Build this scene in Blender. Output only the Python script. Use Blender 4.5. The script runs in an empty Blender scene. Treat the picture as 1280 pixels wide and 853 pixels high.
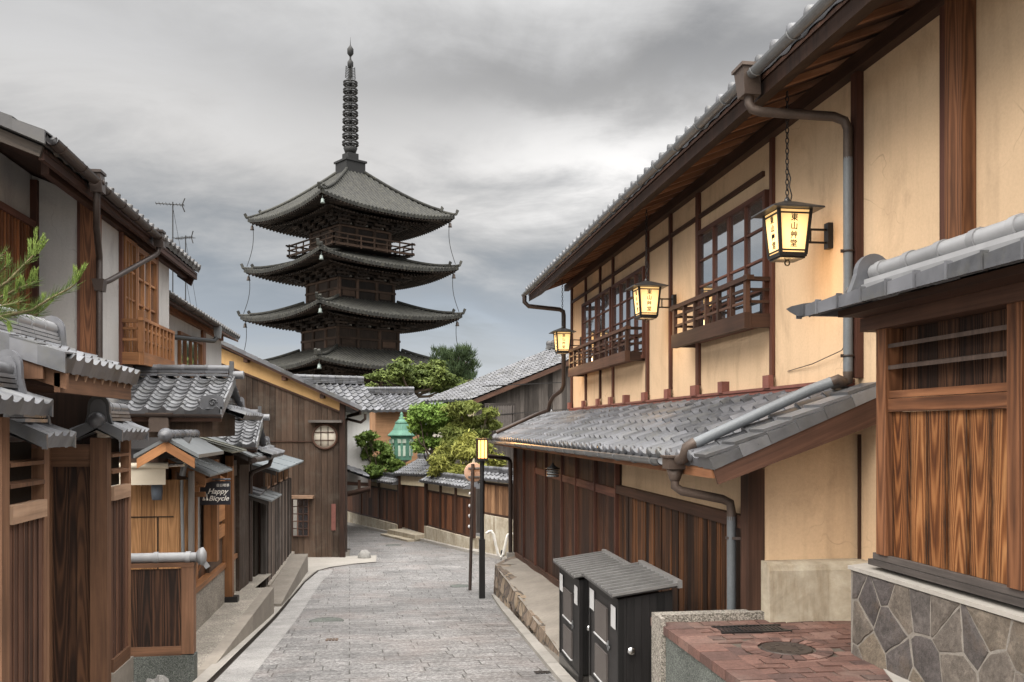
import bpy, math, random
from mathutils import Vector, Matrix
random.seed(7)
V = Vector
R = math.radians
SC = bpy.context.scene
COL = SC.collection

# ---------------------------------------------------------------- camera
F = 1100.0; CX = 640.0; HY = 535.0; EYE = 1.65
TH = math.atan(158 / 1100.0); TS = math.sin(TH); TC = math.cos(TH)
cam_d = bpy.data.cameras.new('camera')
cam = bpy.data.objects.new('camera', cam_d)
COL.objects.link(cam)
cam.location = (0, 0, EYE)
cam.rotation_euler = (R(90), 0, -TH)
cam_d.sensor_width = 36.0
cam_d.lens = 36.0 * F / 1280.0
cam_d.shift_y = (HY - 426.5) / 1280.0
cam_d.clip_start = 0.05
cam_d.clip_end = 4000
SC.camera = cam

# ---------------------------------------------------------------- light
SUN_EL, SUN_ROT = 32, 238
SKY_K = 0.10
SC.view_settings.view_transform = 'Standard'
SC.view_settings.look = 'None'
SC.view_settings.gamma = 1.0
SC.view_settings.use_curve_mapping = False
SC.view_settings.exposure = 0.0
sun_d = bpy.data.lights.new('sun', 'SUN')
sun_d.energy = 1.5
sun_d.angle = R(28)
sun_d.color = (1.0, 0.92, 0.82)
sun = bpy.data.objects.new('sun', sun_d)
COL.objects.link(sun)
# light comes from behind the camera, from the left and above
az = R(SUN_ROT)
sdir = V((math.sin(az) * math.cos(R(SUN_EL)), math.cos(az) * math.cos(R(SUN_EL)), math.sin(R(SUN_EL))))
sun.rotation_euler = sdir.to_track_quat('Z', 'Y').to_euler()
sun.location = (-8, -10, 20)


def N(nt, typ, **kw):
    n = nt.nodes.new(typ)
    for k, v in kw.items():
        if k.startswith('i_'):
            key = k[2:]
            key = int(key) if key.isdigit() else key
            n.inputs[key].default_value = v
        else:
            setattr(n, k, v)
    return n


class G_:
    """small helper for node trees"""
    def __init__(s, nt):
        s.nt = nt
        nt.nodes.clear()

    def n(s, typ, **kw):
        return N(s.nt, typ, **kw)

    def l(s, a, b):
        s.nt.links.new(a, b)

    def put(s, inp, v):
        if hasattr(v, 'is_linked'):
            s.l(v, inp)
        else:
            inp.default_value = v

    def math(s, op, a, b=0.0, c=0.0, clamp=False):
        m = s.n('ShaderNodeMath', operation=op, use_clamp=clamp)
        s.put(m.inputs[0], a); s.put(m.inputs[1], b); s.put(m.inputs[2], c)
        return m.outputs[0]

    def vmul(s, a, b):
        m = s.n('ShaderNodeVectorMath', operation='MULTIPLY')
        s.put(m.inputs[0], a); s.put(m.inputs[1], b)
        return m.outputs[0]

    def vadd(s, a, b):
        m = s.n('ShaderNodeVectorMath', operation='ADD')
        s.put(m.inputs[0], a); s.put(m.inputs[1], b)
        return m.outputs[0]

    def noise(s, vec, scale=1.0, detail=3.0, rough=0.55, dist=0.0):
        m = s.n('ShaderNodeTexNoise')
        s.put(m.inputs['Vector'], vec)
        m.inputs['Scale'].default_value = scale
        m.inputs['Detail'].default_value = detail
        m.inputs['Roughness'].default_value = rough
        m.inputs['Distortion'].default_value = dist
        return m.outputs['Fac']

    def ramp(s, fac, stops, interp='LINEAR'):
        m = s.n('ShaderNodeValToRGB')
        cr = m.color_ramp
        cr.interpolation = interp
        while len(cr.elements) < len(stops):
            cr.elements.new(0.5)
        for e, (p, c) in zip(cr.elements, stops):
            e.position = p
            e.color = c if len(c) == 4 else (*c, 1)
        s.put(m.inputs[0], fac)
        return m.outputs[0]

    def mix(s, fac, a, b, blend='MIX'):
        m = s.n('ShaderNodeMix', data_type='RGBA', blend_type=blend)
        s.put(m.inputs[0], fac)
        for i, v in ((6, a), (7, b)):
            if not hasattr(v, 'is_linked') and len(v) == 3:
                v = (*v, 1)
            s.put(m.inputs[i], v)
        return m.outputs[2]

    def sep(s, vec):
        m = s.n('ShaderNodeSeparateXYZ')
        s.put(m.inputs[0], vec)
        return m.outputs

    def comb(s, x, y, z):
        m = s.n('ShaderNodeCombineXYZ')
        for i, v in enumerate((x, y, z)):
            s.put(m.inputs[i], v)
        return m.outputs[0]


def gray(v):
    return (v, v, v)


# ---------------------------------------------------------------- sky: overcast evening, cloud deck over a Nishita sky
world = bpy.data.worlds.new('World')
SC.world = world
world.use_nodes = True
g = G_(world.node_tree)
out = g.n('ShaderNodeOutputWorld')
bg = g.n('ShaderNodeBackground')
bg.inputs[1].default_value = SKY_K
sky = g.n('ShaderNodeTexSky', sky_type='NISHITA')
sky.sun_disc = False
sky.sun_elevation = R(SUN_EL)
sky.sun_rotation = az
tc = g.n('ShaderNodeTexCoord')
d = tc.outputs['Generated']
x_, y_, z_ = g.sep(d)
zc = g.math('MAXIMUM', z_, 0.0)
den = g.math('ADD', zc, 0.26)
plane = g.comb(g.math('DIVIDE', x_, den), g.math('DIVIDE', y_, den), 0.0)
warp = g.noise(plane, 0.7, 2)
big = g.noise(g.vadd(g.vmul(plane, (1.15, 1.35, 1)), (3.1, 1.7, 0.4)), 1.0, 8, 0.56, 0.5)
fine = g.noise(g.vadd(g.vmul(plane, (1.5, 2.2, 1)), (8.0, 2.0, 5)), 2.0, 8, 0.62, 0.6)
cl = g.math('ADD', g.math('MULTIPLY', big, 0.72), g.math('MULTIPLY', fine, 0.28))
# elevation bands of the cloud deck, shifted by the noise so that they are ragged; tilted towards the right
azm = g.math('DIVIDE', x_, g.math('MAXIMUM', y_, 0.25))
el = g.math('ADD', zc, g.math('MULTIPLY', g.math('SUBTRACT', cl, 0.5), 0.30))
el = g.math('ADD', el, g.math('MULTIPLY', g.math('SUBTRACT', warp, 0.5), 0.10))
band = g.ramp(el, [
    (0.00, (0.56, 0.585, 0.61)),
    (0.07, (0.52, 0.555, 0.59)),
    (0.115, (0.33, 0.375, 0.43)),
    (0.165, (0.30, 0.335, 0.375)),
    (0.215, (0.43, 0.435, 0.44)),
    (0.27, (0.56, 0.55, 0.54)),
    (0.33, (0.54, 0.535, 0.53)),
    (0.39, (0.44, 0.44, 0.445)),
    (0.45, (0.50, 0.50, 0.50)),
    (0.58, (0.62, 0.62, 0.62)),
    (1.0, (1.0, 1.0, 1.0))], 'B_SPLINE')
mod = g.ramp(cl, [(0.32, gray(0.68)), (0.5, gray(1.0)), (0.68, gray(1.28))])
cloud = g.mix(1.0, band, mod, 'MULTIPLY')
cloud = g.mix(1.0, cloud, (1.12, 1.115, 1.11), 'MULTIPLY')


def patch(col, px, py, sa, se, gain):
    """a lighter or darker bank of cloud about one direction"""
    r = V((TC * (px - CX) / F + TS, -TS * (px - CX) / F + TC, (HY - py) / F))
    a0 = r.x / r.y; e0 = r.normalized().z
    da = g.math('MULTIPLY', g.math('SUBTRACT', g.math('ADD', azm, g.math('MULTIPLY', g.math('SUBTRACT', big, 0.5), 0.5)), a0), 1 / sa)
    de = g.math('MULTIPLY', g.math('SUBTRACT', el, e0), 1 / se)
    q = g.math('ADD', g.math('MULTIPLY', da, da), g.math('MULTIPLY', de, de))
    w = g.math('EXPONENT', g.math('MULTIPLY', q, -1.0))
    f = g.math('MULTIPLY_ADD', w, gain, 1.0)
    return g.mix(1.0, col, g.comb(f, f, f), 'MULTIPLY')


cloud = patch(cloud, 770, 195, 0.20, 0.055, 0.75)
cloud = patch(cloud, 760, 100, 0.28, 0.045, -0.34)
cloud = patch(cloud, 150, 210, 0.22, 0.05, 0.10)
cloud = patch(cloud, 60, 60, 0.28, 0.07, 0.18)
cloud = patch(cloud, 540, 400, 0.10, 0.03, 0.28)
# brightness added to the deck overhead and behind the viewer, to light the scene
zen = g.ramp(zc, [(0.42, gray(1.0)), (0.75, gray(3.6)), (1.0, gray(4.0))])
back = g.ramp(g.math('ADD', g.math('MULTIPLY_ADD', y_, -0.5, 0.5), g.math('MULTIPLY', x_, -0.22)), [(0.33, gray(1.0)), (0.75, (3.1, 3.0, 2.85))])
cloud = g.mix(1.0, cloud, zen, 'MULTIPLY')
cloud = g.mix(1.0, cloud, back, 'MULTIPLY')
cloud = g.mix(1.0, cloud, gray(1.0 / SKY_K), 'MULTIPLY')
cover = g.ramp(cl, [(0.2, gray(0.80)), (0.5, gray(0.97))])
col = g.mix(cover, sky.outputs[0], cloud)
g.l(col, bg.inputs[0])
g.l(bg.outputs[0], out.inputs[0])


# ---------------------------------------------------------------- where the photograph's points lie in the place
def ray(px, py):
    a = (px - CX) / F; b = (HY - py) / F
    return V((TC * a + TS, -TS * a + TC, b))


def atX(px, py, X):
    r = ray(px, py); return r * (X / r.x) + V((0, 0, EYE))


def atY(px, py, Y):
    r = ray(px, py); return r * (Y / r.y) + V((0, 0, EYE))


def ground(Y):
    if Y < 14: return -0.1 * Y
    if Y < 20:
        t = (Y - 14) / 6.0
        return -1.4 - (0.6 * (t - t * t / 2) + 0.09 * t * t)
    return -1.79 - 0.03 * (min(Y, 60) - 20)


def lerp(a, b, t):
    return a + (b - a) * t


# ---------------------------------------------------------------- mesh builder
ORG = {}


class MB:
    def __init__(s):
        s.v = []; s.f = []; s.uv = []; s.m = []; s.r = []; s.sm = []

    def face(s, pts, uv=None, m=0, rnd=None, smooth=False):
        b = len(s.v)
        s.v.extend([tuple(p) for p in pts])
        s.f.append(tuple(range(b, b + len(pts))))
        s.uv.append(uv if uv else [(p[0], p[1] + p[2]) for p in pts])
        s.m.append(m); s.r.append(random.random() if rnd is None else rnd); s.sm.append(smooth)

    def obox(s, c, ax, ay, az, m=0, rnd=None, skip=()):
        """box about c with half-vectors ax, ay, az; texture runs along the longest"""
        c = V(c); A = [V(ax), V(ay), V(az)]
        if A[0].cross(A[1]).dot(A[2]) < 0: A[1] = -A[1]
        L = [a.length for a in A]
        k = L.index(max(L))
        rnd = random.random() if rnd is None else rnd
        off = rnd * 37.0
        U = [a.normalized() if l > 1e-9 else a for a, l in zip(A, L)]
        for i in range(3):
            for sg in (-1, 1):
                if (i, sg) in skip: continue
                j, l = (i + 1) % 3, (i + 2) % 3
                q = [(-1, -1), (1, -1), (1, 1), (-1, 1)]
                if sg < 0: q = q[::-1]
                pts = [c + A[i] * sg + A[j] * a + A[l] * b for a, b in q]
                uv = []
                for p in pts:
                    r = p - c
                    if i == k:
                        uv.append((r.dot(U[j]) * 0.3 + off, r.dot(U[l])))
                    else:
                        o = l if j == k else j
                        uv.append((r.dot(U[k]) + off, r.dot(U[o])))
                s.face(pts, uv, m, rnd)

    def box(s, x0, x1, y0, y1, z0, z1, m=0, rnd=None):
        s.obox(((x0 + x1) / 2, (y0 + y1) / 2, (z0 + z1) / 2), (abs(x1 - x0) / 2, 0, 0),
               (0, abs(y1 - y0) / 2, 0), (0, 0, abs(z1 - z0) / 2), m, rnd)

    def bar(s, p, q, w, h, up=(0, 0, 1), m=0, rnd=None):
        """beam p->q, section w (sideways) x h (along up), centred"""
        p = V(p); q = V(q); d = q - p
        up = V(up)
        if abs(d.normalized().dot(up)) > 0.98: up = V((0, 1, 0))
        side = d.cross(up).normalized(); u = side.cross(d).normalized()
        s.obox((p + q) / 2, d / 2, side * (w / 2), u * (h / 2), m, rnd)

    def tube(s, pts, r, n=8, m=0, caps=True, rnd=None, closed=False):
        pts = [V(p) for p in pts]
        rs = r if isinstance(r, (list, tuple)) else [r] * len(pts)
        rnd = random.random() if rnd is None else rnd
        rings = []; prev = None; dist = 0; ds = []
        for i, p in enumerate(pts):
            a = pts[max(i - 1, 0)]; b = pts[min(i + 1, len(pts) - 1)]
            t = (b - a).normalized()
            if prev is None:
                ref = V((0, 0, 1)) if abs(t.z) < 0.9 else V((1, 0, 0))
                u = t.cross(ref).normalized()
            else:
                u = (prev - t * prev.dot(t)).normalized()
            prev = u; w = t.cross(u)
            rings.append([p + (u * math.cos(2 * math.pi * k / n) + w * math.sin(2 * math.pi * k / n)) * rs[i] for k in range(n)])
            if i: dist += (p - pts[i - 1]).length
            ds.append(dist)
        b = len(s.v)
        for ring in rings: s.v.extend([tuple(p) for p in ring])
        for i in range(len(rings) - 1):
            for k in range(n):
                k2 = (k + 1) % n
                s.f.append((b + i * n + k2, b + i * n + k, b + (i + 1) * n + k, b + (i + 1) * n + k2))
                s.uv.append([(ds[i], (k + 1) / n * .2), (ds[i], k / n * .2), (ds[i + 1], k / n * .2), (ds[i + 1], (k + 1) / n * .2)])
                s.m.append(m); s.r.append(rnd); s.sm.append(True)
        if caps:
            s.face(rings[0], None, m, rnd); s.face(rings[-1][::-1], None, m, rnd)

    def lathe(s, c, prof, n=16, m=0, axis=(0, 0, 1), smooth=True, rnd=None, a0=0.0):
        """prof: list of (radius, height along axis)"""
        c = V(c); ax = V(axis).normalized()
        ref = V((1, 0, 0)) if abs(ax.x) < 0.9 else V((0, 1, 0))
        u = ax.cross(ref).normalized(); w = ax.cross(u)
        rnd = random.random() if rnd is None else rnd
        b = len(s.v)
        for (r, h) in prof:
            for k in range(n):
                a = a0 + 2 * math.pi * k / n
                s.v.append(tuple(c + ax * h + (u * math.cos(a) + w * math.sin(a)) * r))
        for i in range(len(prof) - 1):
            for k in range(n):
                k2 = (k + 1) % n
                s.f.append((b + i * n + k, b + i * n + k2, b + (i + 1) * n + k2, b + (i + 1) * n + k))
                s.uv.append([(prof[i][1], k * .1), (prof[i][1], k * .1 + .1), (prof[i + 1][1], k * .1 + .1), (prof[i + 1][1], k * .1)])
                s.m.append(m); s.r.append(rnd); s.sm.append(smooth)
        for i, fl in ((0, True), (len(prof) - 1, False)):
            if prof[i][0] > 1e-4:
                ring = list(range(b + i * n, b + i * n + n))
                s.f.append(tuple(ring[::-1] if fl else ring))
                s.uv.append([(0, 0)] * n); s.m.append(m); s.r.append(rnd); s.sm.append(False)

    def prism(s, pts, off, m=0, rnd=None, uvdir=None):
        """flat outline pts extruded by vector off; uvdir = grain direction"""
        pts = [V(p) for p in pts]; off = V(off)
        rnd = random.random() if rnd is None else rnd
        nrm = V((0, 0, 0))
        for i in range(len(pts)):
            nrm += (pts[i] - pts[0]).cross(pts[(i + 1) % len(pts)] - pts[0])
        if nrm.dot(off) > 0: pts = pts[::-1]
        d = V(uvdir).normalized() if uvdir else (pts[1] - pts[0]).normalized()
        nn = off.normalized(); e = nn.cross(d)
        uvf = lambda p: (V(p).dot(d) + rnd * 37, V(p).dot(e))
        s.face(pts, [uvf(p) for p in pts], m, rnd)
        q = [p + off for p in pts][::-1]
        s.face(q, [uvf(p) for p in q], m, rnd)
        n = len(pts)
        for i in range(n):
            a, b = pts[i], pts[(i + 1) % n]
            l = (b - a).length
            s.face([b, a, a + off, b + off], [(l + rnd * 37, 0), (rnd * 37, 0), (rnd * 37, off.length), (l + rnd * 37, off.length)], m, rnd)

    def roof(s, A, B, up, tw=0.265, course=0.235, depth=0.045, step=0.03, lip=0.05, m=0, under=0.0, wave='s', ns=8):
        """tiled slope: eave A->B, 'up' to the ridge; real S-tiles in stepped courses"""
        A = V(A); B = V(B); up = V(up)
        e = (B - A); L = e.length; e = e / L
        SL = up.length; un = up / SL
        n = e.cross(un)
        if n.z < 0: n = -n
        nc = max(1, round(L / tw)); nr = max(1, round(SL / course))
        if wave == 's':
            prof = lambda t: (-0.45 * depth * math.sin(math.pi * t / 0.68)) if t < 0.68 else 0.75 * depth * math.sin(math.pi * (t - 0.68) / 0.32)
        elif wave == 'flat':
            prof = lambda t: (0.0 if t < 0.86 else depth * math.sin(math.pi * (t - .86) / .14))
        else:
            prof = lambda t: depth * (math.sin(math.pi * (t - 0.55) / 0.45) if t > 0.55 else -0.25 * math.sin(math.pi * t / 0.55))
        tot = nc * ns
        flip = e.cross(un).dot(n) < 0
        for i in range(nr):
            v0 = SL * i / nr; v1 = min(SL, SL * (i + 1) / nr + 0.02)
            for c in range(nc):
                rnd = random.random()
                jz = random.uniform(-.006, .006)
                b = len(s.v)
                for k in range(ns + 1):
                    t = k / ns
                    h = prof(t) + jz
                    u = (c + t) * L / nc
                    base = A + e * u
                    s.v.append(tuple(base + un * v0 + n * (h + step)))
                    s.v.append(tuple(base + un * v1 + n * h))
                for k in range(ns):
                    f = (b + 2 * k, b + 2 * k + 2, b + 2 * k + 3, b + 2 * k + 1)
                    s.f.append(f[::-1] if flip else f)
                    uvq = [(v0, c + k / ns), (v0, c + (k + 1) / ns), (v1, c + (k + 1) / ns), (v1, c + k / ns)]
                    s.uv.append(uvq[::-1] if flip else uvq)
                    s.m.append(m); s.r.append(rnd); s.sm.append(True)
                # front edge of the tile
                dn = step + 0.012 if i else step + lip
                b2 = len(s.v)
                for k in range(ns + 1):
                    t = k / ns
                    h = prof(t) + jz
                    base = A + e * ((c + t) * L / nc) + un * v0
                    s.v.append(tuple(base + n * (h + step)))
                    s.v.append(tuple(base + n * ((h if i else min(h, 0)) + step - dn)))
                for k in range(ns):
                    f = (b2 + 2 * k + 1, b2 + 2 * k + 3, b2 + 2 * k + 2, b2 + 2 * k)
                    s.f.append(f[::-1] if flip else f)
                    s.uv.append([(v0, c)] * 4); s.m.append(m); s.r.append(rnd); s.sm.append(False)
        # closed underside
        q = [A - n * (lip - .005), B - n * (lip - .005), B + up - n * (lip - .005), A + up - n * (lip - .005)]
        s.face(q if flip else q[::-1], None, m, .5)

    def build(s, name, mats, parent=None, root=None):
        """links the mesh as one object; verts are in world space, origin at the foot of the mesh"""
        mats = mats if isinstance(mats, (list, tuple)) else [mats]
        xs = [v[0] for v in s.v]; ys = [v[1] for v in s.v]; zs = [v[2] for v in s.v]
        o = V(((min(xs) + max(xs)) / 2, (min(ys) + max(ys)) / 2, min(zs)))
        me = bpy.data.meshes.new(name)
        me.from_pydata([(v[0] - o.x, v[1] - o.y, v[2] - o.z) for v in s.v], [], s.f)
        for mt in mats: me.materials.append(mt)
        me.polygons.foreach_set('material_index', s.m)
        me.polygons.foreach_set('use_smooth', s.sm)
        uvl = me.uv_layers.new(name='UVMap')
        flat = [c for fu in s.uv for p in fu for c in p]
        uvl.data.foreach_set('uv', flat)
        at = me.attributes.new('rnd', 'FLOAT', 'FACE')
        at.data.foreach_set('value', s.r)
        me.update()
        ob = bpy.data.objects.new(name, me)
        COL.objects.link(ob)
        if parent is not None:
            ob.parent = parent
            ob.location = o - ORG[parent.name]
        else:
            ob.location = o
        ORG[ob.name] = o
        return ob


def tag(o, label=None, cat=None, group=None, kind=None):
    if label: o['label'] = label
    if cat: o['category'] = cat
    if group: o['group'] = group
    if kind: o['kind'] = kind
    return o


def thing(name, label, cat, loc, group=None):
    o = bpy.data.objects.new(name, None)
    COL.objects.link(o)
    o.location = loc
    o.empty_display_size = 0.2
    ORG[o.name] = V(loc)
    return tag(o, label, cat, group)


def copy_tree(o, parent=None):
    c = o.copy()
    COL.objects.link(c)
    if parent is not None: c.parent = parent
    for ch in list(o.children): copy_tree(ch, c)
    return c


# ---------------------------------------------------------------- materials
def new_mat(name):
    m = bpy.data.materials.new(name)
    m.use_nodes = True
    g = G_(m.node_tree)
    out = g.n('ShaderNodeOutputMaterial')
    p = g.n('ShaderNodeBsdfPrincipled')
    g.l(p.outputs[0], out.inputs[0])
    return m, g, p


def attr(g, name='rnd'):
    return g.n('ShaderNodeAttribute', attribute_name=name).outputs['Fac']


def bump(g, p, h, strength=0.3, dist=0.01):
    b = g.n('ShaderNodeBump')
    b.inputs['Strength'].default_value = strength
    b.inputs['Distance'].default_value = dist
    g.put(b.inputs['Height'], h)
    g.l(b.outputs[0], p.inputs['Normal'])


def wood(name, dark, light, mid=None, rough=0.7, fine=55, var=0.35, ring=0.0, weather=None, spec=0.25, scuff=0.0):
    m, g, p = new_mat(name)
    uv = g.n('ShaderNodeUVMap', uv_map='UVMap').outputs[0]
    rnd = attr(g)
    off = g.comb(g.math('MULTIPLY', rnd, 53.0), g.math('MULTIPLY', rnd, 17.0), 0.0)
    co = g.vadd(uv, off)
    n1 = g.noise(g.vmul(co, (1.3, fine, 1)), 1.0, 5, 0.65)
    n2 = g.noise(g.vmul(co, (0.7, 11, 1)), 1.0, 3, 0.5, 0.3)
    f = g.math('ADD', g.math('MULTIPLY', n1, 0.55), g.math('MULTIPLY', n2, 0.45))
    if ring:
        # cathedral grain: growth rings cut by the face of the plank
        u_, v_, _z = g.sep(uv)
        w = g.noise(g.vmul(co, (0.55, 3.2, 1)), 1.0, 4, 0.55)
        vc = g.math('ADD', v_, g.math('MULTIPLY', g.math('SUBTRACT', rnd, 0.5), 0.07))
        v2 = g.math('MULTIPLY', g.math('MULTIPLY', vc, vc), 2600.0)
        sl = g.math('MULTIPLY', g.math('SUBTRACT', g.math('FRACT', g.math('MULTIPLY', rnd, 7.0)), 0.5), 36.0)
        ph = g.math('ADD', g.math('ADD', v2, g.math('MULTIPLY', w, 26.0)), g.math('MULTIPLY', u_, sl))
        bands = g.math('MULTIPLY_ADD', g.math('SINE', ph), 0.5, 0.5)
        f = g.math('ADD', g.math('MULTIPLY', f, 1 - ring), g.math('MULTIPLY', bands, ring))
    f = g.math('ADD', f, g.math('MULTIPLY', g.math('SUBTRACT', rnd, 0.5), var))
    stops = [(0.28, dark), (0.72, light)] if mid is None else [(0.26, dark), (0.5, mid), (0.76, light)]
    col = g.ramp(f, stops)
    geo = g.n('ShaderNodeNewGeometry').outputs['Position']
    blot = g.noise(g.vmul(geo, (1, 1, 0.55)), 1.6, 5, 0.6)
    col = g.mix(0.75, col, g.ramp(blot, [(0.3, gray(0.62)), (0.65, gray(1.15))]), 'MULTIPLY')
    if weather:
        wf = g.ramp(g.noise(geo, 2.3, 6, 0.7), [(0.5, gray(0)), (0.72, gray(1))])
        col = g.mix(g.math('MULTIPLY', wf, weather[1]), col, weather[0])
    if scuff:
        sf = g.ramp(g.noise(g.vmul(geo, (26, 26, 7)), 1.0, 4, 0.7), [(0.70, gray(0)), (0.76, gray(1))])
        col = g.mix(g.math('MULTIPLY', sf, scuff), col, (0.42, 0.36, 0.30))
    g.l(col, p.inputs['Base Color'])
    p.inputs['Roughness'].default_value = rough
    p.inputs['Specular IOR Level'].default_value = spec
    bump(g, p, f, 0.35, 0.006)
    return m


def plain(name, col, rough=0.6, metal=0.0, var=0.25, scale=5.0, spec=0.4, bmp=0.1, rv=0.3):
    m, g, p = new_mat(name)
    geo = g.n('ShaderNodeNewGeometry').outputs['Position']
    n = g.noise(geo, scale, 6, 0.65)
    n2 = g.noise(geo, scale * 9, 4, 0.6)
    f = g.math('ADD', g.math('MULTIPLY', n, 0.6), g.math('MULTIPLY', n2, 0.4))
    f = g.math('ADD', f, g.math('MULTIPLY', g.math('SUBTRACT', attr(g), 0.5), rv))
    c = V(col)
    g.l(g.ramp(f, [(0.25, tuple(c * (1 - var))), (0.75, tuple(c * (1 + var)))]), p.inputs['Base Color'])
    p.inputs['Roughness'].default_value = rough
    p.inputs['Metallic'].default_value = metal
    p.inputs['Specular IOR Level'].default_value = spec
    if bmp: bump(g, p, n2, bmp, 0.01)
    return m


def plaster(name, col, var=0.10, stain=(0.55, 0.45, 0.34), st=0.25):
    m, g, p = new_mat(name)
    geo = g.n('ShaderNodeNewGeometry').outputs['Position']
    n = g.noise(geo, 1.1, 6, 0.6, 0.4)
    n2 = g.noise(geo, 45, 5, 0.7)
    drip = g.noise(g.vmul(geo, (5, 5, 0.5)), 1.2, 5, 0.65)
    c = V(col)
    cc = g.ramp(n, [(0.25, tuple(c * (1 - var))), (0.75, tuple(c * (1 + var)))])
    cc = g.mix(g.math('MULTIPLY', g.ramp(drip, [(0.5, gray(0)), (0.75, gray(1))]), st), cc, tuple(c * V(stain)[0]))
    cc = g.mix(0.35, cc, g.ramp(n2, [(0.3, gray(0.78)), (0.7, gray(1.12))]), 'MULTIPLY')
    g.l(cc, p.inputs['Base Color'])
    p.inputs['Roughness'].default_value = 0.92
    p.inputs['Specular IOR Level'].default_value = 0.15
    # blotches left by old damp, and trowel marks
    dm = g.ramp(g.noise(g.vmul(geo, (1.6, 1.6, 1.0)), 1.0, 6, 0.7, 0.8), [(0.54, gray(1.0)), (0.66, gray(0.86))])
    cc2 = g.mix(1.0, cc, dm, 'MULTIPLY')
    ck = g.n('ShaderNodeTexVoronoi', feature='DISTANCE_TO_EDGE')
    ckn = g.n('ShaderNodeTexNoise', i_Scale=2.5)
    g.l(geo, ckn.inputs['Vector'])
    g.l(g.vadd(geo, g.vmul(ckn.outputs['Color'], (0.9, 0.9, 0.9))), ck.inputs['Vector']); ck.inputs['Scale'].default_value = 0.75
    crk = g.math('MULTIPLY', g.ramp(ck.outputs['Distance'], [(0.0, gray(1)), (0.006, gray(0))]), g.ramp(n, [(0.5, gray(0)), (0.6, gray(0.55))]))
    cc2 = g.mix(crk, cc2, tuple(c * 0.45))
    g.l(cc2, p.inputs['Base Color'])
    h = g.math('ADD', g.math('MULTIPLY', n2, 0.5), g.noise(geo, 7, 4, 0.6))
    bump(g, p, h, 0.28, 0.012)
    return m


def tilemat(name, col, var=0.4, rough=0.5, spec=0.5, moss=0.0):
    m, g, p = new_mat(name)
    geo = g.n('ShaderNodeNewGeometry').outputs['Position']
    rnd = attr(g)
    n = g.noise(geo, 9, 6, 0.7)
    n2 = g.noise(geo, 1.3, 4, 0.6)
    f = g.math('ADD', g.math('MULTIPLY', n, 0.45), g.math('ADD', g.math('MULTIPLY', n2, 0.15), g.math('MULTIPLY', rnd, 0.42)))
    c = V(col)
    cc = g.ramp(f, [(0.25, tuple(c * (1 - var))), (0.55, tuple(c)), (0.8, tuple(c * (1 + var)))])
    if moss:
        mf = g.ramp(g.noise(geo, 3.2, 6, 0.75), [(0.5, gray(0)), (0.7, gray(1))])
        cc = g.mix(g.math('MULTIPLY', mf, moss), cc, (0.11, 0.105, 0.075))
    g.l(cc, p.inputs['Base Color'])
    g.l(g.ramp(n, [(0.3, gray(rough - .1)), (0.7, gray(rough + .18))]), p.inputs['Roughness'])
    p.inputs['Specular IOR Level'].default_value = spec
    bump(g, p, n, 0.12, 0.008)
    return m


M = {}
M['burnt'] = wood('dark_stained_boards', (0.007, 0.004, 0.003), (0.17, 0.070, 0.027), (0.021, 0.010, 0.006), 0.58, 34, 0.22, scuff=0.4)
M['burnt_red'] = wood('red_brown_boards', (0.009, 0.005, 0.0035), (0.125, 0.050, 0.022), (0.027, 0.0115, 0.0068), 0.55, 36, 0.18, scuff=0.25)
M['far_red'] = wood('rust_brown_boards', (0.03, 0.013, 0.008), (0.15, 0.06, 0.028), (0.08, 0.033, 0.017), 0.7, 30, 0.5)
M['cedar'] = wood('scorched_cedar_planks', (0.018, 0.008, 0.004), (0.40, 0.17, 0.058), (0.165, 0.064, 0.022), 0.5, 38, 0.24, ring=0.30, scuff=0.3)
M['cedar_dark'] = wood('dark_cedar_planks', (0.012, 0.007, 0.005), (0.105, 0.050, 0.026), (0.038, 0.018, 0.011), 0.6, 42, 0.35, ring=0.28)
M['post'] = wood('brown_post_wood', (0.048, 0.021, 0.012), (0.27, 0.120, 0.057), (0.145, 0.061, 0.029), 0.55, 34, 0.25, ring=0.22)
M['gate'] = wood('brown_gate_wood', (0.056, 0.029, 0.018), (0.235, 0.125, 0.073), (0.135, 0.069, 0.039), 0.65, 30, 0.25)
M['gate_panel'] = wood('ribbed_gate_boards', (0.036, 0.018, 0.012), (0.16, 0.080, 0.050), (0.082, 0.040, 0.026), 0.7, 40, 0.4, scuff=0.25)
M['warm'] = wood('orange_brown_timber', (0.11, 0.050, 0.021), (0.38, 0.185, 0.080), (0.23, 0.104, 0.044), 0.55, 30, 0.3)
M['knotty'] = wood('knotty_pine_boards', (0.13, 0.062, 0.024), (0.36, 0.19, 0.085), (0.24, 0.12, 0.05), 0.6, 26, 0.3, ring=0.2)
M['dark'] = wood('dark_brown_timber', (0.018, 0.010, 0.007), (0.10, 0.050, 0.032), (0.048, 0.024, 0.016), 0.6, 40, 0.3)
M['redpost'] = wood('red_brown_timber', (0.038, 0.016, 0.011), (0.155, 0.066, 0.045), (0.085, 0.035, 0.024), 0.6, 40, 0.25)
M['pale'] = wood('pale_bare_timber', (0.17, 0.105, 0.07), (0.42, 0.28, 0.19), (0.29, 0.185, 0.122), 0.7, 26, 0.2)
M['greywood'] = wood('weathered_grey_boards', (0.026, 0.022, 0.020), (0.125, 0.11, 0.10), (0.060, 0.052, 0.047), 0.85, 40, 0.5)
M['brownwall'] = wood('weathered_brown_boards', (0.022, 0.014, 0.010), (0.10, 0.064, 0.045), (0.050, 0.032, 0.022), 0.8, 40, 0.35, weather=((0.10, 0.085, 0.07), 0.5))
M['pagoda'] = wood('dark_old_timber', (0.008, 0.006, 0.005), (0.045, 0.031, 0.023), (0.02, 0.014, 0.011), 0.8, 30, 0.35)
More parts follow.
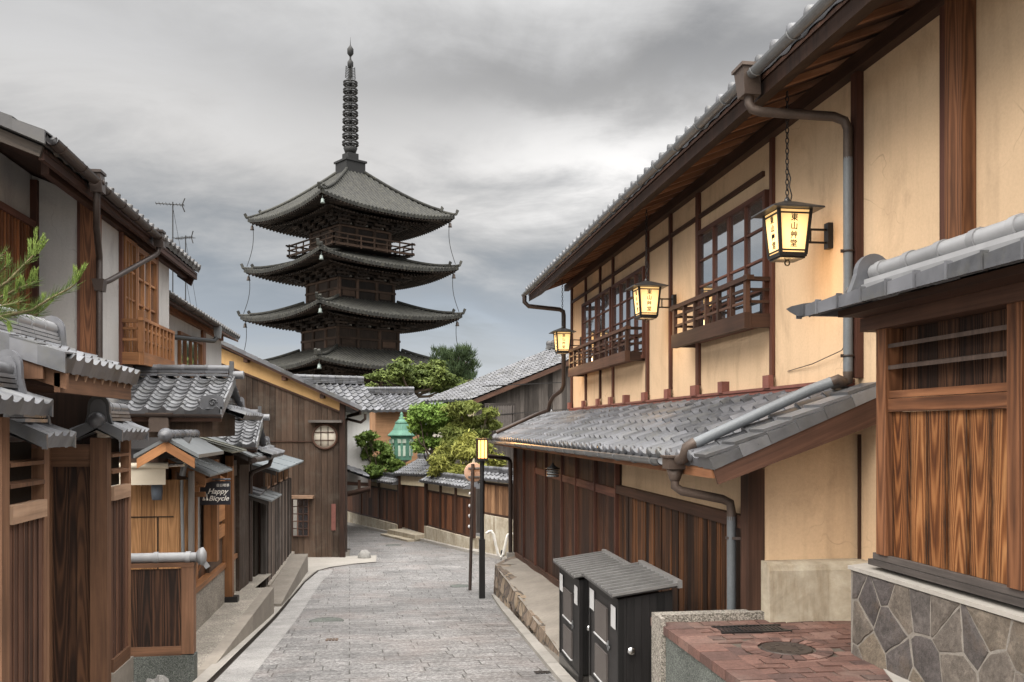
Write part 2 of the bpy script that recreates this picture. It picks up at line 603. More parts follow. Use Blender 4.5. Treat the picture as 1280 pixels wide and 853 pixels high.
M['rafter'] = wood('rafter_timber', (0.10, 0.045, 0.022), (0.34, 0.16, 0.08), (0.20, 0.09, 0.045), 0.6, 40, 0.35)
M['beige'] = plaster('ochre_plaster', (0.565, 0.41, 0.268), 0.10, st=0.36)
M['white'] = plaster('white_plaster', (0.42, 0.41, 0.40), 0.06)
M['yellow'] = plaster('yellow_plaster', (0.58, 0.37, 0.17), 0.08)
M['cream'] = plaster('cream_plaster', (0.62, 0.53, 0.38), 0.08)
M['tile'] = tilemat('grey_clay_tile', (0.082, 0.084, 0.093), 0.62, 0.42, 0.6, 0.35)
M['tile_pale'] = tilemat('silvery_clay_tile', (0.125, 0.127, 0.135), 0.6, 0.36, 0.6, 0.22)
M['tile_old'] = tilemat('old_mossy_tile', (0.115, 0.11, 0.105), 0.5, 0.7, 0.3, 0.6)
M['pag_tile'] = tilemat('old_grey_tile', (0.036, 0.036, 0.033), 0.8, 0.75, 0.2, 0.35)
M['pipe'] = plain('grey_painted_pipe', (0.115, 0.125, 0.135), 0.45, 0.0, 0.25, 6)
M['copper'] = plain('weathered_copper', (0.085, 0.062, 0.05), 0.5, 0.3, 0.35, 8)
M['gutter'] = plain('grey_metal_gutter', (0.17, 0.175, 0.18), 0.4, 0.5, 0.25, 6)
M['gutter_dark'] = plain('dark_brown_gutter', (0.045, 0.032, 0.027), 0.45, 0.2, 0.3, 6)
M['black'] = wood('black_stained_boards', (0.006, 0.006, 0.006), (0.022, 0.020, 0.020), (0.012, 0.011, 0.011), 0.5, 45, 0.3, spec=0.3)
M['blackmetal'] = plain('black_painted_metal', (0.018, 0.017, 0.017), 0.4, 0.2, 0.3, 8)
M['lidmetal'] = plain('dark_ribbed_metal', (0.085, 0.083, 0.082), 0.34, 0.5, 0.3, 9)
M['sheet'] = plain('grey_sheet_metal', (0.16, 0.17, 0.175), 0.45, 0.5, 0.25, 4)
M['sheet_green'] = plain('mossy_sheet_metal', (0.15, 0.15, 0.12), 0.6, 0.2, 0.3, 5)
M['ventgrey'] = plain('grey_vent_panel', (0.075, 0.065, 0.06), 0.6, 0.0, 0.2, 10)
M['sticker'] = plain('white_sticker', (0.42, 0.42, 0.42), 0.5, 0, 0.05, 10)
M['steel'] = plain('bright_steel', (0.6, 0.6, 0.6), 0.25, 1.0, 0.1, 10)
M['concrete'] = plain('grey_concrete', (0.205, 0.183, 0.157), 0.9, 0, 0.3, 2.2, 0.2, 0.25)
M['concrete_pale'] = plain('pale_concrete', (0.27, 0.252, 0.228), 0.88, 0, 0.22, 2.0, 0.2, 0.2)
M['paper'] = plain('cream_paper', (0.62, 0.57, 0.48), 0.8, 0, 0.06, 3, 0.2, 0)
M['awning'] = plain('cream_canvas', (0.52, 0.46, 0.37), 0.9, 0, 0.08, 3, 0.1, 0.05)
M['rust'] = plain('faded_red_paint', (0.16, 0.060, 0.047), 0.65, 0, 0.35, 7)
M['copper_green'] = plain('green_copper', (0.085, 0.20, 0.145), 0.6, 0.1, 0.35, 6)
M['whitehose'] = plain('white_plastic', (0.65, 0.64, 0.6), 0.5, 0, 0.1, 8)
M['signbeige'] = plain('back_of_round_sign', (0.40, 0.27, 0.20), 0.6, 0, 0.12, 8)
M['signblack'] = plain('black_sign_board', (0.015, 0.015, 0.02), 0.5, 0, 0.2, 8)
M['ink'] = plain('black_ink', (0.010, 0.008, 0.006), 0.7, 0, 0.1, 8, 0.2, 0)
M['letter'] = plain('cream_lettering', (0.66, 0.63, 0.58), 0.6, 0, 0.05, 8, 0.2, 0)
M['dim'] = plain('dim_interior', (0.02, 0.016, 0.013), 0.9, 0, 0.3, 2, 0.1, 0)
M['bluegrey'] = plain('blue_grey_plastic', (0.10, 0.12, 0.15), 0.5, 0, 0.15, 8)


def aggregate(name, a, b, sc=110.0):
    m, g, p = new_mat(name)
    geo = g.n('ShaderNodeNewGeometry').outputs['Position']
    vo = g.n('ShaderNodeTexVoronoi')
    g.l(geo, vo.inputs['Vector']); vo.inputs['Scale'].default_value = sc
    r_ = g.sep(vo.outputs['Color'])[0]
    col = g.ramp(r_, [(0.1, a), (0.6, tuple((V(a) + V(b)) / 2)), (1.0, b)])
    n = g.noise(geo, 2.0, 6, 0.65)
    col = g.mix(0.8, col, g.ramp(n, [(0.3, gray(0.65)), (0.7, gray(1.2))]), 'MULTIPLY')
    g.l(col, p.inputs['Base Color'])
    p.inputs['Roughness'].default_value = 0.85
    p.inputs['Specular IOR Level'].default_value = 0.2
    bump(g, p, vo.outputs['Distance'], 0.35, 0.006)
    return m


M['washed'] = aggregate('washed_aggregate', (0.10, 0.09, 0.075), (0.36, 0.33, 0.29))
M['granite_dark'] = aggregate('dark_granite', (0.05, 0.055, 0.05), (0.17, 0.18, 0.165), 160)
M['apron'] = aggregate('worn_aggregate', (0.15, 0.135, 0.115), (0.33, 0.30, 0.26), 80)


def paving(name):
    m, g, p = new_mat(name)
    geo = g.n('ShaderNodeNewGeometry').outputs['Position']
    x_, y_, z_ = g.sep(geo)
    wob = g.noise(geo, 0.5, 2)
    co = g.comb(g.math('ADD', x_, g.math('MULTIPLY', y_, 0.04)), g.math('ADD', y_, g.math('MULTIPLY', wob, 0.10)), 0.0)
    def bricks(c1, c2, mort):
        b = g.n('ShaderNodeTexBrick', offset=0.5, offset_frequency=2, squash=0.72, squash_frequency=3)
        g.l(co, b.inputs['Vector'])
        b.inputs['Color1'].default_value = (*c1, 1); b.inputs['Color2'].default_value = (*c2, 1)
        b.inputs['Mortar'].default_value = (*mort, 1)
        b.inputs['Scale'].default_value = 1.0
        b.inputs['Mortar Size'].default_value = 0.008
        b.inputs['Mortar Smooth'].default_value = 0.3
        b.inputs['Bias'].default_value = 0.0
        b.inputs['Brick Width'].default_value = 0.80
        b.inputs['Row Height'].default_value = 0.27
        return b
    b = bricks((0.142, 0.138, 0.136), (0.192, 0.185, 0.181), (0.070, 0.066, 0.061))
    n = g.noise(geo, 1.1, 6, 0.65)
    sp = g.noise(geo, 38, 5, 0.85)
    pit = g.noise(geo, 24, 3, 0.7)
    col = g.mix(0.85, b.outputs[0], g.ramp(n, [(0.3, gray(0.74)), (0.7, gray(1.2))]), 'MULTIPLY')
    vs = g.n('ShaderNodeTexVoronoi')
    g.l(geo, vs.inputs['Vector']); vs.inputs['Scale'].default_value = 42.0
    col = g.mix(0.9, col, g.ramp(g.sep(vs.outputs['Color'])[0], [(0.0, gray(0.5)), (0.5, gray(1.0)), (1.0, gray(1.55))]), 'MULTIPLY')
    col = g.mix(0.5, col, g.ramp(sp, [(0.36, gray(0.42)), (0.5, gray(1.0)), (0.64, gray(1.7))]), 'MULTIPLY')
    pink = g.ramp(g.noise(geo, 0.9, 3, 0.6), [(0.5, gray(0)), (0.7, gray(0.35))])
    col = g.mix(pink, col, (0.20, 0.16, 0.145))
    g.l(col, p.inputs['Base Color'])
    g.l(g.ramp(n, [(0.3, gray(0.5)), (0.7, gray(0.78))]), p.inputs['Roughness'])
    p.inputs['Specular IOR Level'].default_value = 0.35
    stn = g.ramp(g.noise(g.vmul(geo, (0.8, 0.35, 1)), 1.0, 6, 0.7, 0.6), [(0.50, gray(1.0)), (0.68, gray(0.78))])
    g.l(g.mix(1.0, col, stn, 'MULTIPLY'), p.inputs['Base Color'])
    h = g.math('SUBTRACT', g.math('MULTIPLY', pit, 0.5), g.math('MULTIPLY', b.outputs['Fac'], 1.2))
    bump(g, p, h, 0.75, 0.02)
    return m


M['paving'] = paving('granite_street_slabs')


def brickpave(name, c1, c2, mort, bw, rh, ms=0.006, bstr=0.5):
    m, g, p = new_mat(name)
    geo = g.n('ShaderNodeNewGeometry').outputs['Position']
    b = g.n('ShaderNodeTexBrick', offset=0.5)
    g.l(g.vadd(geo, g.vmul(g.n('ShaderNodeTexNoise', i_Scale=3.0).outputs['Color'], (0.012, 0.012, 0))), b.inputs['Vector'])
    b.inputs['Color1'].default_value = (*c1, 1); b.inputs['Color2'].default_value = (*c2, 1); b.inputs['Mortar'].default_value = (*mort, 1)
    b.inputs['Scale'].default_value = 1.0; b.inputs['Mortar Size'].default_value = ms
    b.inputs['Brick Width'].default_value = bw; b.inputs['Row Height'].default_value = rh
    n = g.noise(geo, 3, 6, 0.7)
    col = g.mix(0.9, b.outputs[0], g.ramp(n, [(0.3, gray(0.6)), (0.7, gray(1.25))]), 'MULTIPLY')
    g.l(col, p.inputs['Base Color'])
    p.inputs['Roughness'].default_value = 0.8
    p.inputs['Specular IOR Level'].default_value = 0.25
    bump(g, p, g.math('SUBTRACT', g.math('MULTIPLY', g.noise(geo, 40, 3), 0.3), b.outputs['Fac']), bstr, 0.01)
    return m


M['brick'] = brickpave('red_brick_paving', (0.10, 0.045, 0.035), (0.175, 0.078, 0.057), (0.085, 0.072, 0.06), 0.22, 0.11, 0.007, 0.8)


def crazy(name):
    """irregular dark stones with pale joints, cut by a Voronoi edge distance"""
    m, g, p = new_mat(name)
    geo = g.n('ShaderNodeNewGeometry').outputs['Position']
    x_, y_, z_ = g.sep(geo)
    co = g.comb(g.math('MULTIPLY', y_, 1.0), g.math('MULTIPLY', z_, 1.0), 0.35)
    ns = g.n('ShaderNodeTexNoise', i_Scale=4.0)
    g.l(geo, ns.inputs['Vector'])
    co = g.vadd(g.vmul(co, (1.0, .8, 1)), g.vmul(ns.outputs['Color'], (0.16, 0.16, 0)))
    v1 = g.n('ShaderNodeTexVoronoi', feature='DISTANCE_TO_EDGE', voronoi_dimensions='2D')
    v2 = g.n('ShaderNodeTexVoronoi', feature='F1', voronoi_dimensions='2D')
    for v in (v1, v2):
        g.l(co, v.inputs['Vector']); v.inputs['Scale'].default_value = 3.3
    joint = g.ramp(v1.outputs['Distance'], [(0.010, gray(1)), (0.026, gray(0))])
    r_ = g.sep(v2.outputs['Color'])
    stone = g.ramp(r_[0], [(0.0, (0.060, 0.057, 0.058)), (0.5, (0.10, 0.092, 0.085)), (1.0, (0.155, 0.125, 0.092))])
    n = g.noise(geo, 9, 6, 0.75)
    stone = g.mix(0.9, stone, g.ramp(n, [(0.3, gray(0.55)), (0.7, gray(1.35))]), 'MULTIPLY')
    col = g.mix(joint, stone, (0.27, 0.245, 0.215))
    g.l(col, p.inputs['Base Color'])
    p.inputs['Roughness'].default_value = 0.85
    p.inputs['Specular IOR Level'].default_value = 0.25
    h = g.math('ADD', g.math('MULTIPLY', g.math('MINIMUM', v1.outputs['Distance'], 0.10), 6.0), g.math('MULTIPLY', n, 0.6))
    bump(g, p, h, 0.7, 0.02)
    return m


M['crazy'] = crazy('crazy_stone_cladding')


def stained_concrete(name):
    m, g, p = new_mat(name)
    geo = g.n('ShaderNodeNewGeometry').outputs['Position']
    n = g.noise(geo, 2.6, 6, 0.7, 0.4)
    n2 = g.noise(geo, 14, 6, 0.7)
    drip = g.noise(g.vmul(geo, (6, 6, 1.0)), 1.0, 5, 0.65)
    col = g.ramp(n, [(0.3, (0.26, 0.22, 0.16)), (0.5, (0.37, 0.325, 0.25)), (0.7, (0.47, 0.43, 0.35))])
    col = g.mix(g.ramp(drip, [(0.52, gray(0)), (0.68, gray(0.7))]), col, (0.20, 0.145, 0.085))
    col = g.mix(0.6, col, g.ramp(n2, [(0.3, gray(0.75)), (0.7, gray(1.15))]), 'MULTIPLY')
    g.l(col, p.inputs['Base Color'])
    p.inputs['Roughness'].default_value = 0.9
    bump(g, p, n2, 0.35, 0.012)
    return m


M['stained'] = stained_concrete('stained_render')


def fieldstone(name, sc=3.2):
    m, g, p = new_mat(name)
    geo = g.n('ShaderNodeNewGeometry').outputs['Position']
    v1 = g.n('ShaderNodeTexVoronoi', feature='DISTANCE_TO_EDGE')
    v2 = g.n('ShaderNodeTexVoronoi', feature='F1')
    for v in (v1, v2):
        g.l(geo, v.inputs['Vector']); v.inputs['Scale'].default_value = sc
    r_ = g.sep(v2.outputs['Color'])
    n = g.noise(geo, 8, 6, 0.7)
    col = g.ramp(r_[0], [(0.0, (0.09, 0.065, 0.05)), (0.6, (0.17, 0.125, 0.09)), (1.0, (0.25, 0.19, 0.13))])
    col = g.mix(0.9, col, g.ramp(n, [(0.3, gray(0.5)), (0.7, gray(1.35))]), 'MULTIPLY')
    col = g.mix(g.ramp(v1.outputs['Distance'], [(0.01, gray(1)), (0.07, gray(0))]), col, (0.05, 0.042, 0.035))
    g.l(col, p.inputs['Base Color'])
    p.inputs['Roughness'].default_value = 0.9
    bump(g, p, g.math('ADD', g.math('MINIMUM', v1.outputs['Distance'], 0.2), g.math('MULTIPLY', n, 0.25)), 0.9, 0.05)
    return m


M['fieldstone'] = fieldstone('rough_field_stone')


def glassy(name, col, rough=0.04, ior=1.6, tint=0.0):
    m, g, p = new_mat(name)
    geo = g.n('ShaderNodeNewGeometry').outputs['Position']
    p.inputs['Base Color'].default_value = (*col, 1)
    p.inputs['Roughness'].default_value = rough
    p.inputs['IOR'].default_value = ior
    p.inputs['Specular IOR Level'].default_value = 0.6
    bump(g, p, g.noise(geo, 2.2, 2), 0.04, 0.02)
    return m


M['glass'] = glassy('window_glass', (0.05, 0.06, 0.07), 0.03, 7.0)
M['glass_pale'] = glassy('pale_reflecting_glass', (0.30, 0.31, 0.32), 0.08, 1.6)  # pale base colour stands in for white reflections in the panes


def glow(name, col, strength, edge=None):
    m, g, p = new_mat(name)
    p.inputs['Base Color'].default_value = (*col, 1)
    p.inputs['Roughness'].default_value = 0.8
    e = (*col, 1)
    geo = g.n('ShaderNodeNewGeometry').outputs['Position']
    n = g.noise(geo, 9, 3)
    g.l(g.mix(1.0, e, g.ramp(n, [(0.3, gray(0.9)), (0.7, gray(1.08))]), 'MULTIPLY'), p.inputs['Emission Color'])
    # the bulb sits low in the shade, so the paper is brightest there
    if edge:
        uv = g.n('ShaderNodeUVMap', uv_map='UVMap').outputs[0]
        vm = g.n('ShaderNodeVectorMath', operation='DISTANCE')
        g.l(uv, vm.inputs[0]); vm.inputs[1].default_value = (0.5, 0.38, 0)
        g.l(g.math('MULTIPLY', g.ramp(vm.outputs['Value'], [(0.0, gray(1.0)), (0.25, gray(0.72)), (0.65, gray(0.36))]), strength), p.inputs['Emission Strength'])
    else:
        p.inputs['Emission Strength'].default_value = strength
    return m


M['lantern'] = glow('lit_lantern_paper', (1.0, 0.63, 0.25), 1.9, True)
M['lamp'] = glow('lit_lamp_glass', (1.0, 0.44, 0.12), 3.6)


def leafmat(name, dark, light, trans=0.25):
    m, g, p = new_mat(name)
    rnd = attr(g)
    geo = g.n('ShaderNodeNewGeometry').outputs['Position']
    n = g.noise(geo, 0.9, 3)
    f = g.math('ADD', g.math('MULTIPLY', rnd, 0.6), g.math('MULTIPLY', n, 0.4))
    col = g.ramp(f, [(0.2, dark), (0.75, light)])
    g.l(col, p.inputs['Base Color'])
    p.inputs['Roughness'].default_value = 0.65
    p.inputs['Specular IOR Level'].default_value = 0.2
    tr = g.n('ShaderNodeBsdfTranslucent')
    g.l(col, tr.inputs[0])
    mx = g.n('ShaderNodeMixShader')
    mx.inputs[0].default_value = trans
    g.l(p.outputs[0], mx.inputs[1]); g.l(tr.outputs[0], mx.inputs[2])
    outn = [n_ for n_ in m.node_tree.nodes if n_.type == 'OUTPUT_MATERIAL'][0]
    g.l(mx.outputs[0], outn.inputs[0])
    return m


M['leaf_mid'] = leafmat('mid_green_leaves', (0.04, 0.075, 0.014), (0.16, 0.225, 0.05))
M['leaf_bright'] = leafmat('bright_green_leaves', (0.055, 0.105, 0.018), (0.20, 0.30, 0.06))
M['leaf_yellow'] = leafmat('yellow_green_leaves', (0.085, 0.098, 0.018), (0.28, 0.28, 0.065))
M['leaf_dark'] = leafmat('dark_green_leaves', (0.022, 0.04, 0.012), (0.06, 0.09, 0.024))
M['needle'] = leafmat('pine_needles', (0.035, 0.068, 0.015), (0.13, 0.18, 0.05), 0.2)
M['needle_dark'] = leafmat('dark_pine_needles', (0.018, 0.033, 0.014), (0.05, 0.075, 0.028), 0.1)
M['bark'] = wood('bark', (0.03, 0.022, 0.016), (0.13, 0.10, 0.075), None, 0.95, 20, 0.3)
M['soil'] = plain('packed_earth', (0.16, 0.145, 0.125), 0.95, 0, 0.3, 0.8, 0.1, 0.3)
M['granite_border'] = aggregate('pale_border_granite', (0.20, 0.195, 0.19), (0.34, 0.33, 0.32), 120)
M['iron'] = plain('dark_cast_iron', (0.055, 0.043, 0.037), 0.55, 0.4, 0.3, 12)
M['brick_edge'] = plain('red_coping_brick', (0.17, 0.072, 0.05), 0.8, 0, 0.4, 14, 0.2, 0.4, 0.9)
M['greysill'] = wood('grey_sill_timber', (0.03, 0.026, 0.024), (0.13, 0.11, 0.10), (0.065, 0.055, 0.05), 0.75, 40, 0.3)
M['slatgrey'] = wood('grey_brown_slat', (0.05, 0.036, 0.03), (0.16, 0.115, 0.095), (0.095, 0.068, 0.056), 0.6, 40, 0.3)
M['skirt'] = plain('brushed_metal_skirt', (0.12, 0.115, 0.11), 0.4, 0.7, 0.25, 6)
M['rust_cover'] = plain('rusty_iron', (0.10, 0.068, 0.05), 0.8, 0.1, 0.35, 12)
M['fieldstone_grey'] = plain('grey_broken_rock', (0.20, 0.195, 0.185), 0.9, 0, 0.45, 9, 0.2, 0.6)
M['warm_dark'] = wood('red_brown_cladding', (0.075, 0.028, 0.013), (0.32, 0.125, 0.05), (0.19, 0.073, 0.031), 0.6, 40, 0.35)
M['tile_dark'] = tilemat('dark_clay_tile', (0.075, 0.073, 0.075), 0.45, 0.55, 0.45, 0.25)
M['weathered_board'] = wood('rain_worn_board', (0.03, 0.026, 0.023), (0.22, 0.18, 0.15), (0.09, 0.072, 0.06), 0.85, 30, 0.3)
M['soffit_red'] = wood('dark_red_soffit', (0.022, 0.011, 0.008), (0.11, 0.050, 0.033), (0.055, 0.025, 0.017), 0.65, 30, 0.3)
M['greybrown'] = wood('grey_brown_boards', (0.03, 0.022, 0.018), (0.15, 0.115, 0.095), (0.075, 0.056, 0.046), 0.85, 40, 0.5, weather=((0.20, 0.17, 0.15), 0.5))
M['sheet_blue'] = plain('blue_grey_sheet_metal', (0.19, 0.215, 0.23), 0.4, 0.4, 0.25, 4)
M['far_light'] = wood('sun_bleached_planks', (0.07, 0.035, 0.018), (0.30, 0.17, 0.09), (0.18, 0.095, 0.05), 0.75, 26, 0.45)
M['white_far'] = plaster('grey_white_render', (0.62, 0.61, 0.60), 0.05)
M['pag_pale'] = plain('worn_white_paint', (0.16, 0.15, 0.135), 0.85, 0, 0.3, 4)
M['pagoda_warm'] = wood('brown_old_timber', (0.02, 0.013, 0.009), (0.085, 0.052, 0.036), (0.045, 0.028, 0.019), 0.8, 24, 0.35)
M['bell'] = plain('green_bronze_bell', (0.16, 0.19, 0.18), 0.5, 0.3, 0.25, 8)
M['pag_bronze'] = plain('dark_bronze', (0.012, 0.012, 0.012), 0.55, 0.3, 0.4, 6)
M['leaf_olive'] = leafmat('olive_green_leaves', (0.05, 0.07, 0.014), (0.20, 0.225, 0.055))
M['needle_fresh'] = leafmat('fresh_pine_shoots', (0.10, 0.155, 0.03), (0.22, 0.29, 0.075), 0.2)
M['bark_young'] = plain('young_pine_twig', (0.13, 0.10, 0.055), 0.8, 0, 0.3, 20)

M['tile_ridge'] = tilemat('pale_ridge_tile', (0.235, 0.237, 0.245), 0.25, 0.38, 0.55)

def stonemat(name):
    """each stone its own tone, pitted face"""
    m, g, p = new_mat(name)
    geo = g.n('ShaderNodeNewGeometry').outputs['Position']
    rnd = attr(g)
    n = g.noise(geo, 7, 7, 0.75); n2 = g.noise(geo, 34, 5, 0.75)
    col = g.ramp(rnd, [(0.0, (0.058, 0.050, 0.049)), (0.45, (0.088, 0.077, 0.071)), (0.8, (0.115, 0.096, 0.078)), (1.0, (0.14, 0.113, 0.085))])
    col = g.mix(0.95, col, g.ramp(n, [(0.28, gray(0.5)), (0.5, gray(1.0)), (0.72, gray(1.5))]), 'MULTIPLY')
    col = g.mix(0.7, col, g.ramp(n2, [(0.32, gray(0.55)), (0.68, gray(1.45))]), 'MULTIPLY')
    rust = g.ramp(g.noise(geo, 2.6, 5, 0.7), [(0.55, gray(0)), (0.72, gray(0.6))])
    col = g.mix(rust, col, (0.12, 0.088, 0.062))
    g.l(col, p.inputs['Base Color'])
    p.inputs['Roughness'].default_value = 0.82
    p.inputs['Specular IOR Level'].default_value = 0.3
    bump(g, p, g.math('ADD', n, g.math('MULTIPLY', n2, 0.5)), 0.7, 0.02)
    return m


M['stone'] = stonemat('dark_split_stone')
M['mortar'] = plain('pale_mortar', (0.215, 0.195, 0.172), 0.95, 0, 0.3, 8, 0.1, 0.4)


def brickmat(name):
    m, g, p = new_mat(name)
    geo = g.n('ShaderNodeNewGeometry').outputs['Position']
    rnd = attr(g)
    n = g.noise(geo, 4, 6, 0.7); n2 = g.noise(geo, 50, 4, 0.75)
    col = g.ramp(rnd, [(0.0, (0.070, 0.044, 0.039)), (0.4, (0.108, 0.059, 0.048)), (0.8, (0.140, 0.076, 0.061)), (1.0, (0.165, 0.102, 0.085))])
    col = g.mix(0.9, col, g.ramp(n, [(0.3, gray(0.6)), (0.7, gray(1.25))]), 'MULTIPLY')
    col = g.mix(0.8, col, g.ramp(n2, [(0.3, gray(0.6)), (0.7, gray(1.35))]), 'MULTIPLY')
    dust = g.ramp(g.noise(geo, 1.7, 6, 0.7), [(0.5, gray(0)), (0.75, gray(0.55))])
    col = g.mix(dust, col, (0.17, 0.135, 0.115))
    g.l(col, p.inputs['Base Color'])
    p.inputs['Roughness'].default_value = 0.8
    p.inputs['Specular IOR Level'].default_value = 0.25
    bump(g, p, n2, 0.4, 0.006)
    return m


M['brick_unit'] = brickmat('worn_red_brick')

M['bed'] = plain('dark_joint_sand', (0.085, 0.072, 0.06), 0.95, 0, 0.35, 12, 0.1, 0.4)


def cedar(name):
    """sawn cedar boards, scorched along both edges, flame figure down the middle"""
    m, g, p = new_mat(name)
    uv = g.n('ShaderNodeUVMap', uv_map='UVMap').outputs[0]
    rnd = attr(g)
    u_, v_, _z = g.sep(uv)
    off = g.comb(g.math('MULTIPLY', rnd, 53.0), g.math('MULTIPLY', rnd, 17.0), 0.0)
    co = g.vadd(uv, off)
    w = g.noise(g.vmul(co, (0.5, 5, 1)), 1.0, 4, 0.55)
    w2 = g.noise(g.vmul(co, (3.0, 26, 1)), 1.0, 4, 0.6)
    vc = g.math('ADD', v_, g.math('MULTIPLY', g.math('SUBTRACT', rnd, 0.5), 0.06))
    sl = g.math('MULTIPLY', g.math('SUBTRACT', g.math('FRACT', g.math('MULTIPLY', rnd, 7.3)), 0.5), 60.0)
    ph = g.math('ADD', g.math('ADD', g.math('MULTIPLY', g.math('MULTIPLY', vc, vc), 3600.0), g.math('MULTIPLY', w, 24.0)), g.math('ADD', g.math('MULTIPLY', u_, sl), g.math('MULTIPLY', w2, 4.0)))
    band = g.math('MULTIPLY_ADD', g.math('SINE', ph), 0.5, 0.5)
    fine = g.noise(g.vmul(co, (1.6, 90, 1)), 1.0, 4, 0.7)
    f = g.math('ADD', g.math('MULTIPLY', band, 0.36), g.math('ADD', g.math('MULTIPLY', fine, 0.46), g.math('MULTIPLY', rnd, 0.18)))
    col = g.ramp(f, [(0.20, (0.045, 0.015, 0.006)), (0.42, (0.125, 0.045, 0.015)), (0.60, (0.215, 0.088, 0.032)), (0.86, (0.36, 0.175, 0.07))])
    # scorch: dark at both edges, wandering inwards here and there
    ed = g.math('ADD', g.math('ABSOLUTE', v_), g.math('MULTIPLY', g.math('SUBTRACT', g.noise(g.vmul(co, (2.2, 3, 1)), 1.0, 5, 0.7), 0.5), 0.075))
    sc = g.ramp(ed, [(0.052, gray(0)), (0.080, gray(0.93))])
    col = g.mix(sc, col, (0.016, 0.008, 0.005))
    geo = g.n('ShaderNodeNewGeometry').outputs['Position']
    col = g.mix(0.6, col, g.ramp(g.noise(geo, 3.0, 5, 0.65), [(0.3, gray(0.6)), (0.7, gray(1.2))]), 'MULTIPLY')
    g.l(col, p.inputs['Base Color'])
    p.inputs['Roughness'].default_value = 0.55
    p.inputs['Specular IOR Level'].default_value = 0.25
    bump(g, p, f, 0.4, 0.006)
    return m


M['cedar'] = cedar('scorched_cedar_boards')
M['pierced'] = plain('pale_green_panels', (0.30, 0.36, 0.30), 0.7, 0, 0.2, 8)

M['leaf_tree'] = leafmat('dull_green_leaves', (0.035, 0.055, 0.012), (0.135, 0.17, 0.042))

M['lidrib'] = plain('lid_rib_highlight', (0.24, 0.235, 0.23), 0.35, 0.5, 0.3, 9)  # pale tone paints the white highlights of the lid ribs into their colour
# ================================================================ the ground, the street and its edges
def strip(name, ys, xl, xr, mat, dz, kind='structure', nx=6):
    mb = MB()
    for i in range(len(ys) - 1):
        for k in range(nx):
            q = []
            for (yy, kk) in ((ys[i], k), (ys[i], k + 1), (ys[i + 1], k + 1), (ys[i + 1], k)):
                x = lerp(xl(yy), xr(yy), kk / nx)
                q.append((x, yy, ground(yy) + dz))
            mb.face(q, None, 0, .5, True)
    return tag(mb.build(name, mat), kind=kind)


def pw(pts):
    def f(y):
        if y <= pts[0][0]: return pts[0][1]
        for (a, b), (c, d_) in zip(pts, pts[1:]):
            if y <= c: return b + (d_ - b) * (y - a) / (c - a)
        return pts[-1][1]
    return f


gy = [-30, -10, -2, 0] + [0.75 * i for i in range(1, 48)] + [40, 50, 60, 100, 200, 500, 1500]
strip('ground', gy, lambda y: -900 if y > 60 else -60, lambda y: 900 if y > 60 else 60, M['soil'], -0.03)
SL = pw([(0, -1.70), (9.2, -1.73), (17.7, -1.82), (20, -1.78), (22.0, -1.62), (22.6, -1.35), (23.2, -0.75), (23.45, -0.2), (23.55, -0.15)])
sy = [-4] + [0.3 * i for i in range(0, 79)]
strip('street', sy, lambda y: SL(y), lambda y: 1.66 if y < 8 else pw([(8, 1.66), (8.5, 1.68), (11.3, 1.80), (17.2, 2.06), (18.5, 2.9), (19.5, 6.0), (23.7, 6.0)])(y), M['paving'], 0.0)
strip('street_bend', [23.4 + 0.4 * i for i in range(0, 45)], lambda y: pw([(23.4, -0.2), (24.6, -0.85), (24.9, -1.0), (27, -1.05), (27.5, -9), (42, -9)])(y), lambda y: pw([(23.4, 7), (25, 6), (30, 5), (42, 4)])(y), M['paving'], 0.003)
# a narrow drain joint and the pale edge stones along it
strip('left_gutter', [0.4 * i for i in range(0, 58)], lambda y: SL(y) - 0.035, lambda y: SL(y) + 0.01, M['dim'], 0.004, nx=1)
strip('left_edge_stones', [0.4 * i for i in range(0, 56)], lambda y: SL(y) - 0.18, lambda y: SL(y) - 0.035, M['concrete_pale'], 0.03, nx=1)
strip('left_border_stones', [0.4 * i for i in range(0, 56)], lambda y: SL(y) + 0.01, lambda y: SL(y) + 0.36, M['granite_border'], 0.004, nx=1)
strip('corner_pavement', [17.5 + 0.3 * i for i in range(0, 26)], lambda y: -3.0, lambda y: min(SL(y) - 0.03, -0.25), M['concrete_pale'], 0.012, nx=2)
kr = pw([(8, 1.66), (8.5, 1.68), (11.3, 1.80), (17.2, 2.06)])
mb = MB()
for i in range(13):
    y0 = 7.0 + i * 0.78; y1 = y0 + 0.77
    z0, z1 = ground(y0), ground(y1)
    mb.prism([(kr(y0), y0, z0 - .1), (kr(y1), y1, z1 - .1), (kr(y1), y1, z1 + .05), (kr(y0), y0, z0 + .05)], (0.13, 0, 0))
tag(mb.build('right_kerb', M['concrete_pale']), kind='structure')

# covers let into the street
def cover(px, py, w, l, mat, name, label, rot=0.0, round_=False):
    # where the sight line meets the street
    y = 6.0
    for _ in range(60):
        p = atY(px, py, y)
        y += (p.z - ground(y)) * 4
    mb = MB()
    if round_:
        mb.lathe((p.x, p.y, ground(p.y) - .02), [(w * .5, 0), (w * .5, .028), (w * .42, .03), (w * .4, .026), (0.0, .026)], 20)
    else:
        s_ = 0.1
        for k in range(4):
            mb.obox((p.x + (k - 1.5) * w / 4, p.y, ground(p.y) + .004), (w / 8 - .004, 0, 0), (0, l / 2, -l / 2 * s_), (0, 0, .004))
    o = mb.build(name, mat)
    tag(o, label, 'drain cover')


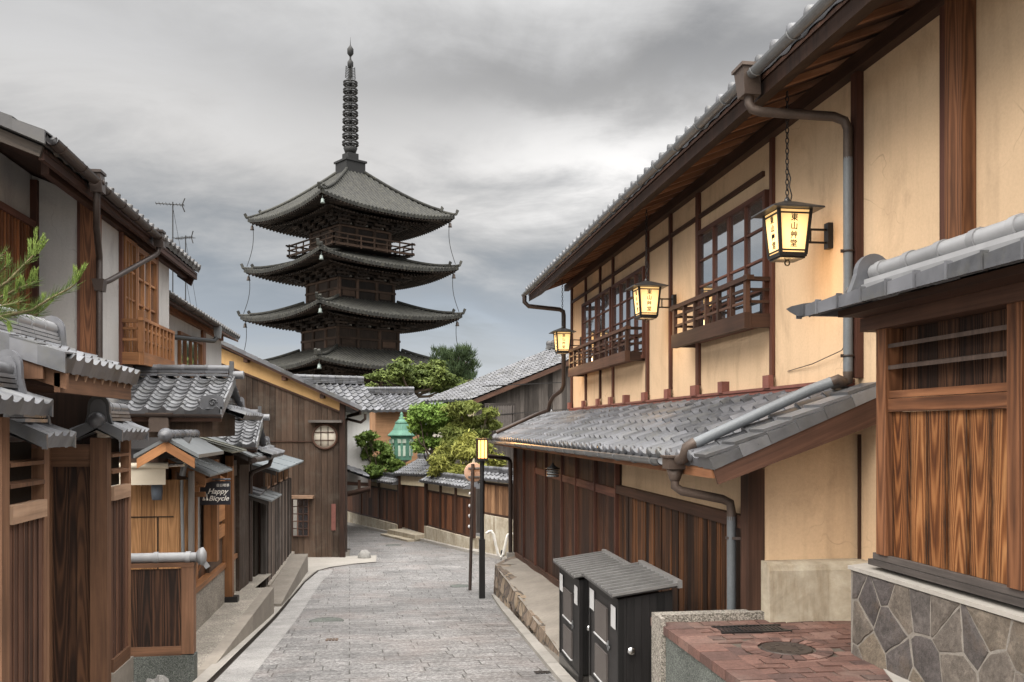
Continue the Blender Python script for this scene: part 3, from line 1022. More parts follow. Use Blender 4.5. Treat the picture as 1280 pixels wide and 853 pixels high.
cover(415, 800, .17, .22, M['rust_cover'], 'drain_cover', 'small rusty drain cover set in the middle of the street slabs')
cover(680, 841, .20, .14, M['blackmetal'], 'drain_cover', 'small dark drain cover beside the right kerb near the black bins')
cover(408, 777, .55, .55, M['granite_dark'], 'manhole_cover', 'round stone filled manhole cover in the street near the left kerb', round_=True)
cover(575, 733, .42, .42, M['granite_dark'], 'manhole_cover', 'round grey cover in the street at the foot of the sign pole', round_=True)
cover(492, 682, .5, .5, M['granite_dark'], 'manhole_cover', 'round manhole cover where the street bends before the far wall', round_=True)

# ================================================================ right: the tan two-storey house
H = thing('plastered_house', 'tan plastered two storey house with dark board lower wall and grey tiled eaves', 'house', (3.6, 11, -1.0))
XU, XL_ = 3.6, 2.8
Y_FAR, Y_NEAR = 16.85, 2.2
mb = MB(); mb.box(XU, 9.0, Y_NEAR, Y_FAR, 1.6, 4.42)
mb.build('upper_wall', M['beige'], H)
# lower storey: solid body behind its boards, gable wall at the near end
mb = MB(); mb.box(XL_ + .03, XU + .3, 6.37, 18.85, -1.3, 1.33)
mb.prism([(XL_ + .03, 6.37, 1.33), (XU + .3, 6.37, 1.33), (XU + .3, 6.37, 1.86)], (0, 12.4, 0))
mb.build('lower_wall', M['beige'], H)
mb = MB(); mb.box(XU + .03, 9.0, Y_NEAR, 6.37, -1.3, 1.62)
mb.build('side_wall', M['beige'], H)
# stained plinth in front of the gable wall, its top worn round
mb = MB()
pr = [(6.37, .64), (6.27, .64), (6.235, .62), (6.22, .58), (6.20, .05), (6.37, .05)]
xs = [2.83, 2.9, 3.05, 3.3, 3.5, 3.64]
for a, b in zip(xs, xs[1:]):
    ga = -.10 * max(0, (a - 3.25) / .4) ** 1.5; gb = -.10 * max(0, (b - 3.25) / .4) ** 1.5
    for (p, q) in zip(pr, pr[1:]):
        f1 = 1 if p[0] < 6.36 else 0; f2 = 1 if q[0] < 6.36 else 0
        mb.face([(a, p[0] + ga * f1, p[1]), (a, q[0] + ga * f2, q[1]), (b, q[0] + gb * f2, q[1]), (b, p[0] + gb * f1, p[1])], None, 0, .5, True)
mb.face([(2.83, p, z) for p, z in pr][::-1], None, 0, .5)
mb.face([(3.64, p + (-.10 if p < 6.36 else 0), z) for p, z in pr], None, 0, .5)
mb.build('plinth', M['stained'], H)

# lower board wall
def wall_base(y): return lerp(-.52, -1.06, (y - 6.4) / 12.5)
mb = MB()
y = 10.35
while y < 18.8:
    w = random.uniform(.19, .27)
    y1 = min(y + w, 18.84)
    t = random.uniform(0, .006)
    mb.box(XL_ - .012 - t, XL_ + .03, y, y1 - .006, wall_base(y), 1.30)
    y = y1
mb.build('board_wall', M['burnt_red'], H)
mb = MB()
y = 6.56
while y < 10.3:
    y1 = min(y + random.uniform(.085, .125), 10.33)
    mb.box(XL_ - .008 - random.uniform(0, .012), XL_ + .03, y, y1 - .008, wall_base(y) + .1, .86)
    y = y1
mb.build('board_wall', M['burnt'], H)
for (a, b, z0, h, name, mat, pr_) in ((6.5, 10.34, .86, .10, 'lintel', M['dark'], .05), (10.34, 16.2, .80, .11, 'lintel', M['redpost'], .04)):
    mb = MB(); mb.box(XL_ - pr_, XL_ + .02, a, b, z0, z0 + h); mb.build(name, mat, H)
for yy in (10.36, 11.45, 12.65, 13.7, 15.1, 16.2, 17.6):
    mb = MB(); mb.box(XL_ - .055, XL_, yy - .02, yy + .02, wall_base(yy), 1.28); mb.build('batten', M['redpost'], H)
mb = MB(); mb.box(XL_ - .05, XL_ + .03, 6.4, 18.86, -1.2, -1.19)
mb.prism([(XL_ - .06, 6.4, wall_base(6.4) - .25), (XL_ - .06, 18.88, wall_base(18.88) - .25), (XL_ - .06, 18.88, wall_base(18.88) + .03), (XL_ - .06, 6.4, wall_base(6.4) + .03)], (.05, 0, 0), uvdir=(0, 1, 0))
mb.build('sill', M['dark'], H)
for yy, w in ((6.44, .15), (18.8, .10)):
    mb = MB(); mb.box(XL_ - .07, XL_ + .06, yy - w / 2, yy + w / 2, wall_base(yy) - .1, 1.34); mb.build('post', M['dark'], H)
mb = MB(); mb.box(3.605, 3.63, 6.33, 6.345, .6, 1.78)
mb.build('gable_trim', M['dark'], H)

# lower roof
EX, EZ = 2.30, 1.405
RY0, RY1 = 6.02, 18.85
mb = MB()
mb.roof((EX, RY0 + .2, EZ), (EX, RY1, EZ), (1.30, 0, .545), tw=.262, course=.236, depth=.05, step=.028, lip=.045, wave='r', ns=8)
# eave discs at every roll
n_ = round((RY1 - RY0 - .2) / .262)
for i in range(n_):
    yy = RY0 + .2 + (i + .775) * (RY1 - RY0 - .2) / n_
    mb.lathe((EX + .012, yy, EZ + .035), [(0.047, 0), (.047, .03), (.03, .04), (0, .04)], 10, axis=(-1, 0, -.15))
mb.build('lower_roof', M['tile'], H)
# verge tiles step up the near edge
mb = MB()
nv = 6
un = V((1.30, 0, .545)).normalized(); nn = V((-.387, 0, .922))
for i in range(nv):
    s0 = i * 1.41 / nv
    c0 = V((EX, RY0 + .13, EZ)) + un * (s0 + .115) + nn * .040
    mb.obox(c0, un * .130 + nn * -.012, (0, .125, 0), nn * .012)
for i in range(nv):
    s0 = i * 1.41 / nv; a = V((EX, RY0 - .006, EZ)) + un * s0; b = a + un * (1.41 / nv - .003)
    if b.x > XU - .005: b = a + un * ((XU - .005 - a.x) / un.x)
    mb.prism([a - nn * .060, a + nn * .034, b + nn * .016, b - nn * .060], (0, .22, 0))
mb.build('verge_tiles', M['tile_pale'], H)
mb = MB()
for i in range(14):
    a = i / 14; b = (i + 1) / 14 - .004
    p = V((EX + .02, RY1 + .0, EZ + .05)); q = p + V((1.28, -.0, .55))
    mb.tube([p.lerp(q, a), p.lerp(q, b)], [.06, .054], 10)
mb.build('verge_tiles', M['tile_pale'], H)
mb = MB()
mb.prism([(EX + .06, RY0, EZ - .16), (EX + .02, RY0, EZ - .03), (XU + .05, RY0, EZ + .50), (XU + .05, RY0, EZ + .30)], (0, .035, 0), uvdir=(1, 0, .42))
mb.build('verge_board', M['gate_panel'], H)
# flashing tiles and the red sill strip along the wall foot
mb = MB()
yy = RY0 + .1
while yy < Y_FAR:
    for k in range(3):
        mb.box(3.50 - .035 * (2 - k) + .0, 3.6, yy, yy + .30, 1.885 + k * .028, 1.885 + k * .028 + .024)
    yy += .305
mb.build('flashing_tiles', M['tile'], H)
mb = MB(); mb.box(3.545, 3.6, RY0 + .35, Y_FAR, 1.972, 2.00); mb.box(3.53, 3.6, RY0 + .35, Y_FAR, 2.003, 2.03)
mb.build('wall_foot_strip', M['rust'], H)
# rafters and eave board under the lower roof
mb = MB()
yy = RY0 + .3
while yy < RY1 - .1:
    mb.bar((EX + .07, yy, EZ - .085), (XL_ + .1, yy, EZ + .12), .05, .06)
    yy += .38
mb.box(EX + .03, EX + .06, RY0 + .06, RY1, EZ - .12, EZ - .045)
mb.build('lower_rafters', M['rafter'], H)
def gutter(name, p, q, mat, parent, r=.055, hooks=.6):
    mb = MB()
    p = V(p); q = V(q); d_ = (q - p); L = d_.length; u = d_ / L
    s_ = u.cross(V((0, 0, 1))).normalized()
    nseg = 9
    prof = [(math.cos(math.pi + math.pi * k / nseg) * r, math.sin(math.pi + math.pi * k / nseg) * r) for k in range(nseg + 1)]
    prof2 = [(a * .86, b * .86) for a, b in prof][::-1]
    ring = prof + prof2
    for i in range(len(ring)):
        a = ring[i]; b = ring[(i + 1) % len(ring)]
        A_ = p + s_ * a[0] + V((0, 0, a[1])); B_ = p + s_ * b[0] + V((0, 0, b[1]))
        mb.face([A_, A_ + d_, B_ + d_, B_], [(0, 0), (L, 0), (L, .03), (0, .03)], 0, .5, True)
    k = .2
    while k < L:
        c = p + u * k
        mb.tube([c + s_ * (r * 1.06 * math.cos(math.pi + math.pi * j / 8)) + V((0, 0, r * 1.06 * math.sin(math.pi + math.pi * j / 8))) for j in range(9)], .007, 5)
        k += hooks
    return mb.build(name, mat, parent)
gutter('lower_gutter', (EX - .055, 6.95, EZ - .01), (EX - .055, RY1 + .05, EZ - .03), M['gutter'], H)
mb = MB()
# hopper and pipe at the near end of the lower gutter
hx, hy, hz = EX - .03, 6.72, EZ - .02
mb.box(hx - .075, hx + .075, hy - .08, hy + .09, hz - .06, hz + .03)
mb.box(hx - .09, hx + .09, hy - .095, hy + .105, hz + .03, hz + .045)
mb.lathe((hx, hy, hz - .16), [(.035, 0), (.045, .02), (.07, .10)], 10)
mb.build('gutter_box', M['copper'], H)
mb = MB()
mb.tube([(hx, hy, hz - .13), (hx, hy, hz - .20), (hx + .05, hy - .01, hz - .235), (XL_ - .16, 6.66, hz - .30), (XL_ - .10, 6.65, hz - .33), (XL_ - .09, 6.65, hz - .40), (XL_ - .09, 6.65, .92)], .036, 12)
mb.build('downpipe_elbow', M['copper'], H)
mb = MB()
mb.tube([(XL_ - .09, 6.65, .95), (XL_ - .09, 6.65, -.3)], .036, 14)
mb.build('downpipe', M['pipe'], H)
mb = MB(); mb.bar((XL_ - .14, 6.65, .78), (XL_ + .0, 6.56, .78), .012, .02); mb.build('pipe_clip', M['gutter_dark'], H)

# upper roof
UX, UZ, SLP = 2.78, 4.36, .38
UY0, UY1 = 2.4, 17.3
mb = MB()
mb.roof((UX, UY0, UZ), (UX, UY1, UZ), (1.6, 0, 1.6 * SLP), tw=.262, course=.236, depth=.05, step=.028, lip=.05, wave='r', ns=6)
n_ = round((UY1 - UY0) / .262)
for i in range(n_):
    yy = UY0 + (i + .775) * (UY1 - UY0) / n_
    mb.lathe((UX + .015, yy, UZ + .035), [(0.052, 0), (.052, .04), (0, .045)], 10, axis=(-1, 0, -.15))
mb.face([(UX + 1.6, UY0, UZ + 1.6 * SLP), (6.3, UY0, UZ + 3.52 * SLP), (6.3, UY1, UZ + 3.52 * SLP), (UX + 1.6, UY1, UZ + 1.6 * SLP)][::-1])
mb.face([(9.8, UY0, UZ), (6.3, UY0, UZ + 3.52 * SLP), (6.3, UY1, UZ + 3.52 * SLP), (9.8, UY1, UZ)])
mb.build('upper_roof', M['tile'], H)
mb = MB()   # boarded soffit
mb.prism([(UX + .03, UY0, UZ - .05), (XU + .2, UY0, UZ - .05 + (XU + .17 - UX) * SLP), (XU + .2, UY0, UZ - .085 + (XU + .17 - UX) * SLP), (UX + .03, UY0, UZ - .085)], (0, UY1 - UY0 - .02, 0), uvdir=(0, 1, 0))
mb.prism([(UX + .04, UY0, UZ - .087), (UX + .30, UY0, UZ - .087 + .26 * SLP), (UX + .30, UY0, UZ - .15 + .26 * SLP), (UX + .04, UY0, UZ - .20)], (0, UY1 - UY0 - .02, 0), uvdir=(0, 1, 0))
mb.build('soffit', M['dark'], H)
mb = MB()
yy = UY0 + .2
while yy < UY1 - .1:
    mb.bar((UX + .27, yy, UZ - .115 + .27 * SLP), (XU + .05, yy, UZ - .115 + (XU + .05 - UX) * SLP), .055, .06)
    yy += .36
mb.build('upper_rafters', M['rafter'], H)
mb = MB(); mb.box(XU - .09, XU - .001, Y_NEAR, Y_FAR + .3, 4.36, 4.48); mb.box(XU - .03, XU - .001, 8.0, Y_FAR, 4.06, 4.11)
mb.build('wall_plate', M['dark'], H)
gutter('upper_gutter', (UX - .06, UY0, UZ - .04), (UX - .06, UY1 + .03, UZ - .06), M['gutter'], H, .047)
# rainwater pipe from the upper gutter
b0 = V((UX - .06, 6.35, UZ - .06))
mb = MB()
mb.prism([b0 + V((-.075, -.09, .06)), b0 + V((-.075, .09, .06)), b0 + V((-.055, .065, -.14)), b0 + V((-.055, -.065, -.14))], (.13, 0, 0))
mb.box(b0.x - .09, b0.x + .075, b0.y - .105, b0.y + .105, b0.z + .06, b0.z + .085)
mb.build('gutter_box', M['copper'], H)
pt = atX(1060, 150, 3.5)
py_ = pt.y
mb = MB()
mb.tube([b0 + V((.01, 0, -.12)), b0 + V((.01, 0, -.19)), b0 + V((.03, -.01, -.235)), b0 + V((.09, -.03, -.26)), (3.40, py_ + .03, pt.z + .03), (3.47, py_, pt.z - .01), (3.50, py_, pt.z - .07), (3.50, py_, pt.z - .30)], .036, 12)
mb.build('downpipe_elbow', M['copper'], H)
mb = MB()
mb.tube([(3.50, py_, pt.z - .29), (3.50, py_, 2.06)], .036, 14)
mb.build('downpipe', M['pipe'], H)
mb = MB()
mb.tube([V((3.36, 6.28, 2.0)), V((3.2, 6.36, 1.93)), V((2.33, 6.44, 1.53))], .042, 14)
mb.build('downpipe', M['pipe'], H)
mb = MB()
mb.tube([(3.50, py_, 2.08), (3.50, py_, 2.01), (3.47, py_ + .05, 1.99), (3.45, py_ + .12, 1.985), (3.43, 6.24, 2.0), (3.40, 6.26, 2.02), (3.36, 6.28, 2.0)], .038, 12)
mb.build('downpipe_elbow', M['copper'], H)
mb = MB()
mb.tube([(2.34, 6.44, 1.54), (2.28, 6.46, 1.50), (2.27, 6.50, 1.42), (2.27, 6.6, 1.40)], .045, 12)
mb.build('downpipe_elbow', M['copper'], H)
for z in (3.0, 2.2):
    mb = MB(); mb.bar((3.44, py_ + .0, z), (3.6, py_ - .02, z), .012, .025); mb.tube([(3.5 + .042 * math.cos(a * .63), py_ + .042 * math.sin(a * .63), z) for a in range(11)], .008, 4)
    mb.build('pipe_clip', M['gutter_dark'], H)
# far corner pipe
mb = MB()
fy = 17.15
mb.tube([(UX - .06, UY1 - .1, UZ - .10), (UX - .06, UY1 - .1, UZ - .22), (UX + .02, UY1 - .1, UZ - .30), (3.42, fy, UZ - .36), (3.49, fy, UZ - .40), (3.5, fy, UZ - .48), (3.5, fy, 2.5), (3.48, fy + .1, 2.40), (3.40, fy + .5, 2.3), (3.36, fy + .7, 2.18), (3.34, fy + .75, 2.02), (3.2, 18.70, 1.93), (2.35, 18.72, 1.55)], .045, 10)
mb.build('downpipe', M['gutter_dark'], H)

# red-brown uprights on the upper wall, each standing on a boxed foot
def upright(px, w, z0, z1, mat, pr_=.035, foot=True):
    p = atX(px, 430, XU - .02)
    mb = MB(); mb.box(XU - pr_, XU - .001, p.y - w / 2, p.y + w / 2, z0, z1); mb.build('upright', mat, H)
    if foot:
        mb = MB(); mb.box(XU - .085, XU - pr_ - .002, p.y - w * .62 - .03, p.y + w * .62 + .03, 2.02, 2.14); mb.build('upright_foot', M['rust'], H)
for px, w, z0 in ((714.5, .10, 2.03), (732, .07, 2.14), (750, .06, 2.14), (766, .07, 2.14), (809, .09, 2.14), (838, .07, 2.14), (872.5, .10, 2.14), (965, .06, 2.14)):
    upright(px, w, z0, 4.36, M['redpost'])
for px in (786, 909): 
    p = atX(px, 480, XU)
    mb = MB(); mb.box(XU - .085, XU - .001, p.y - .06, p.y + .06, 2.02, 2.14); mb.build('upright_foot', M['rust'], H)
upright(1073, .085, 2.03, 4.4, M['redpost'], .06, False)
upright(1186, .075, 1.9, 4.4, M['redpost'], .06, False)
upright(1206, .165, 1.9, 4.44, M['post'], .10, False)

# windows and their railed balconies
def window(parent, px0, px1, z0, z1, X, nl, rows, mats=('redpost', 'glass'), side=1, fw=.05, thick=None):
    y0 = atX(px1, 400, X).y; y1 = atX(px0, 400, X).y
    mb = MB()
    e = -side
    xx = sorted((X, X + e * .05))
    mb.box(*xx, y0, y0 + fw, z0, z1); mb.box(*xx, y1 - fw, y1, z0, z1)
    mb.box(*xx, y0 + fw, y1 - fw, z1 - fw, z1); mb.box(*xx, y0 + fw, y1 - fw, z0, z0 + fw)
    L = y1 - y0 - 2 * fw
    for i in range(1, nl):
        yy = y0 + fw + L * i / nl
        w = thick if thick and i % 2 == 0 else .028
        xx2 = sorted((X + e * .004, X + e * .042)); mb.box(*xx2, yy - w / 2, yy + w / 2, z0 + fw, z1 - fw)
    for j in range(1, rows):
        zz = z0 + fw + (z1 - z0 - 2 * fw) * j / rows
        xx2 = sorted((X + e * .006, X + e * .034)); mb.box(*xx2, y0 + fw, y1 - fw, zz - .011, zz + .011)
    fr = mb.build('window_frame', M[mats[0]], parent)
    mb = MB()
    for i in range(nl):
        a = y0 + fw + L * i / nl; b = y0 + fw + L * (i + 1) / nl
        t = random.uniform(-.004, .004)
        xa, xb = X + e * (.016 + t), X + e * (.016 - t)
        q = [(xa, a, z0 + fw), (xb, b, z0 + fw), (xb, b, z1 - fw), (xa, a, z1 - fw)]
        mb.face(q if side < 0 else q[::-1])
    mb.build('pane', M[mats[1]], fr)
    return y0, y1


def balcony(parent, px0, px1, XF, X, zb, zt, n, mat='dark', rails=2, beam=.15):
    y0 = atX(px1, 400, XF).y; y1 = atX(px0, 400, XF).y
    sg = 1 if X > XF else -1
    mb = MB()
    mb.box(XF - sg * .02, XF + sg * .05, y0, y1, zb, zb + beam)
    mb.box(XF + sg * .052, X, y0 + .003, y0 + .055, zb + .01, zb + beam - .01)
    mb.box(XF + sg * .052, X, y1 - .055, y1 - .003, zb + .01, zb + beam - .01)
    mb.build('balcony_floor_beam', M[mat], parent)
    mb = MB()
    mb.box(XF - sg * .02, XF + sg * .05, y0 - .06, y1 + .06, zt - .045, zt)
    mb.box(XF + sg * .052, X, y0 + .005, y0 + .05, zt - .042, zt - .004)
    mb.box(XF + sg * .052, X, y1 - .05, y1 - .005, zt - .042, zt - .004)
    for k in range(rails):
        zz = zb + beam + (zt - zb - beam) * (k + 1) / (rails + 1) - .01
        mb.box(XF + sg * .004, XF + sg * .026, y0 + .02, y1 - .02, zz - .013, zz + .013)
        mb.box(XF + sg * .05, X, y0 + .015, y0 + .04, zz - .013, zz + .013)
        mb.box(XF + sg * .05, X, y1 - .04, y1 - .015, zz - .013, zz + .013)
    mb.build('balcony_rail', M[mat], parent)
    for i in range(n + 1):
        yy = y0 + .03 + (y1 - y0 - .06) * i / n
        w = .03 if i in (0, n) else .018
        mb = MB()
        mb.box(XF - sg * .006, XF + sg * .036, yy - w, yy + w, zb + beam, zt - .045 + (.06 if i in (0, n) else 0))
        mb.build('baluster', M[mat], parent)


window(H, 876, 962, 2.62, 3.90, XU - .012, 4, 4, thick=.06)
window(H, 768, 808, 2.62, 3.90, XU - .012, 4, 4, thick=.06)
window(H, 730, 766, 2.62, 3.90, XU - .012, 4, 4, thick=.06)
balcony(H, 841, 933, 3.33, XU, 2.58, 3.07, 6)
balcony(H, 711.5, 783, 3.33, XU, 2.58, 3.07, 10)

# a thin cable sagging across the plaster
mb = MB()
mb.tube([(3.59, 7.5, 2.16), (3.57, 7.0, 2.19), (3.56, 6.5, 2.26), (3.53, py_, 2.36)], .004, 5)
mb.build('cable', M['blackmetal'], H)

# ---------------------------------------------------------------- wall lanterns
def text_mesh(body, size, name, mat, parent, loc, rot, align='CENTER', shear=0.0, extr=0.0012, off=0.0):
    cu = bpy.data.curves.new(name, 'FONT')
    cu.body = body; cu.size = size; cu.align_x = align; cu.align_y = 'CENTER'
    cu.extrude = extr; cu.shear = shear; cu.offset = off
    tmp = bpy.data.objects.new('tmp_text', cu)
    COL.objects.link(tmp)
    dg = bpy.context.evaluated_depsgraph_get()
    me = bpy.data.meshes.new_from_object(tmp.evaluated_get(dg))
    bpy.data.objects.remove(tmp)
    me.materials.clear(); me.materials.append(mat)
    o = bpy.data.objects.new(name, me)
    COL.objects.link(o)
    o.parent = parent
    o.location = V(loc) - ORG[parent.name]
    o.rotation_euler = rot
    ORG[o.name] = V(loc)
    return o


def make_lantern(c, label):
    """c: centre of the shade. Square shade, wider at the top, flat pagoda cap, chain to the eave, bracket to the wall"""
    L = thing('wall_lantern', label, 'lantern', c + V((0, 0, -.2)), 'lit paper lanterns along the upper wall')
    wt, wb, h = .135, .105, .36
    zt, zb = c.z + h / 2, c.z - h / 2
    sh = None
    mb = MB()
    corners = [(-1, -1), (1, -1), (1, 1), (-1, 1)]
    for i in range(4):
        a, b = corners[i], corners[(i + 1) % 4]
        mb.face([c + V((a[0] * wb, a[1] * wb, -h / 2)), c + V((b[0] * wb, b[1] * wb, -h / 2)), c + V((b[0] * wt, b[1] * wt, h / 2)), c + V((a[0] * wt, a[1] * wt, h / 2))], [(0.1, 0), (.9, 0), (1, 1), (0, 1)])
    sh = mb.build('shade', M['lantern'], L)
    mb = MB()
    for i in range(4):
        a, b = corners[i], corners[(i + 1) % 4]
        mb.bar(c + V((a[0] * wb, a[1] * wb, -h / 2)) * 1.0, c + V((a[0] * wt, a[1] * wt, h / 2)), .024, .024)
        for t, th_ in ((.0, .03), (.09, .012), (.90, .012), (1.0, .02)):
            w = lerp(wb, wt, t) + .003; z = lerp(-h / 2, h / 2, t)
            mb.bar(c + V((a[0] * w, a[1] * w, z)), c + V((b[0] * w, b[1] * w, z)), .014, th_)
    mb.prism([c + V((-wb * .98, -wb * .98, -h / 2 - .03)), c + V((wb * .98, -wb * .98, -h / 2 - .03)), c + V((wb * .98, wb * .98, -h / 2 - .03)), c + V((-wb * .98, wb * .98, -h / 2 - .03))], (0, 0, .025))
    mb.build('frame', M['blackmetal'], L)
    mb = MB()
    o_, e_ = .215, .05
    q = [c + V((a[0] * o_, a[1] * o_, h / 2 + .005)) for a in corners]
    q2 = [c + V((a[0] * e_, a[1] * e_, h / 2 + .075)) for a in corners]
    for i in range(4):
        j = (i + 1) % 4
        mb.face([q[i], q[j], q2[j], q2[i]])
        mb.face([p - V((0, 0, .012)) for p in (q[j], q[i])] + [q[i], q[j]])
    mb.face(q2); mb.face([p - V((0, 0, .012)) for p in q[::-1]])
    mb.lathe(c + V((0, 0, h / 2 + .07)), [(.03, 0), (.022, .03), (.012, .05)], 10)
    mb.build('cap', M['lidmetal'], L)
    mb = MB()
    z = c.z + h / 2 + .115; k = 0
    top = UZ - .12 + (c.x - UX) * SLP - .03
    while z < top:
        ax = V((1, 0, 0)) if k % 2 else V((0, 1, 0))
        mb.tube([V((c.x, c.y, z)) + ax * (.013 * math.cos(t * .785)) + V((0, 0, .026 * math.sin(t * .785))) for t in range(9)], .0045, 5)
        z += .042; k += 1
    mb.tube([(c.x + .02, c.y - .01, c.z + h / 2 + .06), (c.x + .03, c.y - .02, c.z + h / 2 + .13), (c.x + .004, c.y - .03, c.z + h / 2 + .2), (c.x + .025, c.y - .01, c.z + h / 2 + .27), (c.x, c.y, c.z + h / 2 + .36)], .005, 5)
    mb.build('chain', M['blackmetal'], L)
    mb = MB()
    for dz in (.045, -.06):
        mb.bar((c.x + wt - .02, c.y, c.z + dz), (XU - .03, c.y, c.z + dz), .016, .016)
    mb.bar((c.x + .20, c.y, c.z - .06), (c.x + .20, c.y, c.z + .045), .012, .012)
    mb.box(XU - .045, XU - .002, c.y - .035, c.y + .035, c.z - .11, c.z + .10)
    mb.build('bracket', M['blackmetal'], L)
    mb = MB()
    mb.tube([c + V((0, 0, -h / 2 - .055)) + V((.02 * math.cos(t * .63), 0, .02 * math.sin(t * .63))) for t in range(11)], .006, 6)
    mb.lathe(c + V((0, 0, -h / 2 - .045)), [(.012, 0), (.02, .018)], 8)
    mb.build('ring', M['blackmetal'], L)
    # the house name, on the two faces turned to the street
    tilt = math.atan((wt - wb) / h)
    chars = '\u6771\u5c71\u8278\u5802'
    for i, ch in enumerate(chars):
        zz = c.z + .105 - i * .068
        t = (zz - zb) / h; w = lerp(wb, wt, t) + .002
        text_mesh(ch, .062, 'lettering', M['ink'], sh, (c.x, c.y - w, zz), (R(90) + tilt, 0, 0), off=.0008)
        text_mesh(ch, .062, 'lettering', M['ink'], sh, (c.x - w, c.y, zz), (R(90) + tilt, 0, R(-90)), off=.0008)
    # its bulb
    ld = bpy.data.lights.new('lantern_bulb', 'POINT')
    ld.energy = 8; ld.color = (1.0, .62, .28); ld.shadow_soft_size = .16
    lo = bpy.data.objects.new('lantern_bulb', ld)
    COL.objects.link(lo); lo.parent = L
    lo.location = V((c.x, c.y, c.z - h / 2 - .16)) - ORG[L.name]
    return L


LX = 3.22
def lan(px, py):
    return atX(px, py, LX)
make_lantern(lan(984, 293), 'largest lit paper lantern on the chain beside the right hand balcony window')
make_lantern(lan(808, 378), 'lit paper lantern hanging between the two railed balcony windows')
make_lantern(lan(703, 428), 'smallest lit paper lantern at the far end of the tan upper wall')

# ---------------------------------------------------------------- wind chime lantern under the lower eave
c = atX(691, 590, 2.48)
W = thing('hanging_bell_lamp', 'small dark metal lamp hanging under the lower eave of the tan house', 'lamp', c + V((0, 0, -.1)))
mb = MB()
for k in range(3): mb.lathe(c + V((0, 0, -.075 + k * .04)), [(.085, 0), (.095, .012), (.085, .026)], 14)
mb.build('louvres', M['sheet'], W)
mb = MB(); mb.lathe(c + V((0, 0, .045)), [(.12, 0), (.08, .02), (.035, .05), (.012, .09)], 14); mb.tube([c + V((0, 0, .12)), c + V((0, 0, .26))], .005, 5)
mb.build('cap', M['blackmetal'], W)

# ================================================================ concrete terrace along the board wall with its stone face
mb = MB()
ys = [9.7 + .4 * i for i in range(20)]
def outer(y): return pw([(9.7, 2.02), (12, 2.05), (17.3, 2.14)])(y)
for a, b in zip(ys, ys[1:]):
    for k in range(6):
        q = []
        for yy, kk in ((a, k), (a, k + 1), (b, k + 1), (b, k)):
            t = kk / 6
            zo = lerp(-.99, -1.06, (yy - 9.7) / 7.6)
            zi = wall_base(yy) - .06
            q.append((lerp(outer(yy), XL_ - .05, t), yy, lerp(zo, zi, t) + .012 * math.sin(yy * 3 + kk)))
        mb.face(q, None, 0, .5, True)
mb.face([(2.02, 9.7, -.99), (2.02, 9.0, -.92), (XL_ - .05, 9.0, wall_base(9.0) - .06), (XL_ - .05, 9.7, wall_base(9.7) - .06)][::-1] if False else [(2.02, 6.5, -.70), (XL_ - .05, 6.5, -.60), (XL_ - .05, 9.7, wall_base(9.7) - .06), (2.02, 9.7, -.99)], None, 0, .5, True)
mb.face([(outer(17.3), 17.3, -1.06), (XL_ - .05, 17.3, wall_base(17.3) - .06), (XL_ - .05, 18.9, -1.12), (2.45, 18.2, -1.10)], None, 0, .5, True)
tag(mb.build('house_terrace', M['concrete']), kind='structure')
mb = MB()
random.seed(11)
y = 9.9
pts_far = []
while y < 17.2:
    l = random.uniform(.3, .6); y1 = min(y + l, 17.3)
    zt0 = lerp(-.99, -1.06, (y - 9.7) / 7.6)
    zb_ = ground(y1) - .1
    hgt = zt0 - zb_
    if hgt > .05:
        nr = 1 if hgt < .3 else 2
        for r_ in range(nr):
            za = zb_ + hgt * r_ / nr; zc_ = zb_ + hgt * (r_ + 1) / nr
            j = random.uniform(-.03, .03)
            xo = outer(y)
            A = [(xo - .03 + j, y, za), (xo - .03 + j * .5, y1 - .015, za), (xo + .02 + j, y1 - .015, zc_ + .01), (xo + .03 + j, y, zc_ + .01)]
            mb.prism(A, (.25, 0, 0))
    y = y1
mb.prism([(2.10, 17.3, -1.9), (2.45, 18.25, -1.9), (2.47, 18.2, -1.09), (2.14, 17.25, -1.055)], (.2, -.1, 0))
mb.prism([(2.45, 18.25, -1.9), (2.85, 18.95, -1.9), (2.83, 18.9, -1.11), (2.47, 18.2, -1.09)], (.2, -.1, 0))
tag(mb.build('stone_retaining_wall', M['fieldstone']), 'rough stone face of the low terrace beside the street lamp', 'retaining wall')

# ================================================================ brick terrace in front of the fence
TZ = .20
mb = MB(); mb.box(2.12, 3.7, 1.5, 6.36, -.6, TZ - .006)
tag(mb.build('terrace_bed', M['bed']), kind='structure')
mc = (2.60, 5.45, TZ - .02)
random.seed(4)
mb = MB()
y = 2.9; row = 0
while y < 6.3:
    x = 2.205 - (row % 2) * .108
    while x < 3.68:
        a, b = max(x, 2.205), min(x + .207, 3.68)
        cx_, cy_ = (a + b) / 2, y + .05
        if b - a > .03 and math.hypot(cx_ - mc[0], cy_ - mc[1]) > .27:
            t1, t2 = random.uniform(-.003, .003), random.uniform(-.003, .003)
            mb.obox((cx_, cy_, TZ - .012 + random.uniform(-.002, .002)), ((b - a) / 2 - random.uniform(.002, .005), 0, t1), (0, .0475, t2), (0, 0, .014))
        x += .216
    y += .106; row += 1
tag(mb.build('brick_terrace', M['brick_unit']), kind='structure')
random.seed(5)
mb = MB()
mb.box(2.02, 2.118, 1.5, 6.30, -1.0, TZ - .06)
tb = thing('terrace_edge_wall', 'dark granite edge wall of the brick terrace with brick coping', 'low wall', (2.05, 4, -1))
mb.build('face', M['granite_dark'], tb)
mb = MB()
y = 1.6
while y < 6.29:
    mb.box(2.0, 2.20, y, y + .205, TZ - .055, TZ + .006 + random.uniform(0, .003)); y += .213
mb.build('brick_coping', M['brick_unit'], tb)
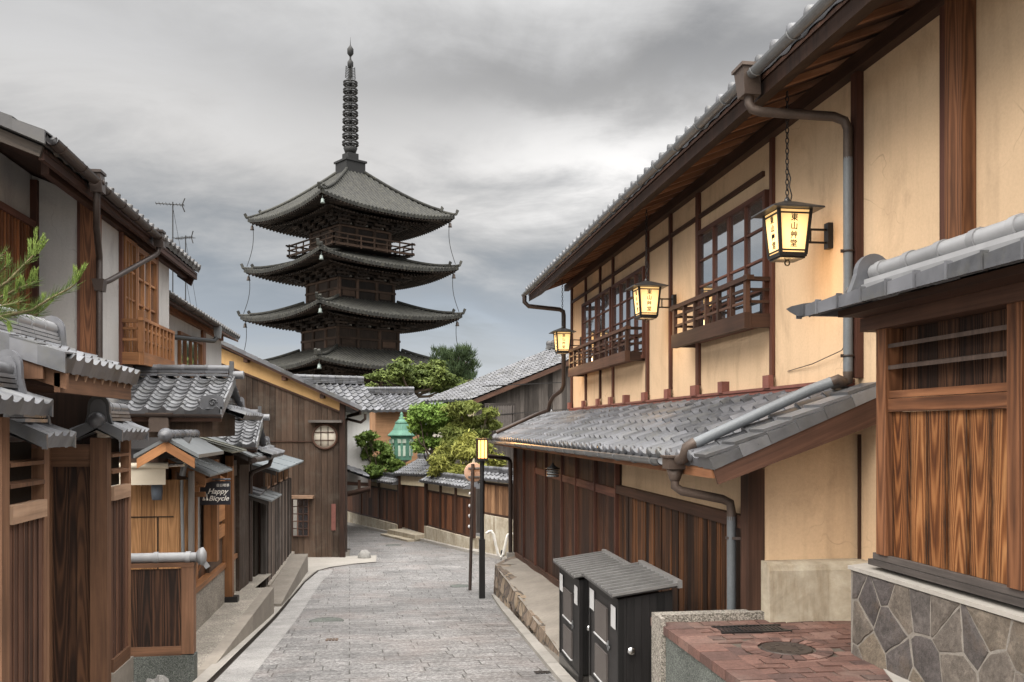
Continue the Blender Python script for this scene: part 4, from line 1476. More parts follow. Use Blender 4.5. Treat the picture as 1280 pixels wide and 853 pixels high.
mb = MB(); mb.box(1.985, 2.83, 6.305, 6.42, -1.0, TZ + .06); mb.box(1.985, 2.018, 6.18, 6.303, -1.0, TZ + .06)
tag(mb.build('washed_kerb_wall', M['washed']), 'pale pebble-finish kerb wall between the bins and brick terrace', 'kerb wall')
mb = MB()
gp = atY(922, 793, 5.6)
gx, gy_ = 2.55, 6.0
for k in range(16): mb.box(2.36 + k * .03, 2.36 + k * .03 + .016, 5.93, 6.09, TZ + .001, TZ + .010)
mb.box(2.34, 2.86, 5.905, 5.928, TZ + .001, TZ + .012); mb.box(2.34, 2.86, 6.092, 6.115, TZ + .001, TZ + .012); mb.box(2.35, 2.85, 5.93, 6.09, TZ + .0005, TZ + .002)
tag(mb.build('drain_grate', M['blackmetal']), 'long dark drain grate in the brick paving at the kerb', 'drain grate')
mb = MB()
mc = (2.60, 5.45, TZ - .02)
mb.lathe(mc, [(.165, 0), (.165, .028), (.155, .031), (.148, .027), (.0, .027)], 28)
for a in range(10):
    t = a * .628
    mb.box(mc[0] + .09 * math.cos(t) - .012, mc[0] + .09 * math.cos(t) + .012, mc[1] + .09 * math.sin(t) - .012, mc[1] + .09 * math.sin(t) + .012, mc[2] + .027, mc[2] + .031)
mh = mb.build('manhole_cover', M['iron'])
tag(mh, 'round iron manhole cover ringed by radial bricks on the terrace', 'manhole cover')
mb = MB()
for k in range(22):
    a = 2 * math.pi * k / 22
    ra, rb = .185, .29
    da = math.pi / 22 * .86
    mb.prism([(mc[0] + ra * math.cos(a - da), mc[1] + ra * math.sin(a - da), TZ + .004), (mc[0] + rb * math.cos(a - da), mc[1] + rb * math.sin(a - da), TZ + .002), (mc[0] + rb * math.cos(a + da), mc[1] + rb * math.sin(a + da), TZ + .002), (mc[0] + ra * math.cos(a + da), mc[1] + ra * math.sin(a + da), TZ + .002)], (0, 0, .006))
tag(mb.build('brick_ring', M['brick_unit']), kind='structure')
mb = MB(); mb.prism([(2.62, 3.6, TZ), (2.99, 4.6, TZ), (2.99, 3.0, TZ), (2.62, 3.0, TZ)], (0, 0, .004))
mb.prism([(2.75, 4.35, TZ), (2.97, 4.95, TZ), (2.97, 3.5, TZ), (2.62, 3.6, TZ)], (0, 0, .008))
tag(mb.build('terrace_patch', M['concrete_pale']), kind='structure')

# ---------------------------------------------------------------- stone base and fence with its tiled cap
BW = thing('stone_base_wall', 'low wall of dark irregular stones with pale joints under the plank fence', 'wall', (3.1, 4, TZ))
mb = MB(); mb.box(2.9595, 3.3, 1.6, 5.2865, 0, .74); mb.build('mortar_bed', M['mortar'], BW)


def stone_face(mb, w, h, seeds, place, joint=.0055, thick=.03):
    """irregular stones: cells about the seeds, cut by their bisectors, inset by the joint, faces proud and tilted"""
    for i, (sx, sy_) in enumerate(seeds):
        poly = [(0, 0), (w, 0), (w, h), (0, h)]
        for j, (tx, ty) in enumerate(seeds):
            if i == j: continue
            mx, my = (sx + tx) / 2, (sy_ + ty) / 2
            nx, ny = tx - sx, ty - sy_
            L = math.hypot(nx, ny); nx /= L; ny /= L
            lim = mx * nx + my * ny - joint
            out = []
            for k in range(len(poly)):
                a, b = poly[k], poly[(k + 1) % len(poly)]
                da, db = a[0] * nx + a[1] * ny - lim, b[0] * nx + b[1] * ny - lim
                if da <= 0: out.append(a)
                if (da < 0 < db) or (db < 0 < da):
                    t = da / (da - db); out.append((a[0] + (b[0] - a[0]) * t, a[1] + (b[1] - a[1]) * t))
            poly = out
            if len(poly) < 3: break
        if len(poly) < 3: continue
        # roughen the outline
        rough = []
        for k in range(len(poly)):
            a, b = poly[k], poly[(k + 1) % len(poly)]
            L = math.hypot(b[0] - a[0], b[1] - a[1]); n = max(1, int(L / .05))
            for q in range(n):
                t = q / n; rough.append((a[0] + (b[0] - a[0]) * t + random.uniform(-.004, .004), a[1] + (b[1] - a[1]) * t + random.uniform(-.004, .004)))
        cx_ = sum(p[0] for p in rough) / len(rough); cy_ = sum(p[1] for p in rough) / len(rough)
        rnd = random.random()
        tx, ty = random.uniform(-.03, .03), random.uniform(-.03, .03)
        rings = []
        for (f, d_) in ((1.0, 0), (.996, thick * .88), (.955, thick), (.6, thick * 1.12)):
            rings.append([place(cx_ + (x - cx_) * f, cy_ + (y - cy_) * f, d_ + (tx * (x - cx_) + ty * (y - cy_) if d_ else 0)) for x, y in rough])
        n = len(rough)
        for a, b in zip(rings, rings[1:]):
            for k in range(n): mb.face([a[k], a[(k + 1) % n], b[(k + 1) % n], b[k]], None, 0, rnd)
        mb.face(rings[-1], None, 0, rnd)


def seeds_in(w, h, n, mind):
    out = []
    for _ in range(4000):
        p = (random.uniform(.02, w - .02), random.uniform(.02, h - .02))
        if all(math.hypot((p[0] - q[0]), (p[1] - q[1]) * 1.1) > mind * random.uniform(.45, 1.35) for q in out): out.append(p)
        if len(out) >= n: break
    return out
random.seed(23)
mb = MB()
stone_face(mb, 3.66, .73, seeds_in(3.66, .73, 60, .25), lambda u, v, d_: V((2.985 - d_, 5.262 - u, .005 + v)))
stone_face(mb, .31, .73, seeds_in(.31, .73, 5, .2), lambda u, v, d_: V((3.295 - u, 5.262 + d_, .005 + v)))
mb.build('stones', M['stone'], BW)
mb = MB(); mb.prism([(2.945, 1.6, .742), (3.3, 1.6, .742), (3.3, 1.6, .80), (2.945, 1.6, .765)], (0, 3.70, 0)); mb.build('cap', M['concrete_pale'], BW)
FN = thing('plank_fence', 'scorched cedar plank fence with open slats under a small tiled roof', 'fence', (3.05, 4, .78))
FX = 3.03
mb = MB(); mb.box(2.98, 3.14, 1.7, 5.12, .80, .835); mb.box(3.0, 3.12, 1.7, 5.10, .838, .875); mb.build('sill', M['greysill'], FN)
posts_y = [4.985, 3.835, 2.7]
for yy in posts_y:
    mb = MB(); mb.box(2.985, 3.095, yy - .052, yy + .052, .877, 2.42); mb.build('post', M['post'], FN)
for a, b in zip(posts_y, posts_y[1:]):
    hi, lo = a - .052, b + .052
    n = 6
    for i in range(n):
        w = (hi - lo) / n
        y0 = lo + w * i
        mb = MB(); mb.box(FX + random.uniform(-.004, .004), FX + .03, y0 + .006, y0 + w - .006, .877, 1.745); mb.build('plank', M['cedar'], FN)
    mb = MB(); mb.box(3.0, 3.06, lo, hi, 1.747, 1.825); mb.box(3.005, 3.06, lo, hi, 1.829, 1.872); mb.build('rail', M['post'], FN)
    for zz in (2.0, 2.13):
        mb = MB(); mb.prism([(3.0, lo, zz), (3.07, lo, zz + .012), (3.07, lo, zz + .036), (3.0, lo, zz + .024)], (0, hi - lo, 0), uvdir=(0, 1, 0)); mb.build('slat', M['slatgrey'], FN)
    mb = MB(); mb.box(3.062, 3.075, lo, hi, .877, 1.74); mb.build('gap_shade_sheet', M['dim'], FN)  # near-black sheet added so the gaps between planks read as deep shade
    mb = MB()
    y0 = lo - .05
    while y0 < hi + .09:
        y1 = min(y0 + .19, hi + .10); mb.box(3.10, 3.12, y0 + .002, y1 - .002, 1.875, 2.36); y0 = y1
    mb.build('back_board', M['cedar_dark'], FN)
mb = MB(); mb.box(2.78, 3.30, 1.8, 5.12, 2.335, 2.375); mb.box(2.95, 3.13, 1.8, 5.16, 2.25, 2.334); mb.build('eave_board', M['dark'], FN)
# cap roof: eave blocks facing the street, slopes, ridge with its end tile
mb = MB()
mb.roof((2.64, 1.8, 2.40), (2.64, 5.25, 2.40), (.40, 0, .12), tw=.25, course=.2, depth=.018, step=.018, lip=.05, wave='flat')
y = 1.8
k = 0
while y < 5.2:
    z = 2.40
    mb.prism([(2.635, y, z - .045), (2.635, y + .236, z - .045), (2.635, y + .236, z + .022), (2.635, y, z + .034)], (-.022, 0, -.004))
    mb.box(2.605, 2.64, y + .238, y + .252, z - .052, z + .036)
    y += .252; k += 1
# upswept corner tile at the end of the eave
mb.prism([(2.60, 5.22, 2.355), (2.60, 5.30, 2.362), (2.60, 5.40, 2.40), (2.60, 5.46, 2.43), (2.60, 5.38, 2.437), (2.60, 5.22, 2.432)], (.07, 0, .01))
mb.roof((3.44, 5.25, 2.40), (3.44, 1.8, 2.40), (-.40, 0, .12), tw=.25, course=.2, depth=.018, step=.018, lip=.05, wave='flat')
mb.prism([(2.66, 5.25, 2.36), (3.42, 5.25, 2.36), (3.42, 5.25, 2.42), (3.06, 5.25, 2.53), (3.02, 5.25, 2.53), (2.66, 5.25, 2.42)], (0, .03, 0))
mb.build('cap_roof', M['tile'], FN)
mb = MB()
for kk in range(2): mb.box(2.95 + kk * .02, 3.13 - kk * .02, 1.8, 5.16, 2.515 + kk * .034, 2.515 + kk * .034 + .03)
y = 1.8
while y < 5.1:
    mb.tube([(3.04, y, 2.625), (3.04, min(y + .29, 5.14), 2.625)], .052, 14)
    mb.tube([(3.04, y - .02, 2.625), (3.04, y + .035, 2.625)], .061, 14)
    y += .295
mb.build('ridge', M['tile_ridge'], FN)
mb = MB()
arc = [(3.04 + .115 * math.cos(a), 2.62 + .125 * math.sin(a)) for a in [math.pi * k / 12 for k in range(13)]]
mb.prism([(x, 5.15, z) for x, z in [(3.20, 2.50)] + [(3.175, 2.56)] + arc + [(2.905, 2.56), (2.88, 2.50)]], (0, .05, 0))
mb.lathe((3.04, 5.2, 2.61), [(.06, 0), (.06, .03), (.045, .045), (0, .05)], 14, axis=(0, 1, 0))
mb.lathe((2.93, 5.2, 2.515), [(.035, 0), (.035, .04), (0, .05)], 10, axis=(0, 1, 0))
mb.build('ridge_end_tile', M['tile'], FN)

# ---------------------------------------------------------------- two black bin cabinets
def make_bin(y0, y1, zt, label):
    z0 = ground((y0 + y1) / 2)
    x0, x1 = 1.86, 2.31
    B = thing('bin_cabinet', label, 'bin', ((x0 + x1) / 2, (y0 + y1) / 2, z0 - .05), 'black wooden bin cabinets on the kerb')
    mb = MB()
    nb = 7
    for i in range(nb):
        a = x0 + (x1 - x0) * i / nb; b = x0 + (x1 - x0) * (i + 1) / nb
        mb.prism([(a + .001, y0, z0 + .14), (b - .001, y0, z0 + .14), (b - .001, y0, zt + .14 * (b - x0) - .02), (a + .001, y0, zt + .14 * (a - x0) - .02)], (0, .02, 0), uvdir=(0, 0, 1))
    mb.box(x0 + .005, x1 - .004, y0 + .022, y1 - .004, z0 + .12, zt - .03)
    mb.box(x0 - .006, x0 + .03, y0 - .006, y0 + .03, z0 + .05, zt - .02)
    mb.box(x0 - .006, x0 + .03, y1 - .03, y1 + .006, z0 + .05, zt - .02)
    mb.box(x0 - .004, x0 + .02, y0 + .03, y1 - .03, zt - .09, zt - .02)
    mb.build('body', M['black'], B)
    L = y1 - y0
    for (za, zb_) in ((z0 + .20, z0 + .47), (z0 + .57, z0 + .86)):
        mb = MB(); mb.box(x0 - .012, x0 + .006, y0 + .36 * L, y0 + .76 * L, za, zb_)
        pn = mb.build('vent_panel', M['ventgrey'], B)
        mb = MB()
        w = .012
        mb.box(x0 - .02, x0 - .0, y0 + .36 * L - w, y0 + .76 * L + w, za - w, za)
        mb.build('ledge', M['sticker'], pn)
    for a, b in ((.07, .21), (.80, .96)):
        mb = MB(); mb.box(x0 - .010, x0 - .007, y0 + a * L, y0 + b * L, zt - .28, zt - .10); mb.build('notice', M['sticker'], B)
    mb = MB()
    mb.box(x0 - .01, x1 + .005, y0 + .02, y1 - .02, z0 - .08, z0 + .118)
    mb.build('skirt', M['skirt'], B)
    mb = MB()
    mb.lathe(((x0 * .75 + x1 * .25) - .02, y0, z0 + .60), [(.012, 0), (.012, .03), (.032, .035), (.035, .05), (.025, .062), (0, .064)], 14, axis=(0, -1, 0))
    mb.build('knob', M['steel'], B)
    mb = MB()
    mb.box(x0 - .014, x0 - .004, y0 + .29 * L, y0 + .31 * L, z0 + .52, z0 + .60); mb.box(x0 - .014, x0 - .004, y0 + .26 * L, y0 + .34 * L, z0 + .545, z0 + .56)
    mb.build('latch', M['gutter'], B)
    # ribbed lid, lifting towards the wall
    mb = MB()
    xa, xb = x0 - .065, x1 + .055
    za, zb_ = zt - .0, zt + .14 * (xb - xa)
    mb.prism([(xa, y0 - .045, za), (xb, y0 - .045, zb_), (xb, y0 - .045, zb_ + .018), (xa, y0 - .045, za + .018)], (0, L + .09, 0), rnd=.3)
    lid = mb.build('lid', M['lidmetal'], B)
    mb = MB()
    n = 10
    for i in range(n):
        yy = y0 - .05 + (L + .08) * i / (n - 1)
        mb.bar((xa, yy, za + .026), (xb - .03, yy, zb_ + .022), .02, .022, rnd=.5)
    mb.box(xb - .03, xb + .012, y0 - .05, y1 + .05, zb_ - .012, zb_ + .05, rnd=.9)
    mb.build('ribs', M['lidrib'], lid)
    return B
make_bin(6.90, 7.92, .285, 'near black bin cabinet with ribbed lid beside the pebble kerb wall')
make_bin(8.34, 9.32, .195, 'far black bin cabinet with ribbed lid, half hidden behind its twin')
# ================================================================ left side
random.seed(21)


def shield(mb, c, w, h, t, axis='y', boss=True):
    """rounded ridge-end tile standing on c (foot centre), thickness t along +axis"""
    c = V(c)
    def P(u, z, d_): return c + (V((u, d_, z)) if axis == 'y' else V((d_, u, z)))
    prof = [(-.62, 0), (-.55, .12), (-.48, .35), (-.46, .6)] + [(-.46 * math.cos(a), .62 + .38 * math.sin(a)) for a in [math.pi * k / 10 for k in range(1, 10)]] + [(.46, .6), (.48, .35), (.55, .12), (.62, 0)]
    mb.prism([P(u * w, z * h, 0) for u, z in prof], P(0, 0, t) - P(0, 0, 0))
    inner = [(u * .72, z * .82 + .03) for u, z in prof]
    mb.prism([P(u * w, z * h, -.012) for u, z in inner], P(0, 0, .012) - P(0, 0, 0))


def ridge_bundle(mb, p, q, w, layers, r, cap=True, dz=.034):
    p = V(p); q = V(q)
    for k in range(layers):
        ww = w * (1 - .12 * k)
        a = p + V((0, 0, dz * (k + .5)))
        L = (q - p).length; n = max(1, round(L / .3))
        for i in range(n):
            aa = a + (q - p) * (i / n); bb = a + (q - p) * ((i + 1) / n - .004)
            mb.bar(aa, bb, ww, dz * .72)
    if cap:
        a = p + V((0, 0, dz * layers + r * .5)); L = (q - p).length; n = max(1, round(L / .28))
        for i in range(n):
            aa = a + (q - p) * (i / n); bb = a + (q - p) * ((i + 1) / n)
            mb.tube([aa, bb], r, 12)
            mb.tube([aa - (q - p).normalized() * .015, aa + (q - p).normalized() * .03], r * 1.13, 12)


def street_cap(parent, x, y0, y1, z, hw, rise, layers=3, end='far', sh=(.17, .24), tw=.16):
    """small tiled cap over a street-side wall: slopes to both sides, ridge along the street"""
    mb = MB()
    mb.roof((x + hw, y0, z), (x + hw, y1, z), (-hw, 0, rise), tw=tw, course=.2, depth=.03, step=.02, lip=.07, wave='r', ns=8)
    mb.roof((x - hw, y1, z), (x - hw, y0, z), (hw, 0, rise), tw=tw, course=.2, depth=.03, step=.02, lip=.07, wave='r', ns=6)
    for yy in (y0, y1 - .02):
        for s_ in (-1, 1):
            mb.prism([(x + s_ * hw * 1.02, yy, z - .075), (x + s_ * hw * 1.02, yy, z + .03), (x, yy, z + rise + .04), (x, yy, z + rise - .05)], (0, .022, 0))
    mb.build('cap_roof', M['tile'], parent)
    mb = MB()
    ridge_bundle(mb, (x, y0 + .08, z + rise + .01), (x, y1 - .08, z + rise + .01), .15, layers, .05)
    mb.build('ridge', M['tile_pale'], parent)
    mb = MB()
    yy = y1 - .08 if end == 'far' else y0 + .05
    shield(mb, (x, yy, z + rise - .02), sh[0], sh[1], .045)
    mb.build('ridge_end_tile', M['tile'], parent)
    if end == 'near':
        mb = MB(); mb.lathe((x, y0 - .02, z + rise + .02), [(0, -.07), (.04, -.06), (.065, -.03), (.07, 0), (.07, .06)], 16, axis=(0, 1, 0)); mb.build('ridge_boss', M['tile'], parent)


# ---------------------------------------------------------------- gate and its side walls
def side_panel(parent, x, y0, y1, zb, zr, ztop, nslat=2, rails=None):
    mb = MB()
    n = max(4, round((y1 - y0) / .085))
    for i in range(n):
        a = y0 + (y1 - y0) * i / n; b = y0 + (y1 - y0) * (i + 1) / n
        mb.box(x - .02, x + random.uniform(0, .004), a + .001, b - .004, zb, zr)
        mb.box(x + .004, x + .010, b - .012, b - .001, zb, zr)
    mb.build('boards', M['gate_panel'], parent)
    mb = MB(); mb.box(x - .03, x + .035, y0, y1, zr, zr + .125); mb.build('rail', M['pale'], parent)
    for k in range(nslat):
        zz = zr + .125 + (ztop - zr - .125) * (k + .8) / (nslat + .6)
        mb = MB(); mb.prism([(x + .02, y0, zz), (x - .05, y0, zz + .012), (x - .05, y0, zz + .04), (x + .02, y0, zz + .028)], (0, y1 - y0, 0), uvdir=(0, 1, 0)); mb.build('slat', M['gate'], parent)
    mb = MB(); mb.box(x - .09, x - .075, y0, y1, zr + .12, ztop + .05); mb.build('back_board', M['dim'], parent)
    mb = MB(); mb.box(x - .03, x + .03, y0, y1, zb - .13, zb); mb.build('sill', M['gate'], parent)


GT = thing('roofed_gate', 'brown timber street gate with tiled roof, dark plank door and rounded ridge ends', 'gate', (-2.8, 7.6, ground(7.6)))
gx0 = -2.5
for (a, b, zb, ztop) in ((6.30, 6.90, -.6, 1.50), (8.52, 9.05, -.48, 1.50)):
    side_panel(GT, gx0, a, b, zb, 1.0 if a < 7 else .98, ztop)
for (x, y, w, dp, z1) in ((-2.53, 6.22, .10, .12, 1.72), (-2.545, 6.96, .11, .10, 1.50), (-2.56, 8.44, .145, .12, 1.56), (-2.525, 9.09, .08, .07, 1.56), (-3.03, 8.44, .11, .11, 1.6)):
    mb = MB(); mb.box(x - w / 2, x + w / 2, y - dp / 2, y + dp / 2, ground(y) - .05, z1); mb.build('post', M['gate'], GT)
mb = MB(); mb.box(-3.1, -2.5, 8.40, 8.48, 1.36, 1.50); mb.box(-3.1, -2.62, 8.41, 8.47, 1.30, 1.358); mb.build('lintel', M['gate'], GT)
mb = MB()
for i, (a, b) in enumerate(((-2.975, -2.84), (-2.838, -2.77), (-2.768, -2.63))):
    mb.box(a, b, 8.45 + .004 * i, 8.49, ground(8.5) - .05, 1.30)
mb.build('door', M['cedar_dark'], GT)
mb = MB(); mb.box(-2.6, -2.46, 8.5, 9.12, ground(9) - .3, -.60); mb.build('footing', M['concrete'], GT)
mb = MB(); mb.box(-2.6, -2.46, 6.2, 6.95, ground(6.5) - .3, -.72); mb.build('footing', M['concrete'], GT)
# main gate roof
gz, gxe = 2.12, -2.2
mb = MB()
mb.roof((gxe, 6.5, gz), (gxe, 8.35, gz), (-.72, 0, .24), tw=.19, course=.21, depth=.035, step=.022, lip=.085, wave='r', ns=8)
mb.roof((-3.64, 8.35, gz), (-3.64, 6.5, gz), (.72, 0, .24), tw=.19, course=.21, depth=.035, step=.022, lip=.085, wave='r', ns=6)
for i in range(4):   # stepped verge tiles
    a = V((gxe, 6.48, gz)) + V((-.72, 0, .24)) * (i / 4); b = V((gxe, 6.48, gz)) + V((-.72, 0, .24)) * ((i + 1) / 4)
    mb.prism([a + V((0, 0, -.09)), a + V((0, 0, .045)), b + V((0, 0, .035)), b + V((0, 0, -.09))], (0, .025, 0))
    mb.prism([a + V((0, 0, .045)), a + V((0, .2, .055)), b + V((0, .2, .045)), b + V((0, 0, .035))], (0, 0, .012))
mb.build('main_roof', M['tile'], GT)
mb = MB()
ridge_bundle(mb, (-2.92, 6.55, gz + .23), (-2.92, 8.25, gz + .23), .2, 4, .065)
mb.build('ridge', M['tile_ridge'], GT)
mb = MB(); shield(mb, (-2.92, 8.25, gz + .16), .24, .36, .05); mb.build('ridge_end_tile', M['tile'], GT)
mb = MB()
mb.prism([(gxe - .02, 6.56, gz - .20), (gxe - .02, 6.56, gz - .09), (-2.92, 6.56, gz + .15), (-2.92, 6.56, gz + .02)], (0, .05, 0), uvdir=(1, 0, -.3))
mb.box(gxe - .10, gxe - .06, 6.56, 8.3, gz - .22, gz - .085)
mb.box(-2.62, -2.52, 6.45, 8.42, gz - .14, gz + .0)
mb.prism([(-2.35, 6.50, gz - .13), (-2.35, 6.50, gz - .02), (-2.9, 6.50, gz + .12), (-2.9, 6.50, gz - .13)], (0, .04, 0))
mb.build('roof_beam', M['gate'], GT)
mb = MB()
for i in range(9):
    yy = 6.68 + i * .2
    mb.bar((gxe - .05, yy, gz - .10), (-2.9, yy, gz + .13), .03, .05)
mb.build('rafters', M['pale'], GT)
mb = MB(); mb.box(-3.45, -3.4, 6.5, 8.5, ground(8), gz + .1); mb.box(-3.10, -3.07, 6.95, 8.38, ground(8) - .2, 1.6); mb.box(-3.4, -2.62, 8.5, 8.54, 1.3, gz + .05); mb.build('back_wall', M['dark'], GT)
mb = MB(); mb.box(-3.5, -2.5, 6.55, 8.3, gz - .16, gz - .13); mb.build('ceiling_board', M['dark'], GT)
street_cap(GT, -2.52, 4.6, 6.42, 1.80, .26, .10, 3, 'far', (.19, .30))
street_cap(GT, -2.55, 6.44, 7.02, 1.575, .24, .10, 3, 'far', (.15, .24), .14)
street_cap(GT, -2.56, 8.32, 9.22, 1.60, .215, .10, 3, 'near', (.20, .27), .15)
random.seed(3)
mb = MB()
for k in range(9):
    c = V((-2.36 + random.uniform(-.12, .30), 8.62 + k * .055, ground(8.8) - .02))
    r = random.uniform(.04, .085); n = 8
    jit = [[random.uniform(.7, 1.25) for _ in range(n)] for _ in range(3)]
    rings = [[c + V((math.cos(6.283 * i / n) * r * f * jit[q][i], math.sin(6.283 * i / n) * r * .8 * f * jit[q][i], z * r * random.uniform(.8, 1.2))) for i in range(n)] for q, (f, z) in enumerate(((1.0, 0), (.95, .7), (.5, 1.25)))]
    for q in range(2):
        for i in range(n): mb.face([rings[q][i], rings[q][(i + 1) % n], rings[q + 1][(i + 1) % n], rings[q + 1][i]], None, 0, .5)
    mb.face(rings[2], None, 0, .5)
tag(mb.build('edge_rocks', M['fieldstone_grey']), 'broken grey rocks at the foot of the brown gate', 'rocks')

# ---------------------------------------------------------------- low wing wall with round tile coping
WW = thing('wing_wall', 'low dark plank wing wall with round tile coping on a granite foot', 'wing wall', (-2.25, 9.32, ground(9.3)))
mb = MB()
x = -2.62
for w in (.15, .135, .12, .135, .15):
    mb.box(x, x + w - .004, 9.305, 9.33, -.62, .22); x += w
mb.build('planks', M['cedar_dark'], WW)
mb = MB(); mb.box(-2.045, -1.925, 9.285, 9.40, -.64, .24); mb.build('post', M['gate'], WW)
mb = MB(); mb.box(-2.62, -2.047, 9.285, 9.36, -.65, -.56); mb.build('rail', M['gate'], WW)
mb = MB(); mb.box(-2.66, -1.92, 9.28, 9.40, .242, .285); mb.build('rail', M['gate'], WW)
mb = MB(); mb.box(-2.6, -1.915, 9.27, 9.42, ground(9.3) - .15, -.652); mb.build('foot', M['granite_dark'], WW)
mb = MB()
x = -2.62
while x < -1.95:
    x1 = min(x + .31, -1.9)
    mb.tube([(x, 9.33, .335), (x1, 9.33, .335)], .049, 14); mb.tube([(x - .01, 9.33, .335), (x + .035, 9.33, .335)], .058, 14)
    x = x1
mb.lathe((-1.90, 9.33, .34), [(.06, 0), (.085, .03), (.095, .055), (.05, .085), (0, .09)], 16, axis=(1, 0, 0))
mb.bar((-1.87, 9.34, .33), (-1.80, 9.36, .22), .03, .05)
mb.build('coping', M['tile_ridge'], WW)

# ---------------------------------------------------------------- left two-storey house (white plaster, orange-brown timber)
HB = thing('white_house', 'white plastered two storey house with orange brown balcony and dark tiled eaves', 'house', (-4.5, 13, -1.3))
WX, GX, GZ = -3.5, -3.25, 4.43
YB = 11.22
def uz(x): return GZ - .13 + (GX - .02 - x) * (1.05 / 2.6)
mb = MB(); mb.prism([(-6, YB, 1.2), (WX, YB, 1.2), (WX, YB, uz(WX)), (-5.6, YB, uz(-5.6)), (-6, YB, uz(-5.6))], (0, 3.8, 0), uvdir=(0, 0, 1)); mb.build('wall', M['white'], HB)
mb = MB(); mb.prism([(-6, 9.3, 1.2), (-4.18, 9.3, 1.2), (-4.18, 9.3, uz(-4.18)), (-5.6, 9.3, uz(-5.6)), (-6, 9.3, uz(-5.6))], (0, YB - 9.3 - .001, 0), uvdir=(0, 0, 1)); mb.build('wall', M['white'], HB)
# board cladding of the recessed bay
random.seed(9)
y = 9.3
mb = MB()
while y < YB - .1:
    mb.box(-4.18, -4.155 + random.uniform(0, .004), y, y + .07, 2.2, 4.02); mb.box(-4.156, -4.135, y + .066, y + .088, 2.2, 4.02); y += .09
mb.build('cladding', M['warm_dark'], HB)
mb = MB(); mb.box(-4.18, -4.11, 9.3, YB - .07, 4.02, 4.10); mb.box(-4.18, -4.10, YB - .065, YB - .002, 1.2, 4.6); mb.build('trim', M['redpost'], HB)
mb = MB()
for k in range(4):
    for yy in (9.7, 10.0, 10.3, 10.6): mb.box(-4.14, -4.10, yy, yy + .04, 2.3, 2.75)
for zz in (2.4, 2.55, 2.7): mb.box(-4.135, -4.095, 9.6, 10.75, zz, zz + .035)
mb.build('lattice', M['warm'], HB)
mb = MB(); mb.box(WX - .13, WX + .06, YB - .03, YB + .16, 1.2, 4.42); mb.build('post', M['post'], HB)
mb = MB(); mb.box(WX - .165, WX - .133, YB - .028, YB + .1, 1.2, 4.5); mb.build('trim', M['redpost'], HB)
# roof: eave above the street, deep overhang at the gable end
RB0, RB1 = 9.0, 16.1
mb = MB()
mb.roof((GX + .02, RB0, GZ), (GX + .02, RB1, GZ), (-2.6, 0, 1.05), tw=.262, course=.236, depth=.05, step=.03, lip=.06, wave='r', ns=7)
n_ = round((RB1 - RB0) / .262)
for i in range(n_):
    yy = RB0 + (i + .775) * (RB1 - RB0) / n_
    mb.lathe((GX - .005, yy, GZ + .035), [(0.05, 0), (.05, .04), (0, .048)], 10, axis=(1, 0, -.15))
for i in range(9):
    a = V((GX + .02, RB0 - .03, GZ)) + V((-2.6, 0, 1.05)) * (i / 9); b = V((GX + .02, RB0 - .03, GZ)) + V((-2.6, 0, 1.05)) * ((i + 1) / 9)
    mb.prism([a + V((0, 0, -.06)), a + V((0, 0, .06)), b + V((0, 0, .04)), b + V((0, 0, -.06))], (0, .03, 0))
    mb.prism([a + V((0, 0, .06)), a + V((0, .22, .07)), b + V((0, .22, .05)), b + V((0, 0, .04))], (0, 0, .014))
mb.build('roof', M['tile_dark'], HB)
mb = MB()
mb.prism([(GX - .06, RB0 + .06, GZ - .16), (GX - .03, RB0 + .06, GZ - .06), (GX - 2.6, RB0 + .06, GZ + .97), (GX - 2.6, RB0 + .06, GZ + .79)], (0, .05, 0), uvdir=(1, 0, -.4))
mb.build('verge_board', M['weathered_board'], HB)
mb = MB()
mb.prism([(GX - .02, RB0 + .12, GZ - .07), (GX - 2.6, RB0 + .12, GZ + .97), (GX - 2.6, RB0 + .12, GZ + .93), (GX - .02, RB0 + .12, GZ - .11)], (0, RB1 - RB0 - .15, 0), uvdir=(0, 1, 0))
mb.box(GX - .08, GX - .03, RB0 + .1, RB1, GZ - .18, GZ - .075)
mb.prism([(GX - .12, RB1 - .08, GZ - .30), (GX - .05, RB1 - .08, GZ - .12), (WX - .1, RB1 - .08, GZ + .05), (WX - .1, RB1 - .08, GZ - .14)], (0, .05, 0))
mb.box(WX + .0, WX + .08, YB - 1.6, RB1 - .1, GZ - .18, GZ - .03)
mb.build('soffit', M['soffit_red'], HB)
gutter('gutter', (GX + .07, RB0 + .02, GZ + .0), (GX + .07, 10.25, GZ - .03), M['gutter_dark'], HB, .065)
gutter('gutter', (GX + .07, 10.45, GZ - .05), (GX + .07, 13.0, GZ - .07), M['gutter_dark'], HB, .062)
def dbox(c, mat=M['gutter_dark'], parent=HB):
    mb = MB()
    mb.prism([c + V((-.07, -.08, .06)), c + V((-.07, .08, .06)), c + V((-.05, .06, -.15)), c + V((-.05, -.06, -.15))], (.13, 0, 0))
    mb.box(c.x - .085, c.x + .075, c.y - .10, c.y + .10, c.z + .06, c.z + .09)
    mb.build('gutter_box', mat, parent)
    mb = MB(); mb.lathe(c + V((.068, 0, -.03)), [(.03, 0), (.03, .012), (.012, .016), (0, .016)], 12, axis=(1, 0, 0)); mb.build('boss', mat, parent)
c1 = V((GX + .07, 10.34, GZ - .02)); c2 = V((GX + .07, 13.05, GZ - .08))
dbox(c1); dbox(c2)
mb = MB()
pxp, pyp = WX + .10, YB - .06
mb.tube([c1 + V((0, 0, -.14)), c1 + V((0, 0, -.32)), (GX + .02, 10.5, GZ - .50), (pxp, pyp, GZ - .72), (pxp, pyp, GZ - .80), (pxp, pyp, 1.9)], .038, 12)
mb.build('downpipe', M['gutter_dark'], HB)
mb = MB()
